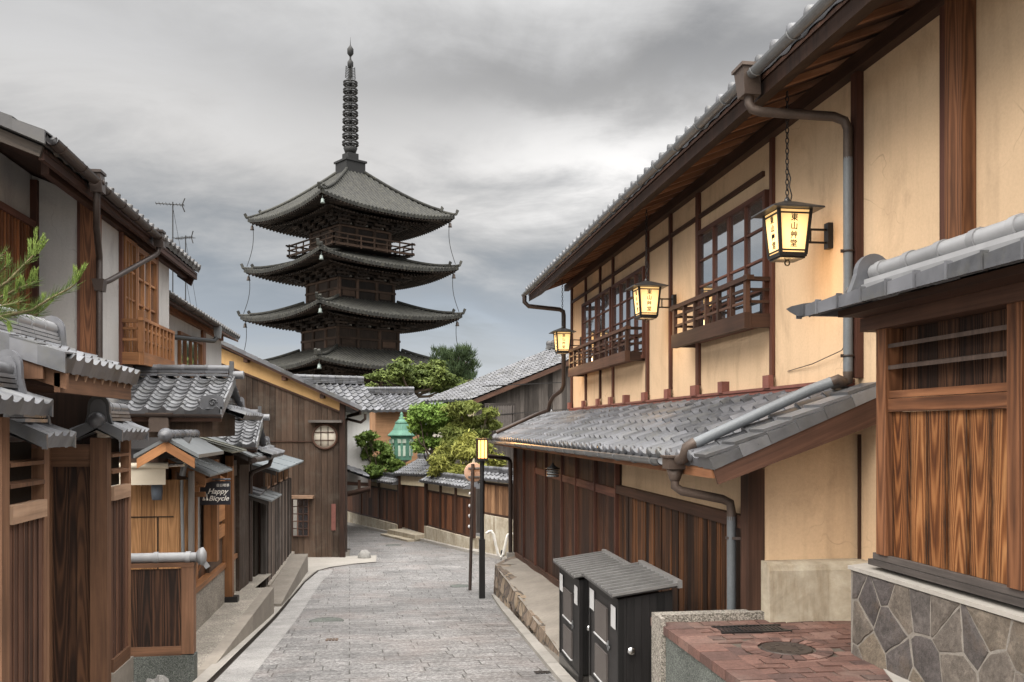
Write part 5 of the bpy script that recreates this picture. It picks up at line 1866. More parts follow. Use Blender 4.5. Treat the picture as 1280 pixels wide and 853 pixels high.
mb.tube([c2 + V((0, 0, -.14)), c2 + V((-.01, -.01, -.22)), c2 + V((-.04, -.06, -.27)), (pxp + .05, pyp + .20, GZ - .98), (pxp + .01, pyp + .04, GZ - 1.04)], .034, 12)
mb.build('downpipe', M['gutter_dark'], HB)
mb = MB(); mb.prism([(pxp - .07, pyp - .07, GZ - 1.0), (pxp + .07, pyp - .07, GZ - 1.0), (pxp + .045, pyp - .045, GZ - 1.14), (pxp - .045, pyp - .045, GZ - 1.14)], (0, .14, 0)); mb.build('gutter_box', M['gutter_dark'], HB)
# windows and balcony
def window2(parent, y0, y1, z0, z1, X, nl, rows, mat, glass, fw=.06, bar_=.03):
    """window in a wall that faces +X"""
    mb = MB()
    mb.box(X, X + .06, y0, y0 + fw, z0, z1); mb.box(X, X + .06, y1 - fw, y1, z0, z1)
    mb.box(X, X + .058, y0 + fw, y1 - fw, z1 - fw, z1); mb.box(X, X + .058, y0 + fw, y1 - fw, z0, z0 + fw)
    L = y1 - y0 - 2 * fw
    for i in range(1, nl):
        yy = y0 + fw + L * i / nl; mb.box(X + .004, X + .05, yy - bar_ / 2, yy + bar_ / 2, z0 + fw, z1 - fw)
    for j in range(1, rows):
        zz = z0 + fw + (z1 - z0 - 2 * fw) * j / rows; mb.box(X + .006, X + .042, y0 + fw, y1 - fw, zz - .014, zz + .014)
    fr = mb.build('window_frame', M[mat], parent)
    mb = MB()
    for i in range(nl):
        a = y0 + fw + L * i / nl; b = y0 + fw + L * (i + 1) / nl; t = random.uniform(-.006, .006)
        mb.face([(X + .012 + t, a, z0 + fw), (X + .012 - t, b, z0 + fw), (X + .012 - t, b, z1 - fw), (X + .012 + t, a, z1 - fw)])
    mb.build('pane', M[glass], fr)
window2(HB, 12.36, 12.92, 2.6, 4.22, WX + .003, 3, 4, 'warm', 'glass_pale', .05, .02)
window2(HB, 12.94, 14.05, 2.6, 4.20, WX + .003, 3, 4, 'warm', 'glass', .07, .045)
mb = MB(); mb.box(WX, WX + .05, 14.06, 14.16, 1.9, 4.3); mb.build('post', M['post'], HB)
mb = MB(); mb.box(WX, WX + .045, 12.28, 12.35, 1.9, 4.3); mb.build('post', M['redpost'], HB)
# lattice balcony
bx, by0, by1, bz0, bz1 = -3.22, 12.28, 14.0, 2.66, 3.12
mb = MB(); mb.box(bx - .03, bx + .04, by0, by1, bz0 - .17, bz0); mb.box(WX, bx - .032, by0, by0 + .05, bz0 - .165, bz0 - .005); mb.box(WX, bx - .032, by1 - .05, by1, bz0 - .165, bz0 - .005); mb.box(WX, bx - .04, by0 + .052, by1 - .052, bz0 - .15, bz0 - .12)
mb.build('balcony_floor_beam', M['warm'], HB)
mb = MB(); mb.box(bx - .03, bx + .04, by0 - .02, by1 + .02, bz1 - .045, bz1 - .003)
mb.box(WX, bx - .032, by0, by0 + .05, bz1 - .07, bz1 - .02)
for f_ in (.36, .68):
    zz = lerp(bz0, bz1, f_); mb.box(bx - .012, bx + .018, by0 + .02, by1 - .02, zz - .016, zz + .016); mb.box(WX, bx - .032, by0 + .01, by0 + .035, zz - .016, zz + .016)
mb.build('balcony_rail', M['warm'], HB)
for i in range(9):
    yy = lerp(by0 + .03, by1 - .03, i / 8); w = .038 if i in (0, 8) else .022
    mb = MB(); mb.box(bx - .034, bx + .036, yy - w, yy + w, bz0, bz1 - .045 + (.14 if i == 0 else 0)); mb.build('baluster', M['warm'], HB)

# ---------------------------------------------------------------- next house along
HC = thing('neighbour_house', 'white plastered house between the balcony house and the dark boarded wall', 'house', (-5, 19, -1.6))
CX_, CG, CZ = -4.15, -3.75, 3.98
mb = MB(); mb.prism([(-6, 15.05, .9), (CX_, 15.05, .9), (CX_, 15.05, CZ + .05), (-6, 15.05, CZ + .75)], (0, 8.25, 0), uvdir=(0, 0, 1)); mb.build('wall', M['white'], HC)
mb = MB()
mb.roof((CG, 15.1, CZ), (CG, 23.6, CZ), (-2.4, 0, .95), tw=.265, course=.236, depth=.05, step=.03, lip=.06, wave='r', ns=6)
n_ = 32
for i in range(n_): mb.lathe((CG - .02, 15.1 + (i + .775) * 8.5 / n_, CZ + .035), [(0.05, 0), (.05, .04), (0, .048)], 8, axis=(1, 0, -.15))
mb.build('roof', M['tile_dark'], HC)
mb = MB()
mb.prism([(CG - .02, 15.12, CZ - .07), (CG - 2.4, 15.12, CZ + .87), (CG - 2.4, 15.12, CZ + .82), (CG - .02, 15.12, CZ - .12)], (0, 8.4, 0), uvdir=(0, 1, 0))
mb.build('soffit', M['dark'], HC)
gutter('gutter', (CG + .06, 15.1, CZ - .01), (CG + .06, 20.3, CZ - .04), M['gutter_dark'], HC, .06, .8)
mb = MB()
for yy in (17.4, 20.9): mb.box(CX_, CX_ + .06, yy - .15, yy + .15, .9, CZ - .05)
mb.box(CX_, CX_ + .07, 15.1, 23.2, CZ - .12, CZ + .04)
mb.build('post', M['post'], HC)
window2(HC, 18.5, 20.7, 2.3, 3.6, CX_ + .003, 4, 2, 'warm', 'glass', .08, .04)
mb = MB()
mb.tube([(CG + .06, 20.3, CZ - .1), (CG + .06, 20.3, CZ - .3), (CG + .0, 20.1, CZ - .42), (-3.95, 17.2, 3.35), (-4.02, 16.9, 3.30), (-4.03, 16.85, 3.2), (-4.03, 16.85, 1.4)], .05, 10)
mb.build('downpipe', M['blackmetal'], HC)
mb = MB(); mb.prism([(CG - .02, 20.2, CZ - .08), (CG + .14, 20.2, CZ - .08), (CG + .12, 20.2, CZ - .34), (CG + .0, 20.2, CZ - .34)], (0, .16, 0)); mb.build('gutter_box', M['gutter'], HC)

# ---------------------------------------------------------------- small tiled roofs in front of the houses: slopes that face the viewer
def front_roof(name, label, X0, X1, Y0, z0, Y1, z1, body_z, tw=.215, course=.115, onigawara=True, wall_mat='brownwall'):
    T = thing(name, label, 'annexe', ((X0 + X1) / 2, Y1, body_z))
    mb = MB()
    mb.roof((X0, Y0, z0), (X1, Y0, z0), (0, Y1 - Y0, z1 - z0), tw=tw, course=course, depth=.05, step=.022, lip=.06, wave='s', ns=10)
    mb.roof((X1, 2 * Y1 - Y0, z0), (X0, 2 * Y1 - Y0, z0), (0, -(Y1 - Y0), z1 - z0), tw=tw, course=course * 2, depth=.05, step=.022, lip=.06, wave='s', ns=6)
    n = 4
    for i in range(n):
        a = V((X1 + .01, Y0, z0)).lerp(V((X1 + .01, Y1, z1)), i / n); b = V((X1 + .01, Y0, z0)).lerp(V((X1 + .01, Y1, z1)), (i + 1) / n)
        mb.prism([a + V((0, 0, -.10)), a + V((0, 0, .05)), b + V((0, 0, .035)), b + V((0, 0, -.10))], (.025, 0, 0))
    mb.build('roof', M['tile_pale'], T)
    mb = MB()
    ridge_bundle(mb, (X0, Y1, z1 + .0), (X1 - .05, Y1, z1 + .0), .17, 2, .05, True, .045)
    mb.build('ridge', M['tile'], T)
    mb = MB(); mb.box(X1 - .045, X1 + .0, Y1 - .06, Y1 + .06, z1 - .0, z1 + .22); mb.tube([(X1 - .02, Y1, z1 + .03), (X1 + .14, Y1, z1 + .03)], .055, 12); mb.build('ridge_end_tile', M['tile_pale'], T)
    mb = MB()
    mb.box(X0, X1 - .12, Y0 + .18, 2 * Y1 - Y0 - .18, z0 - .34, z0 - .02)
    mb.box(X0, X0 + .55, Y0 + .2, 2 * Y1 - Y0 - .2, body_z, z0 - .342)
    mb.prism([(X1 - .12, Y0 + .16, z0 - .02), (X1 - .12, 2 * Y1 - Y0 - .16, z0 - .02), (X1 - .12, Y1, z1 - .04)], (-.03, 0, 0), uvdir=(0, 1, 0))
    mb.build('wall', M[wall_mat], T)
    mb = MB(); mb.box(X0, X1 + .02, Y0 + .02, Y0 + .06, z0 - .14, z0 - .062); mb.build('eave_board', M['dark'], T)
    gutter('gutter', (X0, Y0 - .05, z0 - .04), (X1 + .04, Y0 - .05, z0 - .05), M['gutter_dark'], T, .045, .7)
    if onigawara:
        # corner tile with a swirl, at the foot of the verge
        mb = MB()
        cx = X1 - .10; 
        prof = [(u * .82, w * .78) for u, w in [(-.17, 0), (-.18, .12), (-.14, .20), (-.04, .235), (.08, .235), (.16, .2), (.185, .1), (.19, 0)]]
        mb.prism([(cx + u, Y0 + .0, z0 + .02 + w) for u, w in prof], (0, .06, 0))
        mb.tube([(cx + .02 + .055 * math.cos(a * .7) * (1 - a / 14), Y0 - .012, z0 + .105 + .055 * math.sin(a * .7) * (1 - a / 14)) for a in range(12)], .011, 6)
        mb.lathe((cx - .16, Y0 + .03, z0 + .12), [(.03, -.04), (.035, .0), (.0, .02)], 10, axis=(-1, 0, 0))
        mb.build('corner_tile', M['tile'], T)
    return T
A1 = front_roof('tiled_annexe', 'annexe with silvery wavy tile roof and swirl corner tile below the orange balcony', -3.42, -2.11, 11.7, 1.87, 12.75, 2.36, ground(12))
mb = MB(); mb.prism([(-2.96, 11.64, 1.60), (-2.72, 11.64, 1.60), (-2.72, 11.64, 1.75), (-2.74, 11.64, 1.80), (-2.94, 11.64, 1.80), (-2.96, 11.64, 1.75)], (0, .09, 0)); mb.box(-3.0, -2.68, 11.63, 11.75, 1.802, 1.84); mb.build('gutter_box', M['copper'], A1)
A2 = front_roof('tiled_annexe', 'farther small annexe with wavy tile roof, behind the sheet metal canopies', -2.95, -2.12, 14.9, 1.38, 15.6, 1.80, ground(15), .20, .10, False)
mb = MB()
# descending tile bundles on the street side of the two annexes
for (x, y0, y1, z) in ((-2.0, 12.2, 14.0, 1.86), (-2.05, 15.5, 17.4, 1.22)):
    mb.roof((x + .12, y0, z - .05), (x + .12, y1, z - .05), (-.4, 0, .16), tw=.2, course=.2, depth=.04, step=.02, lip=.05, wave='r', ns=7)
    ridge_bundle(mb, (x - .22, y0, z + .09), (x - .22, y1, z + .09), .13, 2, .045)
    shield(mb, (x - .22, y1, z + .07), .14, .2, .04)
    mb.build('street_eave', M['tile'], A1 if y0 < 13 else A2)
    mb = MB()


# ---------------------------------------------------------------- shop front with sheet-metal canopies
SH = thing('shop_front', 'orange brown timber shop front under stepped grey sheet metal canopies', 'shop', (-2.6, 13, ground(13)))
random.seed(31)
# knotty boards facing the viewer behind the wing wall
mb = MB()
x = -3.05
for w in (.14, .14, .14, .15, .13, .12):
    mb.box(x, x + w - .004, 10.6 + random.uniform(0, .004), 10.64, -1.0, 1.05); x += w
mb.build('knotty_boards', M['knotty'], SH)
mb = MB()
for z in (.62, .08): mb.box(-2.95, -2.42, 10.592, 10.599, z, z + .012)
mb.box(-2.60, -2.585, 10.594, 10.599, .0, .62)
mb.build('board_joints', M['dim'], SH)
mb = MB(); mb.box(-2.25, -2.2, 10.56, 10.66, -.9, 1.15); mb.build('post', M['greywood'], SH)
mb = MB(); mb.tube([(-2.32, 10.55, 1.05), (-2.32, 10.55, .9), (-2.30, 10.55, .0), (-2.31, 10.53, -.06)], .02, 8); mb.tube([(-2.31, 10.53, 1.1), (-2.28, 10.53, 1.25)], .035, 8); mb.box(-2.36, -2.26, 10.50, 10.57, -.09, -.05); mb.build('water_pipe', M['gutter'], SH)
# rolled awning under a black cover
mb = MB(); mb.prism([(-3.05, 10.3, 1.40), (-2.22, 10.3, 1.40), (-2.22, 10.6, 1.52), (-3.05, 10.6, 1.52)], (0, 0, .02)); mb.box(-3.05, -2.24, 10.31, 10.34, 1.31, 1.40); mb.build('awning_cover', M['blackmetal'], SH)
mb = MB(); mb.tube([(-3.05, 10.35, 1.225), (-2.42, 10.35, 1.225)], .035, 12); mb.box(-3.05, -2.45, 10.35, 10.36, 1.01, 1.215); mb.build('awning', M['awning'], SH)
mb = MB(); mb.tube([(-2.42, 10.35, 1.225), (-2.25, 10.35, 1.235)], .022, 10); mb.build('awning_rod', M['steel'], SH)
mb = MB(); mb.lathe((-2.58, 10.5, .83), [(.055, 0), (.065, .1), (.06, .19)], 12); mb.build('bucket', M['bluegrey'], SH)
# sliding boards, curtain, carved dado along the street
mb = MB()
y = 11.35
while y < 12.5: mb.box(-2.62, -2.585 + random.uniform(0, .004), y, y + .14, -.95, .95); y += .145
mb.build('door_boards', M['warm'], SH)
for (x, y, w, z0, z1, mt) in ((-2.60, 11.30, .05, -.95, 1.2, 'warm'), (-2.6, 12.52, .05, -.95, 1.1, 'warm'), (-2.46, 13.05, .09, -.25, 1.2, 'warm'), (-2.42, 14.15, .075, -1.0, 1.05, 'warm'), (-2.5, 14.75, .06, -.5, 1.2, 'warm'), (-2.48, 16.6, .06, -1.1, 1.05, 'greywood')):
    mb = MB(); mb.box(x - w, x + w, y - w, y + w, z0, z1); mb.build('post', M[mt], SH)
mb = MB(); mb.box(-2.385 - .12, -2.385 + .12, 14.07, 14.23, -1.06, -.96); mb.build('post_foot', M['blackmetal'], SH)
mb = MB(); mb.box(-2.62, -2.61, 12.56, 13.6, -.3, 1.0); mb.build('curtain', M['white'], SH)
mb = MB()
pr = [(12.56, -.95), (13.9, -.95), (13.9, .02), (13.5, .02), (13.3, -.02), (13.15, -.14), (12.95, -.24), (12.75, -.30), (12.56, -.36)]
mb.prism([(-2.60, y, z) for y, z in pr], (.05, 0, 0), uvdir=(0, 0, 1)); mb.build('carved_dado', M['burnt'], SH)
mb = MB(); mb.box(-2.62, -2.50, 13.1, 14.9, -.45, 1.0); mb.build('screen', M['brownwall'], SH)
mb = MB(); mb.box(-2.55, -2.44, 13.12, 14.0, .0, .18); mb.box(-2.49, -2.44, 13.12, 14.0, .25, 1.0); mb.build('window_box', M['warm'], SH)
mb = MB(); mb.box(-2.60, -2.46, 11.2, 16.5, -1.2, -.50); mb.build('dado', M['apron'], SH)
mb = MB(); mb.box(-2.62, -2.43, 11.2, 16.5, -.498, -.43); mb.build('sill', M['warm'], SH)
mb = MB()
y = 14.82
while y < 16.55: mb.box(-2.55, -2.47 + random.uniform(0, .008), y, y + .16, -.428, .86); y += .165
mb.build('boards', M['greybrown'], SH)
mb = MB(); mb.box(-2.55, -2.44, 14.82, 16.5, .862, 1.12); mb.build('panel', M['greywood'], SH)
# white brush-written characters down the board wall
def strokes(parent, X, y, z, s, lines, r=.012):
    mb = MB()
    for ln in lines: mb.tube([(X, y + a * s, z + b * s) for a, b in ln], r, 5)
    mb.build('lettering', M['letter'], parent)
strokes(SH, -2.455, 15.25, .30, .30, [[(0, 1), (.05, .4), (.2, .0)], [(.45, 1), (.5, .5), (.35, .0), (.2, -.2)], [(-.1, .5), (.35, .55), (.75, .65)], [(.9, 1.05), (.8, .6), (.9, .35)]], .028)
strokes(SH, -2.455, 15.25, -.02, .28, [[(0, .9), (.05, .3), (.3, .15), (.55, .4), (.5, .9)], [(.05, .55), (.5, .6)], [(.25, .1), (.1, -.3)]], .03)
strokes(SH, -2.455, 15.3, -.27, .22, [[(.4, .9), (.1, .4), (.25, .1), (.5, .4), (.35, .6)]], .028)
# canopies
def canopy(parent, x0, z0, x1, z1, y0, y1, mat, board=True, th=.018, bmat='warm', bh=.11):
    mb = MB()
    d_ = V((x1 - x0, 0, z1 - z0))
    mb.prism([(x0, y0, z0), (x1, y0, z1), (x1, y0, z1 + th), (x0, y0, z0 + th)], (0, y1 - y0, 0))
    n = 3
    for i in range(n + 1):
        yy = lerp(y0 + .012, y1 - .012, i / n); mb.bar((x0, yy, z0 + th + .004), (x1, yy, z1 + th + .004), .02, .016)
    mb.build('canopy', M[mat], parent)
    if board:
        for yy in (y0 + .03, y1 - .06):
            mb = MB(); mb.prism([(x0 + .02, yy, z0 - bh), (x0 + .02, yy, z0 - .004), (x1 - .06, yy, z1 - .004 + .06 * (z0 - z1) / (x1 - x0)), (x1 - .06, yy, z1 - bh)], (0, .03, 0), uvdir=d_)
            mb.build('barge_board', M[bmat], parent)
canopy(SH, -2.80, 1.36, -2.12, 1.05, 11.15, 12.75, 'sheet')
canopy(SH, -2.85, 1.50, -2.15, 1.29, 12.9, 14.2, 'sheet_green', False)
canopy(SH, -2.85, 1.52, -2.08, 1.18, 14.25, 16.4, 'sheet', True, .018, 'greywood', .06)
mb = MB()
for yy in (11.25, 12.6):
    mb.box(-2.66, -2.2, yy, yy + .06, .80, .86); mb.box(-2.66, -2.59, yy, yy + .06, .4, 1.3); mb.box(-2.34, -2.27, yy, yy + .06, .862, 1.08)
mb.box(-2.36, -2.28, 11.2, 12.7, .94, 1.0); mb.box(-2.66, -2.2, 11.23, 11.27, .92, .97)
mb.build('canopy_frame', M['warm'], SH)
mb = MB(); mb.box(-2.9, -2.62, 11.0, 16.5, -1.1, 1.30); mb.build('body', M['dark'], SH)
mb = MB(); mb.tube([(-2.05, 14.3, 1.14), (-2.05, 16.45, 1.12)], .045, 8); mb.tube([(-2.05, 16.4, 1.1), (-2.08, 16.38, .98), (-2.36, 16.3, .86), (-2.40, 16.28, .78), (-2.40, 16.28, -1.1)], .04, 8); mb.build('downpipe', M['gutter_dark'], SH)
# small gabled cap in front of the shop, ridge pointing at the viewer, ball end tile
mb = MB()
gy0, gy1, gxc, gzc = 10.0, 11.5, -2.36, 1.55
for s_, x_end, z_end in ((-1, -2.70, 1.36), (1, -2.02, 1.36)):
    mb.prism([(gxc, gy0, gzc - .04), (x_end, gy0, z_end - .04), (x_end, gy0, z_end), (gxc, gy0, gzc)], (0, gy1 - gy0, 0))
mb.build('small_gable_roof', M['sheet'], SH)
for s_, x_end, z_end in ((-1, -2.66, 1.36), (1, -2.06, 1.36)):
    mb = MB(); mb.prism([(gxc, gy0 - .02, gzc - .155), (x_end, gy0 - .02, z_end - .15), (x_end, gy0 - .02, z_end - .045), (gxc, gy0 - .02, gzc - .045)], (0, .03, 0), uvdir=(x_end - gxc, 0, z_end - gzc)); mb.build('barge_board', M['warm'], SH)
mb = MB(); mb.lathe((gxc, gy0 - .04, gzc + .02), [(0, -.075), (.045, -.06), (.072, -.03), (.08, .01), (.068, .05)], 16, axis=(0, 1, 0))
y = gy0
while y < gy1 - .1: mb.tube([(gxc, y, gzc + .03), (gxc, y + .24, gzc + .025)], .048, 12); mb.tube([(gxc, y + .2, gzc + .025), (gxc, y + .25, gzc + .025)], .055, 12); y += .25
mb.build('ridge_tile', M['tile'], SH)
# hanging sign
p0 = atY(250, 602, 12.15); p1 = atY(288, 631, 12.15)
SG = thing('hanging_sign', 'black hanging shop sign with cream script lettering under the canopy', 'sign', ((p0.x + p1.x) / 2, 12.15, p1.z))
mb = MB(); mb.box(p0.x, p1.x, 12.14, 12.17, p1.z, p0.z); bd = mb.build('board', M['signblack'], SG)
cx = (p0.x + p1.x) / 2; hh = p0.z - p1.z
text_mesh('Happy', .098, 'lettering', M['letter'], bd, (cx + .03, 12.136, p1.z + hh * .57), (R(90), 0, 0), shear=.35, off=.001)
text_mesh('Bicycle', .092, 'lettering', M['letter'], bd, (cx + .045, 12.136, p1.z + hh * .27), (R(90), 0, 0), shear=.35, off=.001)
text_mesh('\u65e5\u65e5\u55ab\u8336', .042, 'lettering', M['letter'], bd, (cx + .10, 12.138, p1.z + hh * .82), (R(90), 0, 0))
mb = MB()
for dx in (-.02, .02): mb.lathe((p0.x + .07 + dx, 12.137, p1.z + .04 + abs(dx)), [(.016, 0), (.018, .015), (.008, .03), (.005, .09), (0, .09)], 8)
mb.build('bottle_emblem', M['letter'], bd)
mb = MB(); mb.tube([(p0.x - .35, 12.155, p0.z + .03), (p1.x, 12.155, p0.z + .025)], .012, 6); mb.build('hanging_rod', M['bluegrey'], SG)

# ---------------------------------------------------------------- far annexe of dark planks
AN = thing('plank_annexe', 'weathered dark plank annexe with small vents and dark doorway', 'annexe', (-2.6, 19.5, ground(19)))
random.seed(41)
mb = MB()
y = 17.75
while y < 22.3:
    y1 = min(y + random.uniform(.28, .36), 22.32); mb.box(-2.36, -2.31 + random.uniform(0, .012), y, y1 - .02, -1.45, .42); y = y1
mb.build('planks', M['greybrown'], AN)
mb = MB()
y = 17.75
while y < 22.3: mb.box(-2.31, -2.285, y - .015, y + .02, -1.45, .42); y += .62
mb.build('battens', M['greywood'], AN)
mb = MB(); mb.box(-3.4, -2.37, 17.7, 22.3, -1.7, .85); mb.build('body', M['dark'], AN)
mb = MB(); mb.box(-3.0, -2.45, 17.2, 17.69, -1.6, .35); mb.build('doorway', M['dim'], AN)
mb = MB(); mb.box(-2.40, -2.30, 17.6, 17.72, -1.6, .5); mb.build('post', M['greywood'], AN)
for i in range(4):
    yy = 18.0 + i * 1.08
    mb = MB(); mb.box(-2.34, -2.30, yy - .2, yy + .25, .45, .49); mb.box(-2.34, -2.30, yy - .2, yy + .25, .74, .78); mb.box(-2.34, -2.30, yy - .2, yy - .15, .49, .74); mb.box(-2.34, -2.30, yy + .2, yy + .25, .49, .74)
    v = mb.build('vent', M['pale'], AN)
canopy(AN, -2.75, 1.02, -2.02, .80, 17.3, 22.4, 'sheet_blue', True, .03, 'greywood', .07)
canopy(AN, -2.75, .55, -2.02, .32, 16.2, 17.8, 'sheet', True, .02, 'greywood', .06)
mb = MB(); 
for k in range(2): mb.obox((-2.45, 16.6 + .3 * k, .50 + .02 * k), (.2, 0, -.06), (0, .2, 0), (0.004, 0, .02))
mb.build('roof_slab', M['tile'], AN)
mb = MB(); mb.box(-2.42, -2.24, 17.7, 22.4, -1.8, -1.42); mb.build('footing', M['concrete'], AN)

# concrete aprons in front of the shop and the annexe
mb = MB()
ap = [9.42, 10, 11, 12, 13, 14, 15.4]
for a, b in zip(ap, ap[1:]):
    za, zb_ = max(-1.0, ground(a) + .01), max(-1.02, ground(b) + .01)
    za = -1.0 if a > 9.5 else -.97; zb_ = -1.0 - .012 * (b - 10)
    if a > 9.5: za = -1.0 - .012 * (a - 10)
    mb.face([(-2.62, a, za), (-2.03, a, za), (-2.03, b, zb_), (-2.62, b, zb_)], None, 0, .5)
mb.face([(-2.62, 15.4, -1.065), (-2.03, 15.4, -1.065), (-2.03, 15.4, -1.9), (-2.62, 15.4, -1.9)][::-1])
mb.face([(-2.62, 15.4, -1.07), (-2.2, 15.4, -1.07), (-2.2, 17.7, -1.2), (-2.62, 17.7, -1.2)])
tag(mb.build('shop_apron', M['apron']), kind='structure')
mb = MB()
for a, b in zip(ap, ap[1:]):
    za = -1.0 - .012 * (a - 10) + .01; zb_ = -1.0 - .012 * (b - 10) + .01
    mb.prism([(-2.03, a, ground(a) - .1), (-2.03, b - .004, ground(b) - .1), (-2.03, b - .004, zb_), (-2.03, a, za)], (.15, 0, 0), uvdir=(0, 1, 0))
tag(mb.build('apron_edge', M['concrete']), kind='structure')
mb = MB()
mb.prism([(-2.26, 16.3, -1.52), (-2.26, 21.8, -1.40), (-2.26, 21.8, -2.1), (-2.26, 16.3, -1.9)], (.40, 0, 0), uvdir=(0, 1, 0))
mb.prism([(-2.26, 15.45, -1.55), (-2.26, 16.29, -1.56), (-2.26, 16.29, -1.9), (-2.26, 15.45, -1.9)], (.30, 0, 0), uvdir=(0, 1, 0))
tag(mb.build('annexe_kerb_block', M['concrete']), kind='structure')
# ================================================================ farther on: the boarded house at the bend, walls, roofs, lamp, pagoda
CR = V((TC, -TS, 0)); CF = V((TS, TC, 0))


def atD(px, py, D):
    return CR * ((px - CX) * D / F) + CF * D + V((0, 0, EYE + (HY - py) * D / F))


random.seed(51)
DB = 24.3
back = CF * 7.5 - CR * 1.75
base_z = ground(24.8) - .05
BH = thing('boarded_house', 'dark brown boarded house with ochre gable band and small round window', 'house', atD(350, 700, DB + 2))
def fz(px, py): return atD(px, py, DB)
def zat(px, py): return fz(px, py).z
wl, wr = 150, 431
def top_y(px): return lerp(448, 514, (px - 262) / (425 - 262))
mb = MB()
px = wl
while px < wr - 1:
    p2 = min(px + 7.2, wr)
    a = fz(px, 700); b = fz(p2 - .35, 700)
    j = CF * random.uniform(-.012, .0)
    mb.prism([V((a.x, a.y, base_z)) + j, V((b.x, b.y, base_z)) + j, V((b.x, b.y, zat(p2, top_y(p2)))) + j, V((a.x, a.y, zat(px, top_y(px)))) + j], CF * .05, uvdir=(0, 0, 1))
    px = p2
mb.build('board_wall', M['brownwall'], BH)
mb = MB()
a = fz(wl, 700); b = fz(wr - 5, 700)
mb.prism([V((a.x, a.y, zat(wl, top_y(wl)))), V((b.x, b.y, zat(426, 514.4))), V((b.x, b.y, zat(426, 500))), V((a.x, a.y, zat(wl, 381)))], CF * .04 , uvdir=(0, 0, 1))
mb.build('gable_band', M['yellow'], BH)
mb = MB()
q = [V((a.x, a.y, base_z)) + CF * .06, V((b.x, b.y, base_z)) + CF * .06, V((b.x, b.y, zat(426, 500))) + CF * .06, V((a.x, a.y, zat(wl, 385))) + CF * .06]
mb.prism(q, back)
mb.build('body', M['brownwall'], BH)
mb = MB()
pc = fz(428.3, 600); mb.obox((pc.x, pc.y, (base_z + zat(428, 502)) / 2), CR * .07, CF * .07, (0, 0, (zat(428, 502) - base_z) / 2))
mb.build('corner_post', M['dark'], BH)
mb = MB()
for (x0, y0, x1, y1, h) in ((wl, 449.6 - 45.5, 426, 515.2, .05),):
    mb.bar(fz(x0, y0) - CF * .03, fz(x1, y1) - CF * .03, .04, h, (0, 0, 1))
mb.bar(fz(wl, 552) - CF * .02, fz(430, 552) - CF * .02, .02, .03)
mb.build('trim', M['dark'], BH)
e0 = fz(455, 511) - CF * .30; e1 = fz(140, 362) - CF * .30
mb = MB()
mb.roof(e0 + V((0, 0, .0)), e0 + back + CF * 1.0, (e1 - e0), tw=.27, course=.24, depth=.05, step=.03, lip=.05, wave='s', ns=6)
n_ = 22
for i in range(n_):
    a = e0.lerp(e1, i / n_); b = e0.lerp(e1, (i + 1) / n_)
    mb.prism([a + V((0, 0, -.06)), a + V((0, 0, .06)), b + V((0, 0, .045)), b + V((0, 0, -.06))], -CF * .03)
mb.build('roof', M['tile'], BH)
mb = MB()
mb.bar(e0 + (e1 - e0) * .015 - V((0, 0, .095)) + CF * .02, e1 - V((0, 0, .095)) + CF * .02, .05, .065)
for t in (.16, .31, .46, .61, .76): 
    c = e0.lerp(e1, t) + V((0, 0, -.19)) + CF * .05; mb.bar(c, c + CF * .4, .11, .12)
mb.bar(e0 + V((0, 0, -.12)) - CR * .06 + CF * .1, e0 + back + V((0, 0, -.12)) - CR * .06, .05, .10)
mb.build('verge_board', M['dark'], BH)
mb = MB()
c = fz(406.5, 546) - CF * .02
rr = 14 * DB / F
mb.lathe(c, [(rr, 0), (rr, .02), (0, .02)], 28, axis=-CF)
rw = mb.build('round_window', M['paper'], BH)
mb = MB()
mb.lathe(c, [(rr + .0, 0), (rr + .05, 0), (rr + .05, .05), (rr, .05), (rr, 0)], 28, axis=-CF)
for dx in (-.11, .09): mb.bar(c - CF * .035 + CR * dx + V((0, 0, -.25)), c - CF * .035 + CR * dx + V((0, 0, .27)), .02, .025)
for dz in (-.10, .12): mb.bar(c - CF * .035 + CR * -.28 + V((0, 0, dz)), c - CF * .035 + CR * .26 + V((0, 0, dz)), .02, .025)
mb.build('frame', M['dark'], rw)
mb = MB(); mb.bar(fz(388, 527) - CF * .14, fz(429, 527) - CF * .14, .26, .07); mb.build('window_hood', M['greywood'], BH)
mb = MB(); mb.bar(fz(417.3, 630) - CF * .03, fz(417.3, 663) - CF * .03, .12, .03, CF); mb.build('wall_plaque', M['rust'], BH)
mb = MB()
lw0, lw1 = fz(366, 670), fz(386, 624)
w_ = (lw1 - lw0).dot(CR); h_ = lw1.z - lw0.z; cc = (lw0 + lw1) / 2 - CF * .03
mb.obox(cc, CR * (w_ / 2), CF * .01, (0, 0, h_ / 2))
pn = mb.build('lower_window', M['glass'], BH)
mb = MB()
for dx in (-.5, -.17, .17, .5): mb.bar(cc - CF * .02 + CR * w_ * dx - V((0, 0, h_ / 2)), cc - CF * .02 + CR * w_ * dx + V((0, 0, h_ / 2)), .03, .03)
for dz in (-.5, -.3, -.1, .1, .3, .5): mb.bar(cc - CF * .018 - CR * w_ / 2 + V((0, 0, h_ * dz)), cc - CF * .018 + CR * w_ / 2 + V((0, 0, h_ * dz)), .03, .022)
mb.build('lattice', M['dark'], pn)
mb = MB(); mb.bar(fz(362, 621) - CF * .12, fz(393, 621) - CF * .12, .24, .08); mb.build('window_hood', M['pale'], BH)
mb = MB()
ep = e0 + V((0, 0, -.14)) + CF * .5
mb.tube([ep, ep + V((0, 0, -.14)), ep - CR * .12 + V((0, 0, -.24)), atD(434, 524, DB + .8), atD(432.5, 528, DB + .8), atD(432.5, 690, DB + .8)], .04, 8)
mb.build('downpipe', M['gutter_dark'], BH)
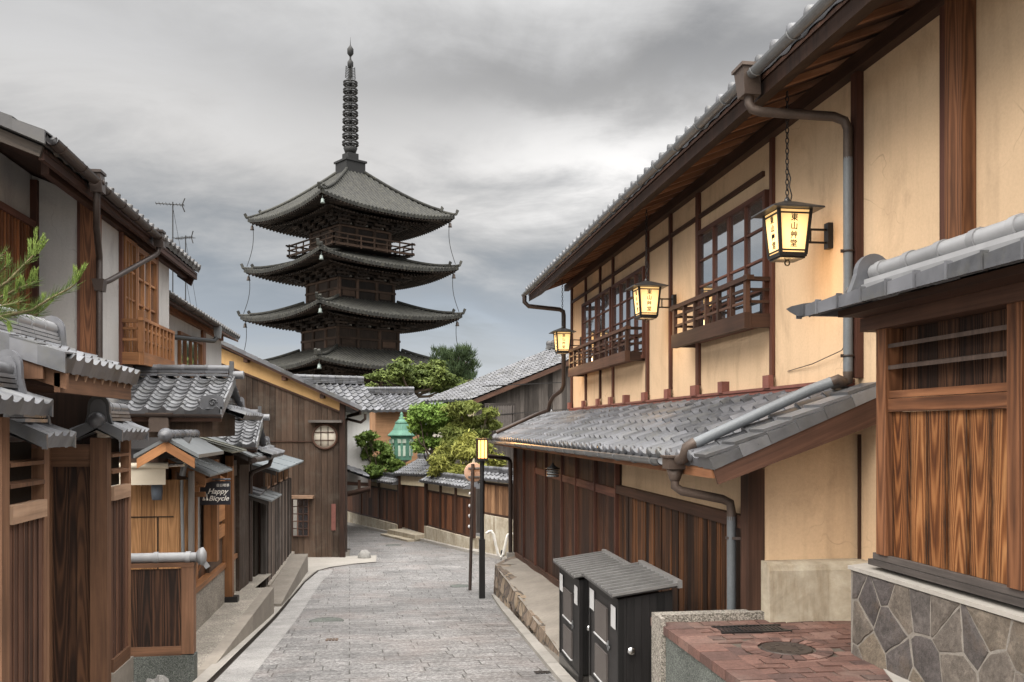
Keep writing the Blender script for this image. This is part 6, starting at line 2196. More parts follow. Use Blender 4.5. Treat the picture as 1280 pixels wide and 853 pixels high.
# little boulder at the corner
mb = MB(); c = atD(455.5, 688, 24.1)
mb.lathe(V((c.x, c.y, ground(c.y) - .05)), [(.17, 0), (.18, .1), (.15, .2), (.08, .27), (0, .28)], 12)
tag(mb.build('corner_stone', M['fieldstone_grey']), 'small round grey boulder guarding the corner of the boarded house', 'boulder')

# ---------------------------------------------------------------- far street wall: plank walls on stone footings under tile copings
def gpt(px, py):
    y = 20.0
    for _ in range(80):
        p = atY(px, py, y); y += (p.z - ground(y)) * 5
    return V((p.x, p.y, ground(p.y)))


def far_wall(name, label, p, q, hs, hp, hc, n, mat='far_red', roof_w=.34, roof=True, face=None, cat='wall'):
    """p->q along the street side; stone footing hs, planks hp, cream band hc, tiled coping"""
    p = V((p.x, p.y, 0)); q = V((q.x, q.y, 0))
    zb = min(ground(p.y), ground(q.y)) - .1
    z0 = max(ground(p.y), ground(q.y)) + hs
    u = (q - p).normalized(); L = (q - p).length
    nrm = V((u.y, -u.x, 0))
    if nrm.dot(V((-p.x, -p.y, 0))) < 0: nrm = -nrm
    W = thing(name, label, cat, V(((p.x + q.x) / 2, (p.y + q.y) / 2, zb)))
    mb = MB(); 
    k = 0
    while k < L - .01:
        l = min(random.uniform(.4, .8), L - k); c = p + u * (k + l / 2) - nrm * .12
        mb.obox((c.x, c.y, (zb + z0) / 2), u * (l / 2 - .006), nrm * (.2 + random.uniform(0, .015)), (0, 0, (z0 - zb) / 2)); k += l
    mb.build('footing', M['stained'], W)
    mb = MB(); k = 0
    while k < L - .01:
        l = min(.21, L - k); c = p + u * (k + l / 2) - nrm * .05
        mb.obox((c.x, c.y, z0 + hp / 2), u * (l / 2 - .008), nrm * (.03 + random.uniform(0, .01)), (0, 0, hp / 2)); k += .21
    mb.build('planks', M[mat], W)
    if hc:
        mb = MB(); c = p + u * (L / 2) - nrm * .07; mb.obox((c.x, c.y, z0 + hp + hc / 2), u * (L / 2), nrm * .04, (0, 0, hc / 2)); mb.build('plaster_band', M['cream'], W)
    mb = MB()
    for i in range(n + 1):
        c = p + u * (L * i / n) - nrm * .04; mb.obox((c.x, c.y, z0 + (hp + hc) / 2), u * .05, nrm * .06, (0, 0, (hp + hc) / 2))
    c = p + u * (L / 2) - nrm * .05
    mb.obox((c.x, c.y, z0 + hp + .03), u * (L / 2), nrm * .045, (0, 0, .03))
    mb.obox((c.x, c.y, z0 + .03), u * (L / 2), nrm * .045, (0, 0, .03))
    mb.build('posts', M['dark'], W)
    if roof:
        mb = MB(); zt = z0 + hp + hc
        A = p + nrm * (roof_w - .10); B = q + nrm * (roof_w - .10); up = -nrm * (roof_w - .05) + V((0, 0, roof_w * .5))
        mb.roof(V((A.x, A.y, zt)) , V((B.x, B.y, zt)), up, tw=.24, course=.17, depth=.045, step=.03, lip=.06, wave='r', ns=6)
        A2 = p - nrm * (roof_w + .05); B2 = q - nrm * (roof_w + .05)
        mb.roof(V((B2.x, B2.y, zt)), V((A2.x, A2.y, zt)), nrm * roof_w + V((0, 0, roof_w * .5)), tw=.24, course=.2, depth=.045, step=.03, lip=.06, wave='r', ns=6)
        ridge_bundle(mb, V((p.x, p.y, zt + roof_w * .5)) - nrm * .05, V((q.x, q.y, zt + roof_w * .5)) - nrm * .05, .16, 2, .06)
        for e in (p, q):
            mb.prism([V((e.x, e.y, zt - .05)) + nrm * (roof_w - .05), V((e.x, e.y, zt - .05)) - nrm * (roof_w + .05), V((e.x, e.y, zt + roof_w * .5 + .02)) - nrm * .05], u * .03 * (1 if e is q else -1))
        mb.build('coping', M['tile'], W)
    return W
random.seed(61)
w0 = gpt(428, 653.5); w1 = gpt(499, 668.5); w2 = gpt(530, 675.5); w3 = gpt(533, 676.5); w4 = gpt(590, 690); w5 = gpt(606, 693.5); w6 = gpt(652, 703)
w00 = w0 + (w0 - w1).normalized() * 8
far_wall('street_wall', 'longest rust brown plank wall beyond the bend, left of its recessed door', w00, w1, .35, 1.15, .32, 7)
far_wall('street_wall', 'rust brown plank wall with cream band, just left of the round sign', w3, w4, .40, 1.12, .36, 3)
far_wall('plank_screen', 'light brown plank screen on a rough stone footing behind the street lamp', w4 + (w5 - w4) * .9, w6 + (w6 - w5) * .6, 1.05, .85, .18, 2, 'far_light', .35)
# recessed doorway between the two walls
u_ = (w2 - w1).normalized(); nb = V((u_.y, -u_.x, 0)); nb = nb if nb.y > 0 else -nb
DW = thing('recessed_door', 'red brown wooden door set back on stone steps beneath a small tiled hood', 'door', (w1 + w3) / 2 + nb * .5)
mb = MB()
zb = ground(w1.y); c = (w1 + w3) / 2 + nb * .12; L = (w3 - w1).length
n = 8
for i in range(n):
    cc = w1.lerp(w3, (i + .5) / n) + nb * .12; mb.obox((cc.x, cc.y, zb + 1.05), u_ * (L / n / 2 - .006), nb * .03, (0, 0, .78))
mb.build('planks', M['far_red'], DW)
mb = MB()
for k in range(2): cc = c - nb * (.25 + .25 * k); mb.obox((cc.x, cc.y, zb + .10 - .12 * k), u_ * (L / 2), nb * (.30), (0, 0, .15 - .02 * k))
mb.build('steps', M['stained'], DW)
mb = MB(); cc = c - nb * .02; mb.obox((cc.x, cc.y, zb + 1.98), u_ * (L / 2), nb * .05, (0, 0, .17)); mb.build('plaster_band', M['cream'], DW)
mb = MB()
A = w1 - nb * .12 + V((0, 0, 2.16)); B = w3 - nb * .12 + V((0, 0, 2.16)); 
mb.roof(A - u_ * .3, B + u_ * .2, nb * 1.0 + V((0, 0, .5)), tw=.24, course=.2, depth=.05, step=.03, lip=.06, wave='r', ns=6)
ridge_bundle(mb, A - u_ * .3 + nb * 1.0 + V((0, 0, .5)), B + u_ * .2 + nb * 1.0 + V((0, 0, .5)), .18, 3, .07)
mb.build('hood', M['tile'], DW)
mb = MB()
for e in (w1, w3): ee = e + nb * .02; mb.obox((ee.x, ee.y, zb + 1.1), u_ * .07, nb * .07, (0, 0, 1.1))
mb.build('posts', M['dark'], DW)
# kerb along the far side of the street
mb = MB()
for a, b in ((w00, w1), (w1, w4), (w4, w6)):
    a2 = a - nb * .22; b2 = b - nb * .22
    za, zb_ = ground(a2.y), ground(b2.y)
    mb.prism([(a2.x, a2.y, za - .05), (b2.x, b2.y, zb_ - .05), (b2.x, b2.y, zb_ + .09), (a2.x, a2.y, za + .09)], nb * .3)
tag(mb.build('far_kerb', M['concrete_pale']), kind='structure')

# ---------------------------------------------------------------- roofs and houses behind the wall
def far_house(name, label, eL, eR, rise, depth, wall, tile='tile', drop=3.0, tw=.27, up=None):
    """eave eL->eR faces the viewer; slope rises away"""
    u = (eR - eL).normalized(); n = V((-u.y, u.x, 0)); n = n if n.dot(CF) > 0 else -n
    Hh = thing(name, label, 'house', (eL + eR) / 2 + n * depth - V((0, 0, drop)))
    mb = MB(); upv = n * depth + V((0, 0, rise))
    mb.roof(eL, eR, upv, tw=tw, course=.26, depth=.07, step=.035, lip=.08, wave='s', ns=7)
    far = n * 2 * depth
    mb.roof(eR + far, eL + far, -n * depth + V((0, 0, rise)), tw=tw * 2, course=.5, depth=.05, step=.03, lip=.08, wave='s', ns=4)
    mb.build('roof', M[tile], Hh)
    mb = MB(); ridge_bundle(mb, eL + upv, eR + upv, .28, 3, .09, True, .06); 
    mb.build('ridge', M['tile'], Hh)
    mb = MB()
    a = eL + n * .5 + u * .25 - V((0, 0, .05)); b = eR + n * .5 - u * .25 - V((0, 0, .05))
    mb.prism([a, b, b - V((0, 0, drop)), a - V((0, 0, drop))], n * (2 * depth - 1.0))
    for e in (a, b): mb.prism([e, e + n * (2 * depth - 1), e + n * (depth - .5) + V((0, 0, rise * .85))], u * (.05 if e is b else -.05) * -1)
    mb.build('wall', M[wall], Hh)
    return Hh
far_house('tiled_house', 'white walled house with grey ridge roof just behind the boarded house', atD(380, 512, 31.5), atD(476, 513, 33), 1.05, 1.8, 'white_far')
fh = far_house('tiled_house', 'low tiled roof over light plank wall, behind the green copper lantern', atD(466, 513, 37), atD(535, 512, 38), .75, 2.0, 'far_light')
mb = MB()
p = atD(433, 578, 33); q = atD(462, 594, 31)
mb.roof(atD(462, 597, 30.5), atD(440, 580, 36), CR * -1.6 + V((0, 0, .55)), tw=.25, course=.24, depth=.05, step=.03, lip=.07, wave='s', ns=6)
o = mb.build('roof', M['tile'], None)
AX = thing('lean_to', 'small lean-to roof with long pole gutter at the back corner of the boarded house', 'lean-to', atD(440, 650, 32))
o.parent = AX; o.location = ORG[o.name] - ORG[AX.name]
mb = MB(); mb.tube([atD(425, 620, 30.4), atD(463, 611, 30.4)], .09, 8); mb.bar(atD(462, 600, 30.6), atD(462, 622, 30.6), .1, .1); mb.bar(atD(428, 604, 30.7), atD(462, 606, 30.7), .1, .12); mb.bar(atD(449, 600, 30.65), atD(449, 615, 30.65), .1, .1); mb.build('frame', M['dark'], AX)

# grey boarded house on the right with its long tiled roof
A = atD(590, 499, 31.32); B = atD(527, 502, 33.99); UPV = CR * 4.9 + V((0, 0, 2.0))
GH = thing('grey_house', 'weathered grey boarded house with long tiled roof beyond the tan house', 'house', atD(660, 650, 32.48))
random.seed(71)
mb = MB(); mb.roof(B, A, UPV, tw=.26, course=.23, depth=.065, step=.04, lip=.08, wave='s', ns=8)
far_e = UPV + CR * 3.0 - V((0, 0, 1.2))
mb.face([A + UPV, B + UPV, B + far_e, A + far_e]); mb.build('roof', M['tile'], GH)
mb = MB(); ridge_bundle(mb, B + UPV, A + UPV, .3, 3, .1, True, .06)
for t in (.15,): 
    c = B.lerp(A, t) + UPV + V((0, 0, .3)); mb.obox(c, CR * .12, CF * .15, (0, 0, .15))
mb.build('ridge', M['tile_dark'], GH)
ed = (B - A).normalized(); nin = V((-ed.y, ed.x, 0)); nin = nin if nin.dot(CR) > 0 else -nin
g0 = A + ed * .45 + CR * .28 - V((0, 0, .08))
mb = MB(); k = 0.0
while k < 6.0:
    z_top = g0.z + k * .408 - .02 if k < 4.6 else g0.z + 4.6 * .408 - (k - 4.6) * .41
    a = g0 + CR * k; b = g0 + CR * (k + .165)
    j = CF * random.uniform(-.012, 0)
    mb.prism([V((a.x, a.y, -2.2)) + j, V((b.x, b.y, -2.2)) + j, V((b.x, b.y, z_top + .06)) + j, V((a.x, a.y, z_top)) + j], CF * .05, uvdir=(0, 0, 1)); k += .17
mb.build('board_wall', M['greywood'], GH)
mb = MB()
mb.prism([V((g0.x, g0.y, -2.2)) + CF * .06, g0 + CF * .06, g0 + CR * 4.6 + V((0, 0, 1.85)) + CF * .06, V((g0.x, g0.y, -2.2)) + CR * 5 + CF * .06], ed * 2.0)
mb.build('body', M['greywood'], GH)
mb = MB(); mb.bar(A + V((0, 0, -.14)) + ed * .05, A + UPV + V((0, 0, -.14)) + ed * .05, .05, .16)
mb.build('verge_board', M['dark'], GH)
mb = MB(); mb.bar(g0 - CF * .08 + CR * -.05 - V((0, 0, .05)), V((g0.x, g0.y, -1)) - CF * .08, .2, .12, CF); mb.build('corner_post', M['cream'], GH)
mb = MB()
p = atD(625, 522, 31.20); mb.obox(p, CR * .55, CF * .03, (0, 0, .5)); wn = mb.build('window_frame', M['greywood'], GH)
mb = MB()
for k in range(12): mb.bar(p - CF * .04 + CR * (-.5 + k * .09) - V((0, 0, .5)), p - CF * .04 + CR * (-.5 + k * .09) + V((0, 0, .42)), .025, .02)
mb.obox(p - CF * .032 + CR * .15, CR * .25, CF * .004, (0, 0, .4)); mb.build('bars', M['ventgrey'], wn)
mb = MB(); mb.bar(atD(603, 520, 31.15), atD(708, 512, 31.15), .02, .03); mb.bar(atD(603, 483, 31.15), atD(708, 478, 31.15), .02, .03); mb.build('cable', M['blackmetal'], GH)

# ---------------------------------------------------------------- street lamp, sign pole, pipe frame
gl = gpt(602.5, 748)
SLM = thing('street_lamp', 'black square street lamp glowing orange at the right street edge', 'street lamp', gl)
mb = MB(); mb.box(gl.x - .055, gl.x + .055, gl.y - .055, gl.y + .055, gl.z, gl.z + 1.14); mb.build('sleeve', M['blackmetal'], SLM)
mb = MB(); mb.tube([gl + V((0, 0, 1.14)), gl + V((0, 0, 2.68))], .042, 10); mb.build('pole', M['blackmetal'], SLM)
mb = MB(); mb.box(gl.x - .085, gl.x + .085, gl.y - .085, gl.y + .085, gl.z + 2.71, gl.z + 3.05); mb.build('glass', M['lamp'], SLM)
mb = MB()
for sx in (-1, 1):
    for sy_ in (-1, 1): mb.box(gl.x + sx * .095 - .012, gl.x + sx * .095 + .012, gl.y + sy_ * .095 - .012, gl.y + sy_ * .095 + .012, gl.z + 2.68, gl.z + 3.08)
    mb.box(gl.x + sx * .035 - .007, gl.x + sx * .035 + .007, gl.y - .102, gl.y - .092, gl.z + 2.7, gl.z + 3.06)
    mb.box(gl.x - .102, gl.x - .092, gl.y + sx * .035 - .007, gl.y + sx * .035 + .007, gl.z + 2.7, gl.z + 3.06)
mb.box(gl.x - .11, gl.x + .11, gl.y - .11, gl.y + .11, gl.z + 2.66, gl.z + 2.70); mb.box(gl.x - .115, gl.x + .115, gl.y - .115, gl.y + .115, gl.z + 3.06, gl.z + 3.09)
mb.build('frame', M['blackmetal'], SLM)
ld = bpy.data.lights.new('street_lamp_bulb', 'POINT'); ld.energy = 60; ld.color = (1.0, .5, .16); ld.shadow_soft_size = .1
lo = bpy.data.objects.new('street_lamp_bulb', ld); COL.objects.link(lo); lo.parent = SLM; lo.location = (0, 0, 3.2)
gs = gpt(587.5, 738)
SPL = thing('sign_pole', 'thin dark pole carrying a round road sign seen from behind', 'sign pole', gs)
mb = MB(); mb.tube([gs, gs + V((.06, 0, 2.62))], .035, 10); mb.build('pole', M['gutter_dark'], SPL)
mb = MB(); c = gs + V((.085, .07, 2.44)); mb.lathe(c, [(.20, 0), (.205, .012), (.19, .02), (0, .02)], 28, axis=(0, -1, 0)); mb.build('sign_disc', M['signbeige'], SPL)
mb = MB()
for dz in (-.09, .09): mb.box(c.x - .12, c.x + .12, c.y - .06, c.y - .022, c.z + dz - .014, c.z + dz + .014)
mb.build('clamp', M['gutter'], SPL)
for dz in (1.32, 1.54, 1.75, 2.0):
    mb = MB(); mb.lathe(gs + V((.02 * dz - .035, -.01, dz)), [(.04, 0), (.035, .02), (.015, .032), (0, .034)], 10, axis=(-1, 0, 0)); mb.build('reflector', M['sticker'], SPL)
pf = V((2.66, 18.75, -1.1))
PF = thing('pipe_frame', 'dark bent pipe frame reaching from the house corner to the lamp', 'pipe frame', pf)
top = gl.z + 2.86
mb = MB(); mb.tube([pf, (2.66, 18.75, top - .35), (2.64, 18.72, top - .27), (2.58, 18.62, top - .22), (1.95, 17.1, top - .12), (1.9, 16.98, top - .12)], .045, 10); mb.build('pipe', M['gutter_dark'], PF)
mb = MB(); mb.box(2.58, 2.74, 18.67, 18.83, -1.14, -1.03); mb.build('base', M['concrete_pale'], PF)
mb = MB()
hz = ground(20.5)
mb.tube([atD(608, 667, 20.6), atD(611, 664.5, 20.6), atD(614, 664, 20.6), atD(617, 668, 20.6), atD(619.5, 680, 20.6), atD(622.5, 692, 20.6), atD(626, 697, 20.6), atD(629, 693, 20.6), atD(631.5, 681, 20.6), atD(634, 670, 20.6), atD(638, 666, 20.6), atD(641, 668, 20.6)], .03, 8)
tag(mb.build('white_hose', M['whitehose']), 'white hose looping in a W behind the street lamp', 'hose')
mb = MB(); c = gpt(628, 700); mb.lathe(c, [(.05, 0), (.05, .22), (.035, .26), (0, .27)], 12)
tag(mb.build('short_bollard', M['blackmetal']), 'short black bollard under the white hose loop', 'bollard')

# ---------------------------------------------------------------- green copper lantern above the wall
c = atD(502, 575, 34); s_ = 34 / F
GLN = thing('copper_lantern', 'large green copper lantern with flared roof and ball finial among the shrubs', 'lantern', c - V((0, 0, 1.6)))
mb = MB(); mb.lathe(c - V((0, 0, 2.4)), [(.18, 0), (.18, 2.3), (.3, 2.35), (.42, 2.42)], 6, smooth=False); mb.build('post', M['concrete'], GLN)
mb = MB(); mb.lathe(c, [(14.0 * s_, 0), (15.5 * s_, 26 * s_), (15.5 * s_, 30 * s_)], 6, smooth=False); mb.build('body', M['copper_green'], GLN)
mb = MB()
for k in range(6):
    a = math.pi / 3 * k + math.pi / 6
    d_ = V((math.cos(a), math.sin(a), 0)); t = V((-d_.y, d_.x, 0))
    for (o1, w, z0, z1) in ((-.09, .05, 5, 18), (.09, .05, 5, 18), (0, .16, 21, 26)):
        cc = c + d_ * (12.9 * s_ + .01 + .05 * z0 / 26) + t * o1; mb.obox(cc + V((0, 0, (z0 + z1) / 2 * s_)), t * w, d_ * .012, (0, 0, (z1 - z0) / 2 * s_))
mb.build('pierced_panel', M['pierced'], GLN)
mb = MB(); mb.lathe(c + V((0, 0, 30 * s_)), [(15 * s_, -2 * s_), (20 * s_, 0), (20 * s_, 1.2 * s_), (13 * s_, 7 * s_), (9.5 * s_, 14 * s_), (9 * s_, 15 * s_)], 6, smooth=False); mb.build('roof', M['copper_green'], GLN)
mb = MB(); mb.lathe(c + V((0, 0, 45 * s_)), [(8 * s_, 0), (8.5 * s_, 1.5 * s_), (4.5 * s_, 5 * s_), (3 * s_, 6 * s_), (3.6 * s_, 8 * s_), (1.5 * s_, 10 * s_), (2.2 * s_, 12 * s_), (.3 * s_, 15 * s_)], 8); mb.build('finial', M['copper_green'], GLN)

# ---------------------------------------------------------------- aerials above the left roofs
def aerial(p, h, boom, label, yaw):
    T = thing('roof_aerial', label, 'aerial', p)
    mb = MB(); mb.tube([p, p + V((0, 0, h))], .012, 6); mb.build('mast', M['blackmetal'], T)
    d_ = V((math.cos(yaw), math.sin(yaw), 0)); t = V((-d_.y, d_.x, 0))
    mb = MB()
    c = p + V((0, 0, h - .05))
    mb.tube([c - d_ * boom * .6, c + d_ * boom * .4], .011, 5)
    for k in range(9):
        q = c + d_ * (boom * (-.58 + k * .12)); l = .11 + .03 * (k % 2); mb.tube([q - t * l, q + t * l], .005, 4)
    for s_ in (-1, 1): mb.tube([c + d_ * boom * .32, c + d_ * boom * .42 + V((0, 0, .14 * s_))], .012, 5)
    mb.tube([p + V((0, 0, h * .95)), p + d_ * .35 + V((0, 0, .0))], .004, 4)
    mb.build('boom', M['blackmetal'], T)
ab = atD(216, 345, 18)
aerial(V((ab.x, ab.y, 4.15)), 2.12, .55, 'taller television aerial standing on the left roofs', .12)
ab = atD(232, 345, 20)
aerial(V((ab.x, ab.y, 4.2)), 1.82, .5, 'lower television aerial behind the taller one', -.5)

# ================================================================ the pagoda
PD = 82.0
pc0 = atD(438, 535, PD)
rdir = V((pc0.x, pc0.y, 0)).normalized()          # sight line
rr_ = V((rdir.y, -rdir.x, 0))                      # to the right
ang = R(31)
UXp = rr_ * math.cos(ang) + rdir * math.sin(ang)   # along the right-hand face
UYp = -rr_ * math.sin(ang) + rdir * math.cos(ang)  # away, along the left-hand face
ZB = -4.0
PG_ = thing('pagoda', 'tall dark five storey wooden pagoda with bronze ring spire', 'pagoda', (pc0.x, pc0.y, ZB))
def pp(a, b, z): return V((pc0.x, pc0.y, 0)) + UXp * a + UYp * b + V((0, 0, z + EYE))
def side(k):
    """frame of one of the four sides: tangent and outward normal in plan"""
    c_, s_ = [(1, 0), (0, 1), (-1, 0), (0, -1)][k]
    # side 0 faces the viewer on the right (outward -UY), 3 the left face (outward -UX)
    return [((1, 0), (0, -1)), ((0, 1), (1, 0)), ((-1, 0), (0, 1)), ((0, -1), (-1, 0))][k]
def sp(k, t, n, z):
    T_, N_ = side(k)
    return pp(T_[0] * t + N_[0] * n, T_[1] * t + N_[1] * n, z)


def pag_roof(we, wt, ze, zt, upturn, name='roof', nrib=None):
    """hipped roof: half-width we at the eaves (height ze at mid-side), wt at the top (zt); corners sweep up"""
    mb = MB()
    pitch = .36
    nr = nrib or round(2 * we / pitch)
    nv = 9; sub = 4
    def zz(t, f):
        n = lerp(we, wt, f)
        s = (we - n) / (we - wt)
        base = ze + (zt - ze) * (0.84 * s + 0.16 * s * s)
        cr = abs(t) / we
        return base + upturn * (cr ** 2.4) * (1 - s) ** 1.4
    for k in range(4):
        cols = []
        tot = nr * sub
        for i in range(tot + 1):
            t = -we + 2 * we * i / tot
            fmax = 1.0 if abs(t) <= wt else (we - abs(t)) / (we - wt)
            h = (0.0, .03, .13, .13)[i % sub] if i < tot else 0.0
            col = []
            for j in range(nv + 1):
                f = fmax * j / nv
                n = lerp(we, wt, f)
                col.append(sp(k, t, n, zz(t, f) + h))
            cols.append(col)
        b = len(mb.v)
        for col in cols: mb.v.extend([tuple(p) for p in col])
        for i in range(tot):
            rnd = (.12, .45, .8, .45)[i % sub]
            for j in range(nv):
                a0 = b + i * (nv + 1) + j; a1 = a0 + nv + 1
                mb.f.append((a0, a1, a1 + 1, a0 + 1)); mb.uv.append([(0, 0)] * 4); mb.m.append(0); mb.r.append(rnd + random.uniform(-.15, .15)); mb.sm.append(True)
        # eave lip
        for i in range(tot):
            t0 = -we + 2 * we * i / tot; t1 = -we + 2 * we * (i + 1) / tot
            p0, p1 = cols[i][0], cols[i + 1][0]
            dz = V((0, 0, -.22))
            q0 = sp(k, t0, we, zz(t0, 0)); q1 = sp(k, t1, we, zz(t1, 0))
            mb.face([q0 + dz, q1 + dz, p1, p0], None, 0, random.random() * .4)
    o = mb.build(name, M['pag_tile'], PG_)
    # hips with their raised end tiles
    for sx, sy_ in ((1, -1), (-1, -1), (1, 1), (-1, 1)):
        mb = MB()
        for (f0, f1, r, lift) in ((-.012, .16, .13, .16), (.15, .99, .15, .22)):
            pts = []
            for j in range(9):
                f = lerp(f0, f1, j / 8); n = lerp(we, wt, f)
                pts.append(pp(sx * n, sy_ * n, zz(we * (1 - f) + wt * f if False else n, max(f, 0)) + lift - (.0 if j else -.02)))
            mb.tube(pts, r, 6)
            e = pts[0]; e2 = pts[1]
            dd = (e - e2).normalized()
            mb.prism([e + V((0, 0, -.16)) , e + dd * .12 + V((0, 0, -.1)), e + dd * .30 + V((0, 0, .26)), e + dd * .1 + V((0, 0, .40)), e + V((0, 0, .22))], V((dd.y, -dd.x, 0)) * .22)
        mb.build('hip_ridge', M['pag_tile'], PG_)
    return zz


def pag_soffit(we, wb, zz, zb):
    """under-eave boards, two tiers of rafters and tail beams"""
    mb = MB()
    for k in range(4):
        n = 16
        for i in range(n):
            t0, t1 = -we + 2 * we * i / n, -we + 2 * we * (i + 1) / n
            s = wb / we
            mb.face([sp(k, t0 * s, wb, zb + .12), sp(k, t1 * s, wb, zb + .12), sp(k, t1 * .985, we * .985, zz(t1, 0) - .16), sp(k, t0 * .985, we * .985, zz(t0, 0) - .16)])
    mb.build('soffit', M['pagoda'], PG_)
    mb = MB()
    for k in range(4):
        n = int(2 * we / .34)
        for i in range(n):
            t = -we * .975 + 2 * we * .975 * i / (n - 1)
            z1 = zz(t, 0) - .27
            for (f0, f1, dz) in ((.995, .70, 0.0), (.80, .42, -.13)):
                a = sp(k, t, we * f0, z1 + dz); nin = max(we * f1, abs(t) * .98)
                if we * f0 - nin < .3: continue
                zi = lerp(z1, zb + .05, (we - nin) / (we - wb)) + dz
                mb.bar(a, sp(k, t, nin, zi), .13, .13)
    mb.build('rafters', M['pagoda'], PG_)


def pag_brackets(wb, we, zb, zt):
    mb = MB()
    for k in range(4):
        for tier in range(3):
            f = (tier + 1) / 4
            n = wb + (we - wb) * .42 * f; z = lerp(zb, zt, .15 + .62 * f)
            mb.obox((sp(k, -n, n, z) + sp(k, n, n, z)) / 2, (sp(k, n + .25, n, z) - sp(k, -n - .25, n, z)) / 2, (sp(k, 0, .09, 0) - sp(k, 0, 0, 0)), (0, 0, .10))
            for t in (-.94, -.34, .34, .94):
                tt = t * wb
                a = sp(k, tt, wb - .1, z - .12); b = sp(k, tt * (1 + .12 * tier), n + .30, z - .12)
                mb.bar(a, b, .22, .20)
                mb.obox(sp(k, tt * (1 + .12 * tier), n, z - .30), (sp(k, .55, 0, 0) - sp(k, 0, 0, 0)), (sp(k, 0, .10, 0) - sp(k, 0, 0, 0)), (0, 0, .08))
                for s_ in (-.45, 0, .45): mb.obox(sp(k, tt * (1 + .12 * tier) + s_, n, z - .17), (sp(k, .12, 0, 0) - sp(k, 0, 0, 0)), (sp(k, 0, .12, 0) - sp(k, 0, 0, 0)), (0, 0, .07))
        for t in (-.94, -.34, .34, .94):
            tt = t * wb
            mb.bar(sp(k, tt, wb, zt - .05), sp(k, tt * 1.25, wb + (we - wb) * .60, lerp(zb, zt, .80)), .2, .26)
    mb.build('brackets', M['pagoda'], PG_)
    mb = MB()
    for k in range(4):
        for t in (-.64, -.34, .0, .34, .64):
            c = sp(k, t * wb, wb + .16, zb + .18 + .3)
            mb.lathe(c - V((0, 0, .3)), [(.18, 0), (.12, .16), (.05, .24), (0, .25)], 8)
    mb.build('strut_blocks', M['pag_pale'], PG_)


def pag_body(w, z0, z1):
    mb = MB()
    for k in range(4): mb.face([sp(k, -w, w, z0), sp(k, w, w, z0), sp(k, w, w, z1), sp(k, -w, w, z1)], [(0, -w), (0, w), (z1 - z0, w), (z1 - z0, -w)])
    mb.build('wall', M['pagoda'], PG_)
    mb = MB()
    for k in range(4):
        for t in (-1, -.36, .36, 1): mb.tube([sp(k, t * w, w + .03, z0), sp(k, t * w, w + .03, z1)], .17, 8)
        for z in (z0 + .25, z0 + (z1 - z0) * .55, z1 - .1): mb.bar(sp(k, -w - .2, w + .1, z), sp(k, w + .2, w + .1, z), .16, .2)
    mb.build('frame', M['pagoda_warm'], PG_)
    for k in (0, 3):
        for t in (-.68, .68):
            mb = MB()
            zc_ = z0 + (z1 - z0) * .4; c = sp(k, t * w, w + .06, zc_)
            mb.obox(c, sp(k, w * .22, 0, 0) - sp(k, 0, 0, 0), sp(k, 0, .03, 0) - sp(k, 0, 0, 0), (0, 0, (z1 - z0) * .13))
            mb.build('lattice_window', M['pagoda_warm'], PG_)


random.seed(81)
#        half eave, half top, z mid-eave, z top, upturn, half body
TI = [(7.75, 3.6, 0.75, 2.7, .6, 3.55), (7.65, 3.35, 5.2, 7.05, .62, 3.3), (7.42, 3.05, 9.75, 11.5, .66, 3.15), (7.18, 2.85, 14.15, 15.65, .68, 2.85), (6.92, .85, 18.9, 23.65, .66, 2.6)]
prev = -5.5
for i, (we, wt, ze, zt, up, wb) in enumerate(TI):
    zz = pag_roof(we, wt, ze, zt, up)
    body_top = ze - .75
    pag_body(wb, prev - .3, body_top)
    pag_soffit(we, wb, zz, ze + .55)
    pag_brackets(wb, we, body_top - .1, ze + .5)
    # corner bells and the lightning cables hung between the eaves
    for sx, sy_ in ((1, -1), (-1, -1), (-1, 1)):
        n = we * .955
        c = pp(sx * n, sy_ * n, zz(we, 0) - .32)
        mb = MB(); mb.tube([c, c - V((0, 0, .25))], .02, 4); mb.lathe(c - V((0, 0, .68)), [(.20, 0), (.15, .1), (.13, .32), (.05, .42)], 8); mb.build('wind_bell', M['bell'] if (sx, sy_) == (-1, -1) else M['iron'], PG_)
    prev = zt
for s_, px_off in ((1, (1, -1)), (-1, (-1, 1))):
    mb = MB()
    for (a, b) in ((4, 3), (3, 2), (2, 1)):
        w1_, w2_ = TI[a][0], TI[b][0]
        p = pp(px_off[0] * w1_ * .95, px_off[1] * w1_ * .95, TI[a][2] + TI[a][4] - .35); q = pp(px_off[0] * w2_ * .97, px_off[1] * w2_ * .97, TI[b][2] + TI[b][4] + .3)
        pts = [p.lerp(q, t / 8) + rr_ * (s_ * -.28 * math.sin(math.pi * t / 8)) for t in range(9)]
        mb.tube(pts, .03, 5)
    mb.build('lightning_cable', M['blackmetal'], PG_)
# balustrade round the top storey
mb = MB()
wz = 4.1; zf = 15.85
for k in range(4):
    mb.bar(sp(k, -wz - .35, wz, zf + 1.15), sp(k, wz + .35, wz, zf + 1.15), .13, .13)
    mb.bar(sp(k, -wz - .2, wz, zf + .72), sp(k, wz + .2, wz, zf + .72), .10, .12)
    mb.bar(sp(k, -wz - .25, wz, zf + .22), sp(k, wz + .25, wz, zf + .22), .16, .20)
    for i in range(7):
        t = lerp(-wz, wz, i / 6); mb.bar(sp(k, t, wz, zf), sp(k, t, wz, zf + (1.15 if i not in (0, 6) else 1.3)), .12, .12)
mb.build('balustrade', M['pagoda_warm'], PG_)
mb = MB(); 
for k in range(4): mb.face([sp(k, -wz - .1, wz + .1, zf), sp(k, wz + .1, wz + .1, zf), sp(k, 2.5, 2.5, zf), sp(k, -2.5, 2.5, zf)])
mb.build('gallery_floor', M['pagoda'], PG_)
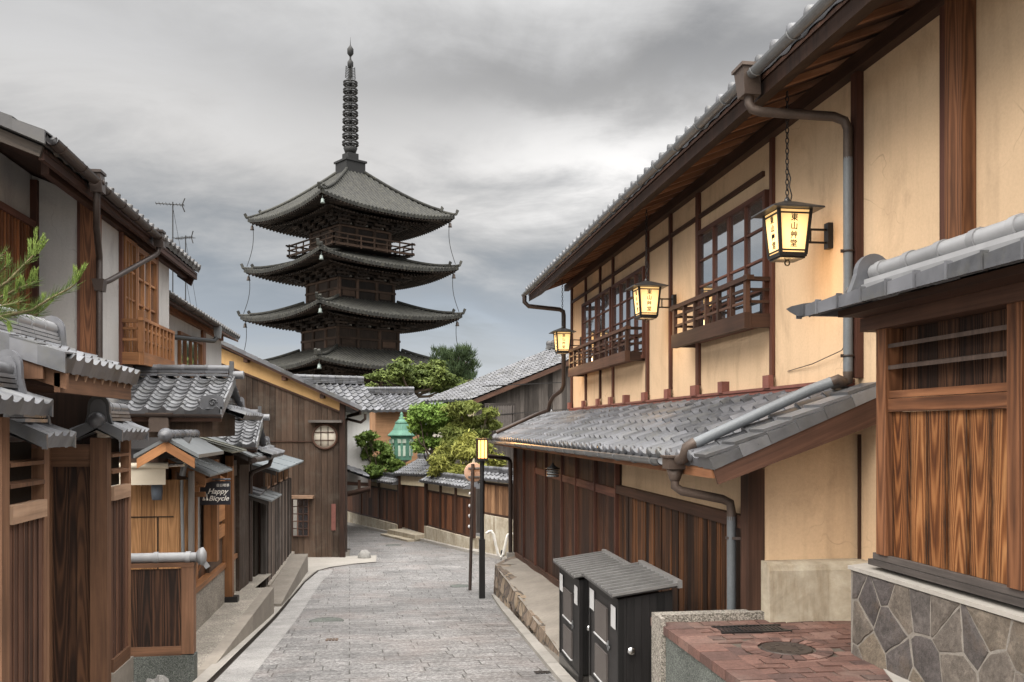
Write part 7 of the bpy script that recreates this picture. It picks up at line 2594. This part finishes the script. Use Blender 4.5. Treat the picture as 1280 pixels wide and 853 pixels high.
# spire
SPR = V((pc0.x, pc0.y, EYE))
mb = MB()
for (w, z0, z1) in ((1.0, 23.4, 24.6), (1.12, 24.6, 24.78), (.55, 24.78, 25.5)):
    c = SPR + V((0, 0, (z0 + z1) / 2)); mb.obox(c, UXp * w, UYp * w, (0, 0, (z1 - z0) / 2))
mb.build('spire_base', M['pag_bronze'], PG_)
mb = MB()
mb.lathe(SPR, [(.30, 25.5), (.5, 25.6), (.66, 26.05), (.58, 26.1), (.24, 26.2), (.14, 27), (.10, 33), (.07, 35.6)], 12)
for (z, r, h) in ((33.9, .27, .5), (35.1, .29, .55)):
    mb.lathe(SPR, [(.06, z - h), (r, z - h * .45), (r, z + h * .35), (.06, z + h)], 12)
mb.lathe(SPR, [(.06, 35.2), (.03, 35.8), (0, 36.5)], 8)
mb.build('spire_shaft', M['pag_bronze'], PG_)
for i in range(9):
    z = 26.2 + i * .70
    r = .70 - .012 * i
    mb = MB()
    for zz_ in (.15, .37):
        mb.tube([SPR + V((r * math.cos(t * .3142), r * math.sin(t * .3142), z + zz_)) for t in range(21)], .085, 6)
    for a in range(6):
        d_ = V((math.cos(a * math.pi / 3 + .55), math.sin(a * math.pi / 3 + .55), 0))
        mb.bar(SPR + V((0, 0, z + .10)) + d_ * r, SPR + V((0, 0, z + .42)) + d_ * r, .16, .12, d_)
        mb.bar(SPR + V((0, 0, z + .12)) + d_ * .08, SPR + V((0, 0, z + .10)) + d_ * r, .07, .07)
    mb.lathe(SPR + V((0, 0, z)), [(.12, -.02), (.20, .1), (.20, .45), (.12, .55)], 10)
    mb.build('spire_ring', M['pag_bronze'], PG_)
mb = MB()
for a in range(4):
    d_ = V((math.cos(a * math.pi / 2 + .35), math.sin(a * math.pi / 2 + .35), 0)); t = V((-d_.y, d_.x, 0))
    for k in range(8):
        z = 32.45 + k * .15
        mb.tube([SPR + V((0, 0, z)) + d_ * .10, SPR + V((0, 0, z + .05)) + d_ * .35, SPR + V((0, 0, z + .16)) + d_ * (.52 - .012 * k)], .03, 5)
    mb.tube([SPR + V((0, 0, 32.55)) + d_ * .45, SPR + V((0, 0, 33.6)) + d_ * .42], .035, 5)
    mb.tube([SPR + V((0, 0, 32.5)) + d_ * .22, SPR + V((0, 0, 33.5)) + d_ * .24], .025, 5)
mb.build('water_flame', M['pag_bronze'], PG_)
# ================================================================ trees and shrubs
import numpy as np
RNG = np.random.default_rng(5)


def leaf_cloud(name, mat, parent, clumps, n, size, elong=1.8, flat=.5, droop=0.0, root=None, shell=.55):
    """many small leaf faces through the volume of several uneven clumps; each clump has its own tone"""
    vs = []; fs = []; rn = []
    C_ = np.array([c[:3] for c in clumps]); Rr = np.array([c[3:6] for c in clumps])
    wts = (Rr[:, 0] * Rr[:, 1] * Rr[:, 2]) ** .75; wts = wts / wts.sum()
    tone = RNG.random(len(clumps))
    idx = RNG.choice(len(clumps), n, p=wts)
    d = RNG.normal(size=(n, 3)); d /= np.linalg.norm(d, axis=1, keepdims=True)
    rad = RNG.random(n) ** (1 / 3.0)
    # soft-edged: dense within, thinning outwards, a few stray sprays
    rad = np.clip(np.abs(RNG.normal(size=n)) * .36 + .30 * RNG.random(n), 0, 1.55)
    # lumpy outline
    lump = 1 + .22 * np.sin(d[:, 0] * 5 + tone[idx] * 9) * np.cos(d[:, 2] * 6 + tone[idx] * 5)
    P = C_[idx] + d * (rad * lump)[:, None] * Rr[idx]
    nrm = d * .7 + RNG.normal(size=(n, 3)) * .6 + np.array([0, 0, flat]); nrm /= np.linalg.norm(nrm, axis=1, keepdims=True)
    t = np.cross(nrm, RNG.normal(size=(n, 3))); t /= np.linalg.norm(t, axis=1, keepdims=True)
    t[:, 2] -= droop; t /= np.linalg.norm(t, axis=1, keepdims=True)
    b = np.cross(nrm, t); b /= np.linalg.norm(b, axis=1, keepdims=True)
    s = size * (.6 + .8 * RNG.random(n))[:, None]
    A = P + t * s * elong * .5; B = P + b * s * .45; Cc = P - t * s * elong * .5; D = P - b * s * .45
    V4 = np.stack([A, B, Cc, D], axis=1).reshape(-1, 3)
    o = np.array([(V4[:, 0].min() + V4[:, 0].max()) / 2, (V4[:, 1].min() + V4[:, 1].max()) / 2, V4[:, 2].min()])
    me = bpy.data.meshes.new(name)
    me.from_pydata((V4 - o).tolist(), [], np.arange(4 * n).reshape(-1, 4).tolist())
    me.materials.append(mat)
    at = me.attributes.new('rnd', 'FLOAT', 'FACE')
    at.data.foreach_set('value', np.clip(tone[idx] * .6 + .4 * RNG.random(n), 0, 1))
    me.update()
    ob = bpy.data.objects.new(name, me); COL.objects.link(ob)
    ob.parent = parent; ob.location = V(o) - ORG[parent.name]; ORG[ob.name] = V(o)
    return ob


def ragged(clumps, k=7, f=.66):
    # every mass breaks up into smaller sprays, so that the outline is uneven and the sky shows through
    out = []
    for c in clumps:
        for _ in range(k):
            d = V((random.gauss(0, 1), random.gauss(0, 1), random.gauss(0, 1))).normalized() * random.uniform(.15, .85)
            s = f * random.uniform(.65, 1.25)
            out.append((c[0] + d.x * c[3], c[1] + d.y * c[4], c[2] + d.z * c[5], c[3] * s * 1.15, c[4] * s * 1.15, c[5] * s * .8))
    return out


def tree(name, label, cat, base, trunk_pts, r0, clumps, mat, n, size, group=None, limbs=True, elong=1.8, flat=.5, droop=0.0, shell=.55):
    T = thing(name, label, cat, base, group)
    mb = MB()
    pts = [V(base)] + [V(p) for p in trunk_pts]
    mb.tube(pts, [r0 * (1 - .6 * i / (len(pts) - 1)) for i in range(len(pts))], 9)
    if limbs:
        for c in clumps:
            cc = V(c[:3]); st = pts[-1].lerp(pts[max(len(pts) - 2, 0)], random.uniform(0, .7))
            mid = st.lerp(cc, .5) + V((random.uniform(-.2, .2), random.uniform(-.2, .2), -.1 * (cc - st).length))
            mb.tube([st, mid, cc], [r0 * .38, r0 * .24, r0 * .08], 6)
            for k in range(3):
                e = cc + V((random.uniform(-.7, .7) * c[3], random.uniform(-.7, .7) * c[4], random.uniform(-.3, .8) * c[5]))
                mb.tube([mid.lerp(cc, .6), e], [r0 * .12, r0 * .03], 5)
    mb.build('trunk', M['bark'], T)
    leaf_cloud('crown', mat, T, ragged(clumps), n, size, elong, flat, droop, shell=shell)
    return T


def clump_px(lst, D, spread=.8, jd=1.0):
    """clumps given by where they stand in the photo and their half-sizes; each at its own depth"""
    out = []
    for (px, py, rx, rz) in lst:
        dd = D + random.uniform(-jd, jd)
        c = atD(px, py, dd); k = dd / F
        out.append((c.x, c.y, c.z, rx * k, rx * k * spread, rz * k))
    return out


random.seed(91)
D = 46
cl = clump_px([(476, 470, 17, 6), (500, 462, 17, 9), (528, 462, 18, 12), (552, 472, 14, 11), (495, 478, 24, 8), (530, 482, 26, 9), (560, 486, 20, 7), (508, 450, 14, 6), (545, 455, 12, 6), (580, 480, 14, 7), (465, 482, 8, 6), (545, 478, 24, 12), (510, 470, 26, 12)], D, .9, 2.0)
tree('broadleaf_tree', 'spreading yellowish green tree in front of the lowest pagoda roof', 'tree', atD(520, 600, D), [atD(521, 540, D), atD(518, 505, D), atD(517, 488, D)], .24, cl, M['leaf_tree'], 52000, .10, flat=1.0)
D = 54
cl = []
random.seed(17)
PT = thing('pine_tree', 'dark spiky pine rising behind the spreading green tree', 'tree', atD(562, 600, D))
mb = MB(); mb.tube([atD(562, 600, D), atD(564, 520, D), atD(566, 480, D), atD(570, 445, D)], [.3, .24, .18, .06], 8)
tufts = []
for k in range(46):
    px = random.uniform(540, 593); py = random.uniform(436, 486)
    if (px - 566) ** 2 / 30 ** 2 + (py - 466) ** 2 / 32 ** 2 > 1: continue
    dd = D + random.uniform(-1, 1)
    c = atD(px, py, dd); s0 = atD(566 + random.uniform(-3, 3), min(py + 18, 500), D)
    mid = s0.lerp(c, .6) - V((0, 0, .2))
    mb.tube([s0, mid, c], [.07, .045, .02], 5)
    tufts.append((c, (c - mid).normalized()))
mb.build('trunk', M['bark'], PT)
def needle_mesh(name, tufts, parent, mat, n, length, width, spread=.9, up=.5):
    vs = []; rn = []
    for (c, d_) in tufts:
        tone = random.random()
        for k in range(n):
            r = V((random.gauss(0, 1), random.gauss(0, 1), random.gauss(0, 1))).normalized()
            dr = (d_ + r * spread + V((0, 0, up))).normalized()
            st = V(c) + r * length * .25
            l = length * random.uniform(.6, 1.1)
            w = dr.cross(V((random.gauss(0, 1), random.gauss(0, 1), random.gauss(0, 1)))).normalized() * width
            vs += [st - w, st + w, st + dr * l + w * .3, st + dr * l - w * .3]; rn.append(tone * .5 + random.random() * .5)
    mb = MB()
    for i in range(len(rn)): mb.face(vs[4 * i:4 * i + 4], [(0, 0)] * 4, 0, rn[i])
    return mb.build(name, mat, parent)
needle_mesh('needles', [(c + V((random.uniform(-.4, .4), random.uniform(-.4, .4), random.uniform(-.35, .45))), V((random.uniform(-.6, .6), random.uniform(-.6, .6), 1))) for c, d_ in tufts for _ in range(8)], PT, M['needle_dark'], 26, .38, .02, 1.0, .35)

random.seed(97)
D = 29.7
cl = clump_px([(524, 516, 14, 12), (540, 512, 16, 13), (556, 520, 16, 15), (522, 535, 13, 13), (540, 538, 18, 14), (530, 555, 15, 13), (550, 556, 18, 12), (514, 528, 8, 10)], D, .9, .5)
tree('leafy_shrub', 'bright green bushy shrub behind the tiled wall, below the grey house', 'shrub', V((cl[1][0], cl[1][1], -2.1)), [atD(540, 600, D), atD(540, 560, D)], .10, cl, M['leaf_bright'], 36000, .075, elong=1.5)
cl = clump_px([(572, 512, 17, 10), (588, 508, 14, 8), (575, 530, 20, 14), (598, 526, 16, 11), (612, 518, 12, 9), (565, 548, 18, 14), (590, 546, 18, 12), (618, 532, 10, 8)], D - .4, .8, .4)
tree('leafy_shrub', 'feathery olive green shrub right in front of the grey boarded wall', 'shrub', V((cl[2][0], cl[2][1], -2.1)), [atD(588, 590, D), atD(588, 560, D)], .08, cl, M['leaf_olive'], 26000, .05, elong=3.6, droop=-.5)
D = 28.2
cl = clump_px([(548, 575, 14, 13), (562, 566, 14, 15), (578, 560, 15, 17), (594, 562, 14, 16), (608, 568, 12, 13), (556, 588, 18, 9), (578, 588, 20, 10), (600, 588, 20, 10), (622, 578, 12, 13), (585, 548, 12, 10)], D, .9, .5)
tree('maple_shrub', 'yellow green feathery maple behind the glowing street lamp', 'shrub', V((cl[1][0], cl[1][1], -2.0)), [atD(582, 640, D), atD(580, 600, D)], .08, cl, M['leaf_yellow'], 40000, .05, elong=3.4, droop=-.35)
D = 33
cl = clump_px([(462, 545, 15, 10), (476, 558, 13, 11), (458, 566, 11, 13), (476, 578, 16, 12), (493, 582, 12, 10), (470, 590, 15, 9), (452, 552, 8, 8), (484, 568, 9, 9)], D, .9, .6)
tree('leafy_shrub', 'loose mid green shrub left of the green copper lantern', 'shrub', V((cl[1][0], cl[1][1], -2.2)), [atD(476, 640, D), atD(474, 595, D)], .09, cl, M['leaf_mid'], 22000, .08, elong=1.6, shell=.5)
D = 25.2
cl = clump_px([(618, 598, 16, 5), (632, 594, 10, 6)], D, .6, .2)
tree('clipped_shrub', 'low green shrub between the tile coping and plank screen', 'shrub', V((cl[0][0], cl[0][1], -2.0)), [atD(620, 620, D)], .05, cl, M['leaf_mid'], 1800, .07)

# ---------------------------------------------------------------- the pine whose bough reaches in over the gate
random.seed(13)
PB = V((-2.95, 5.2, ground(5.2)))
PN = thing('garden_pine', 'fresh green pine bough reaching in above the gate roof', 'pine', PB)
mb = MB()
mb.tube([PB, PB + V((.04, .05, 1.2)), PB + V((-.05, .02, 2.3)), PB + V((.05, -.03, 3.2))], [.09, .075, .06, .03], 10)
mb.build('trunk', M['bark'], PN)
tf = []
mb = MB()
Dn = 5.0
def bough(pts, r):
    P = [atD(px, py, Dn + dd) for px, py, dd in pts]
    mb.tube(P, [r * (1 - .75 * i / (len(P) - 1)) for i in range(len(P))], 6)
    for i in range(len(P) - 1):
        n = max(2, int((P[i + 1] - P[i]).length / .010))
        for k in range(n): tf.append((P[i].lerp(P[i + 1], k / n), (P[i + 1] - P[i]).normalized()))
    return P
tr_top = PB + V((-.05, .02, 2.3))
st = bough([(-60, 392, .1), (-20, 372, .1), (10, 352, 0), (28, 333, 0), (42, 319, 0)], .012)
st2 = bough([(-60, 412, .1), (-20, 400, .05), (20, 392, 0), (40, 388, 0), (60, 375, -.05), (88, 360, -.05), (94, 355, -.05)], .012)
bough([(-30, 385, .2), (0, 372, .15), (25, 360, .1), (44, 352, .1)], .009)
bough([(-20, 395, .1), (15, 390, .05), (44, 394, 0), (54, 388, 0)], .008)
bough([(-40, 350, .2), (-5, 345, .1), (10, 330, .1)], .008)
bough([(-30, 400, -.1), (0, 396, -.1), (12, 402, -.1)], .008)
bough([(-40, 340, .1), (-10, 325, .1), (6, 318, .1)], .008)
bough([(-30, 380, -.05), (0, 383, -.05), (30, 376, -.05)], .008)
mb.tube([tr_top, st[0]], [.04, .014], 6); mb.tube([tr_top, st2[0]], [.04, .014], 6)
mb.build('bough', M['bark_young'], PN)
needle_mesh('needles', tf, PN, M['needle'], 7, .060, .0015, .70, .30)
cand = []
for (px, py, dx, dy, dd) in ((42, 319, 12, -22, 0), (42, 319, 3, -30, 0), (38, 322, -1, -20, 0), (48, 316, 8, -14, 0), (54, 388, 14, -18, 0), (50, 390, 4, -20, 0), (93, 355, 13, -22, -.05), (92, 356, 2, -20, -.05), (95, 352, 8, -16, -.05), (44, 352, 1, -14, .1), (36, 358, 4, -16, .1), (30, 362, -3, -14, .1), (20, 366, 2, -14, .1), (10, 332, 0, -12, .1), (10, 402, 2, 9, -.1), (6, 376, 2, -14, 0)):
    a = atD(px, py, Dn + dd); b = atD(px + dx, py + dy, Dn + dd)
    for k in range(14): cand.append((a.lerp(b, k / 13), (b - a).normalized() * 2.2))
needle_mesh('new_shoots', cand, PN, M['needle_fresh'], 7, .028, .0018, .7, .2)
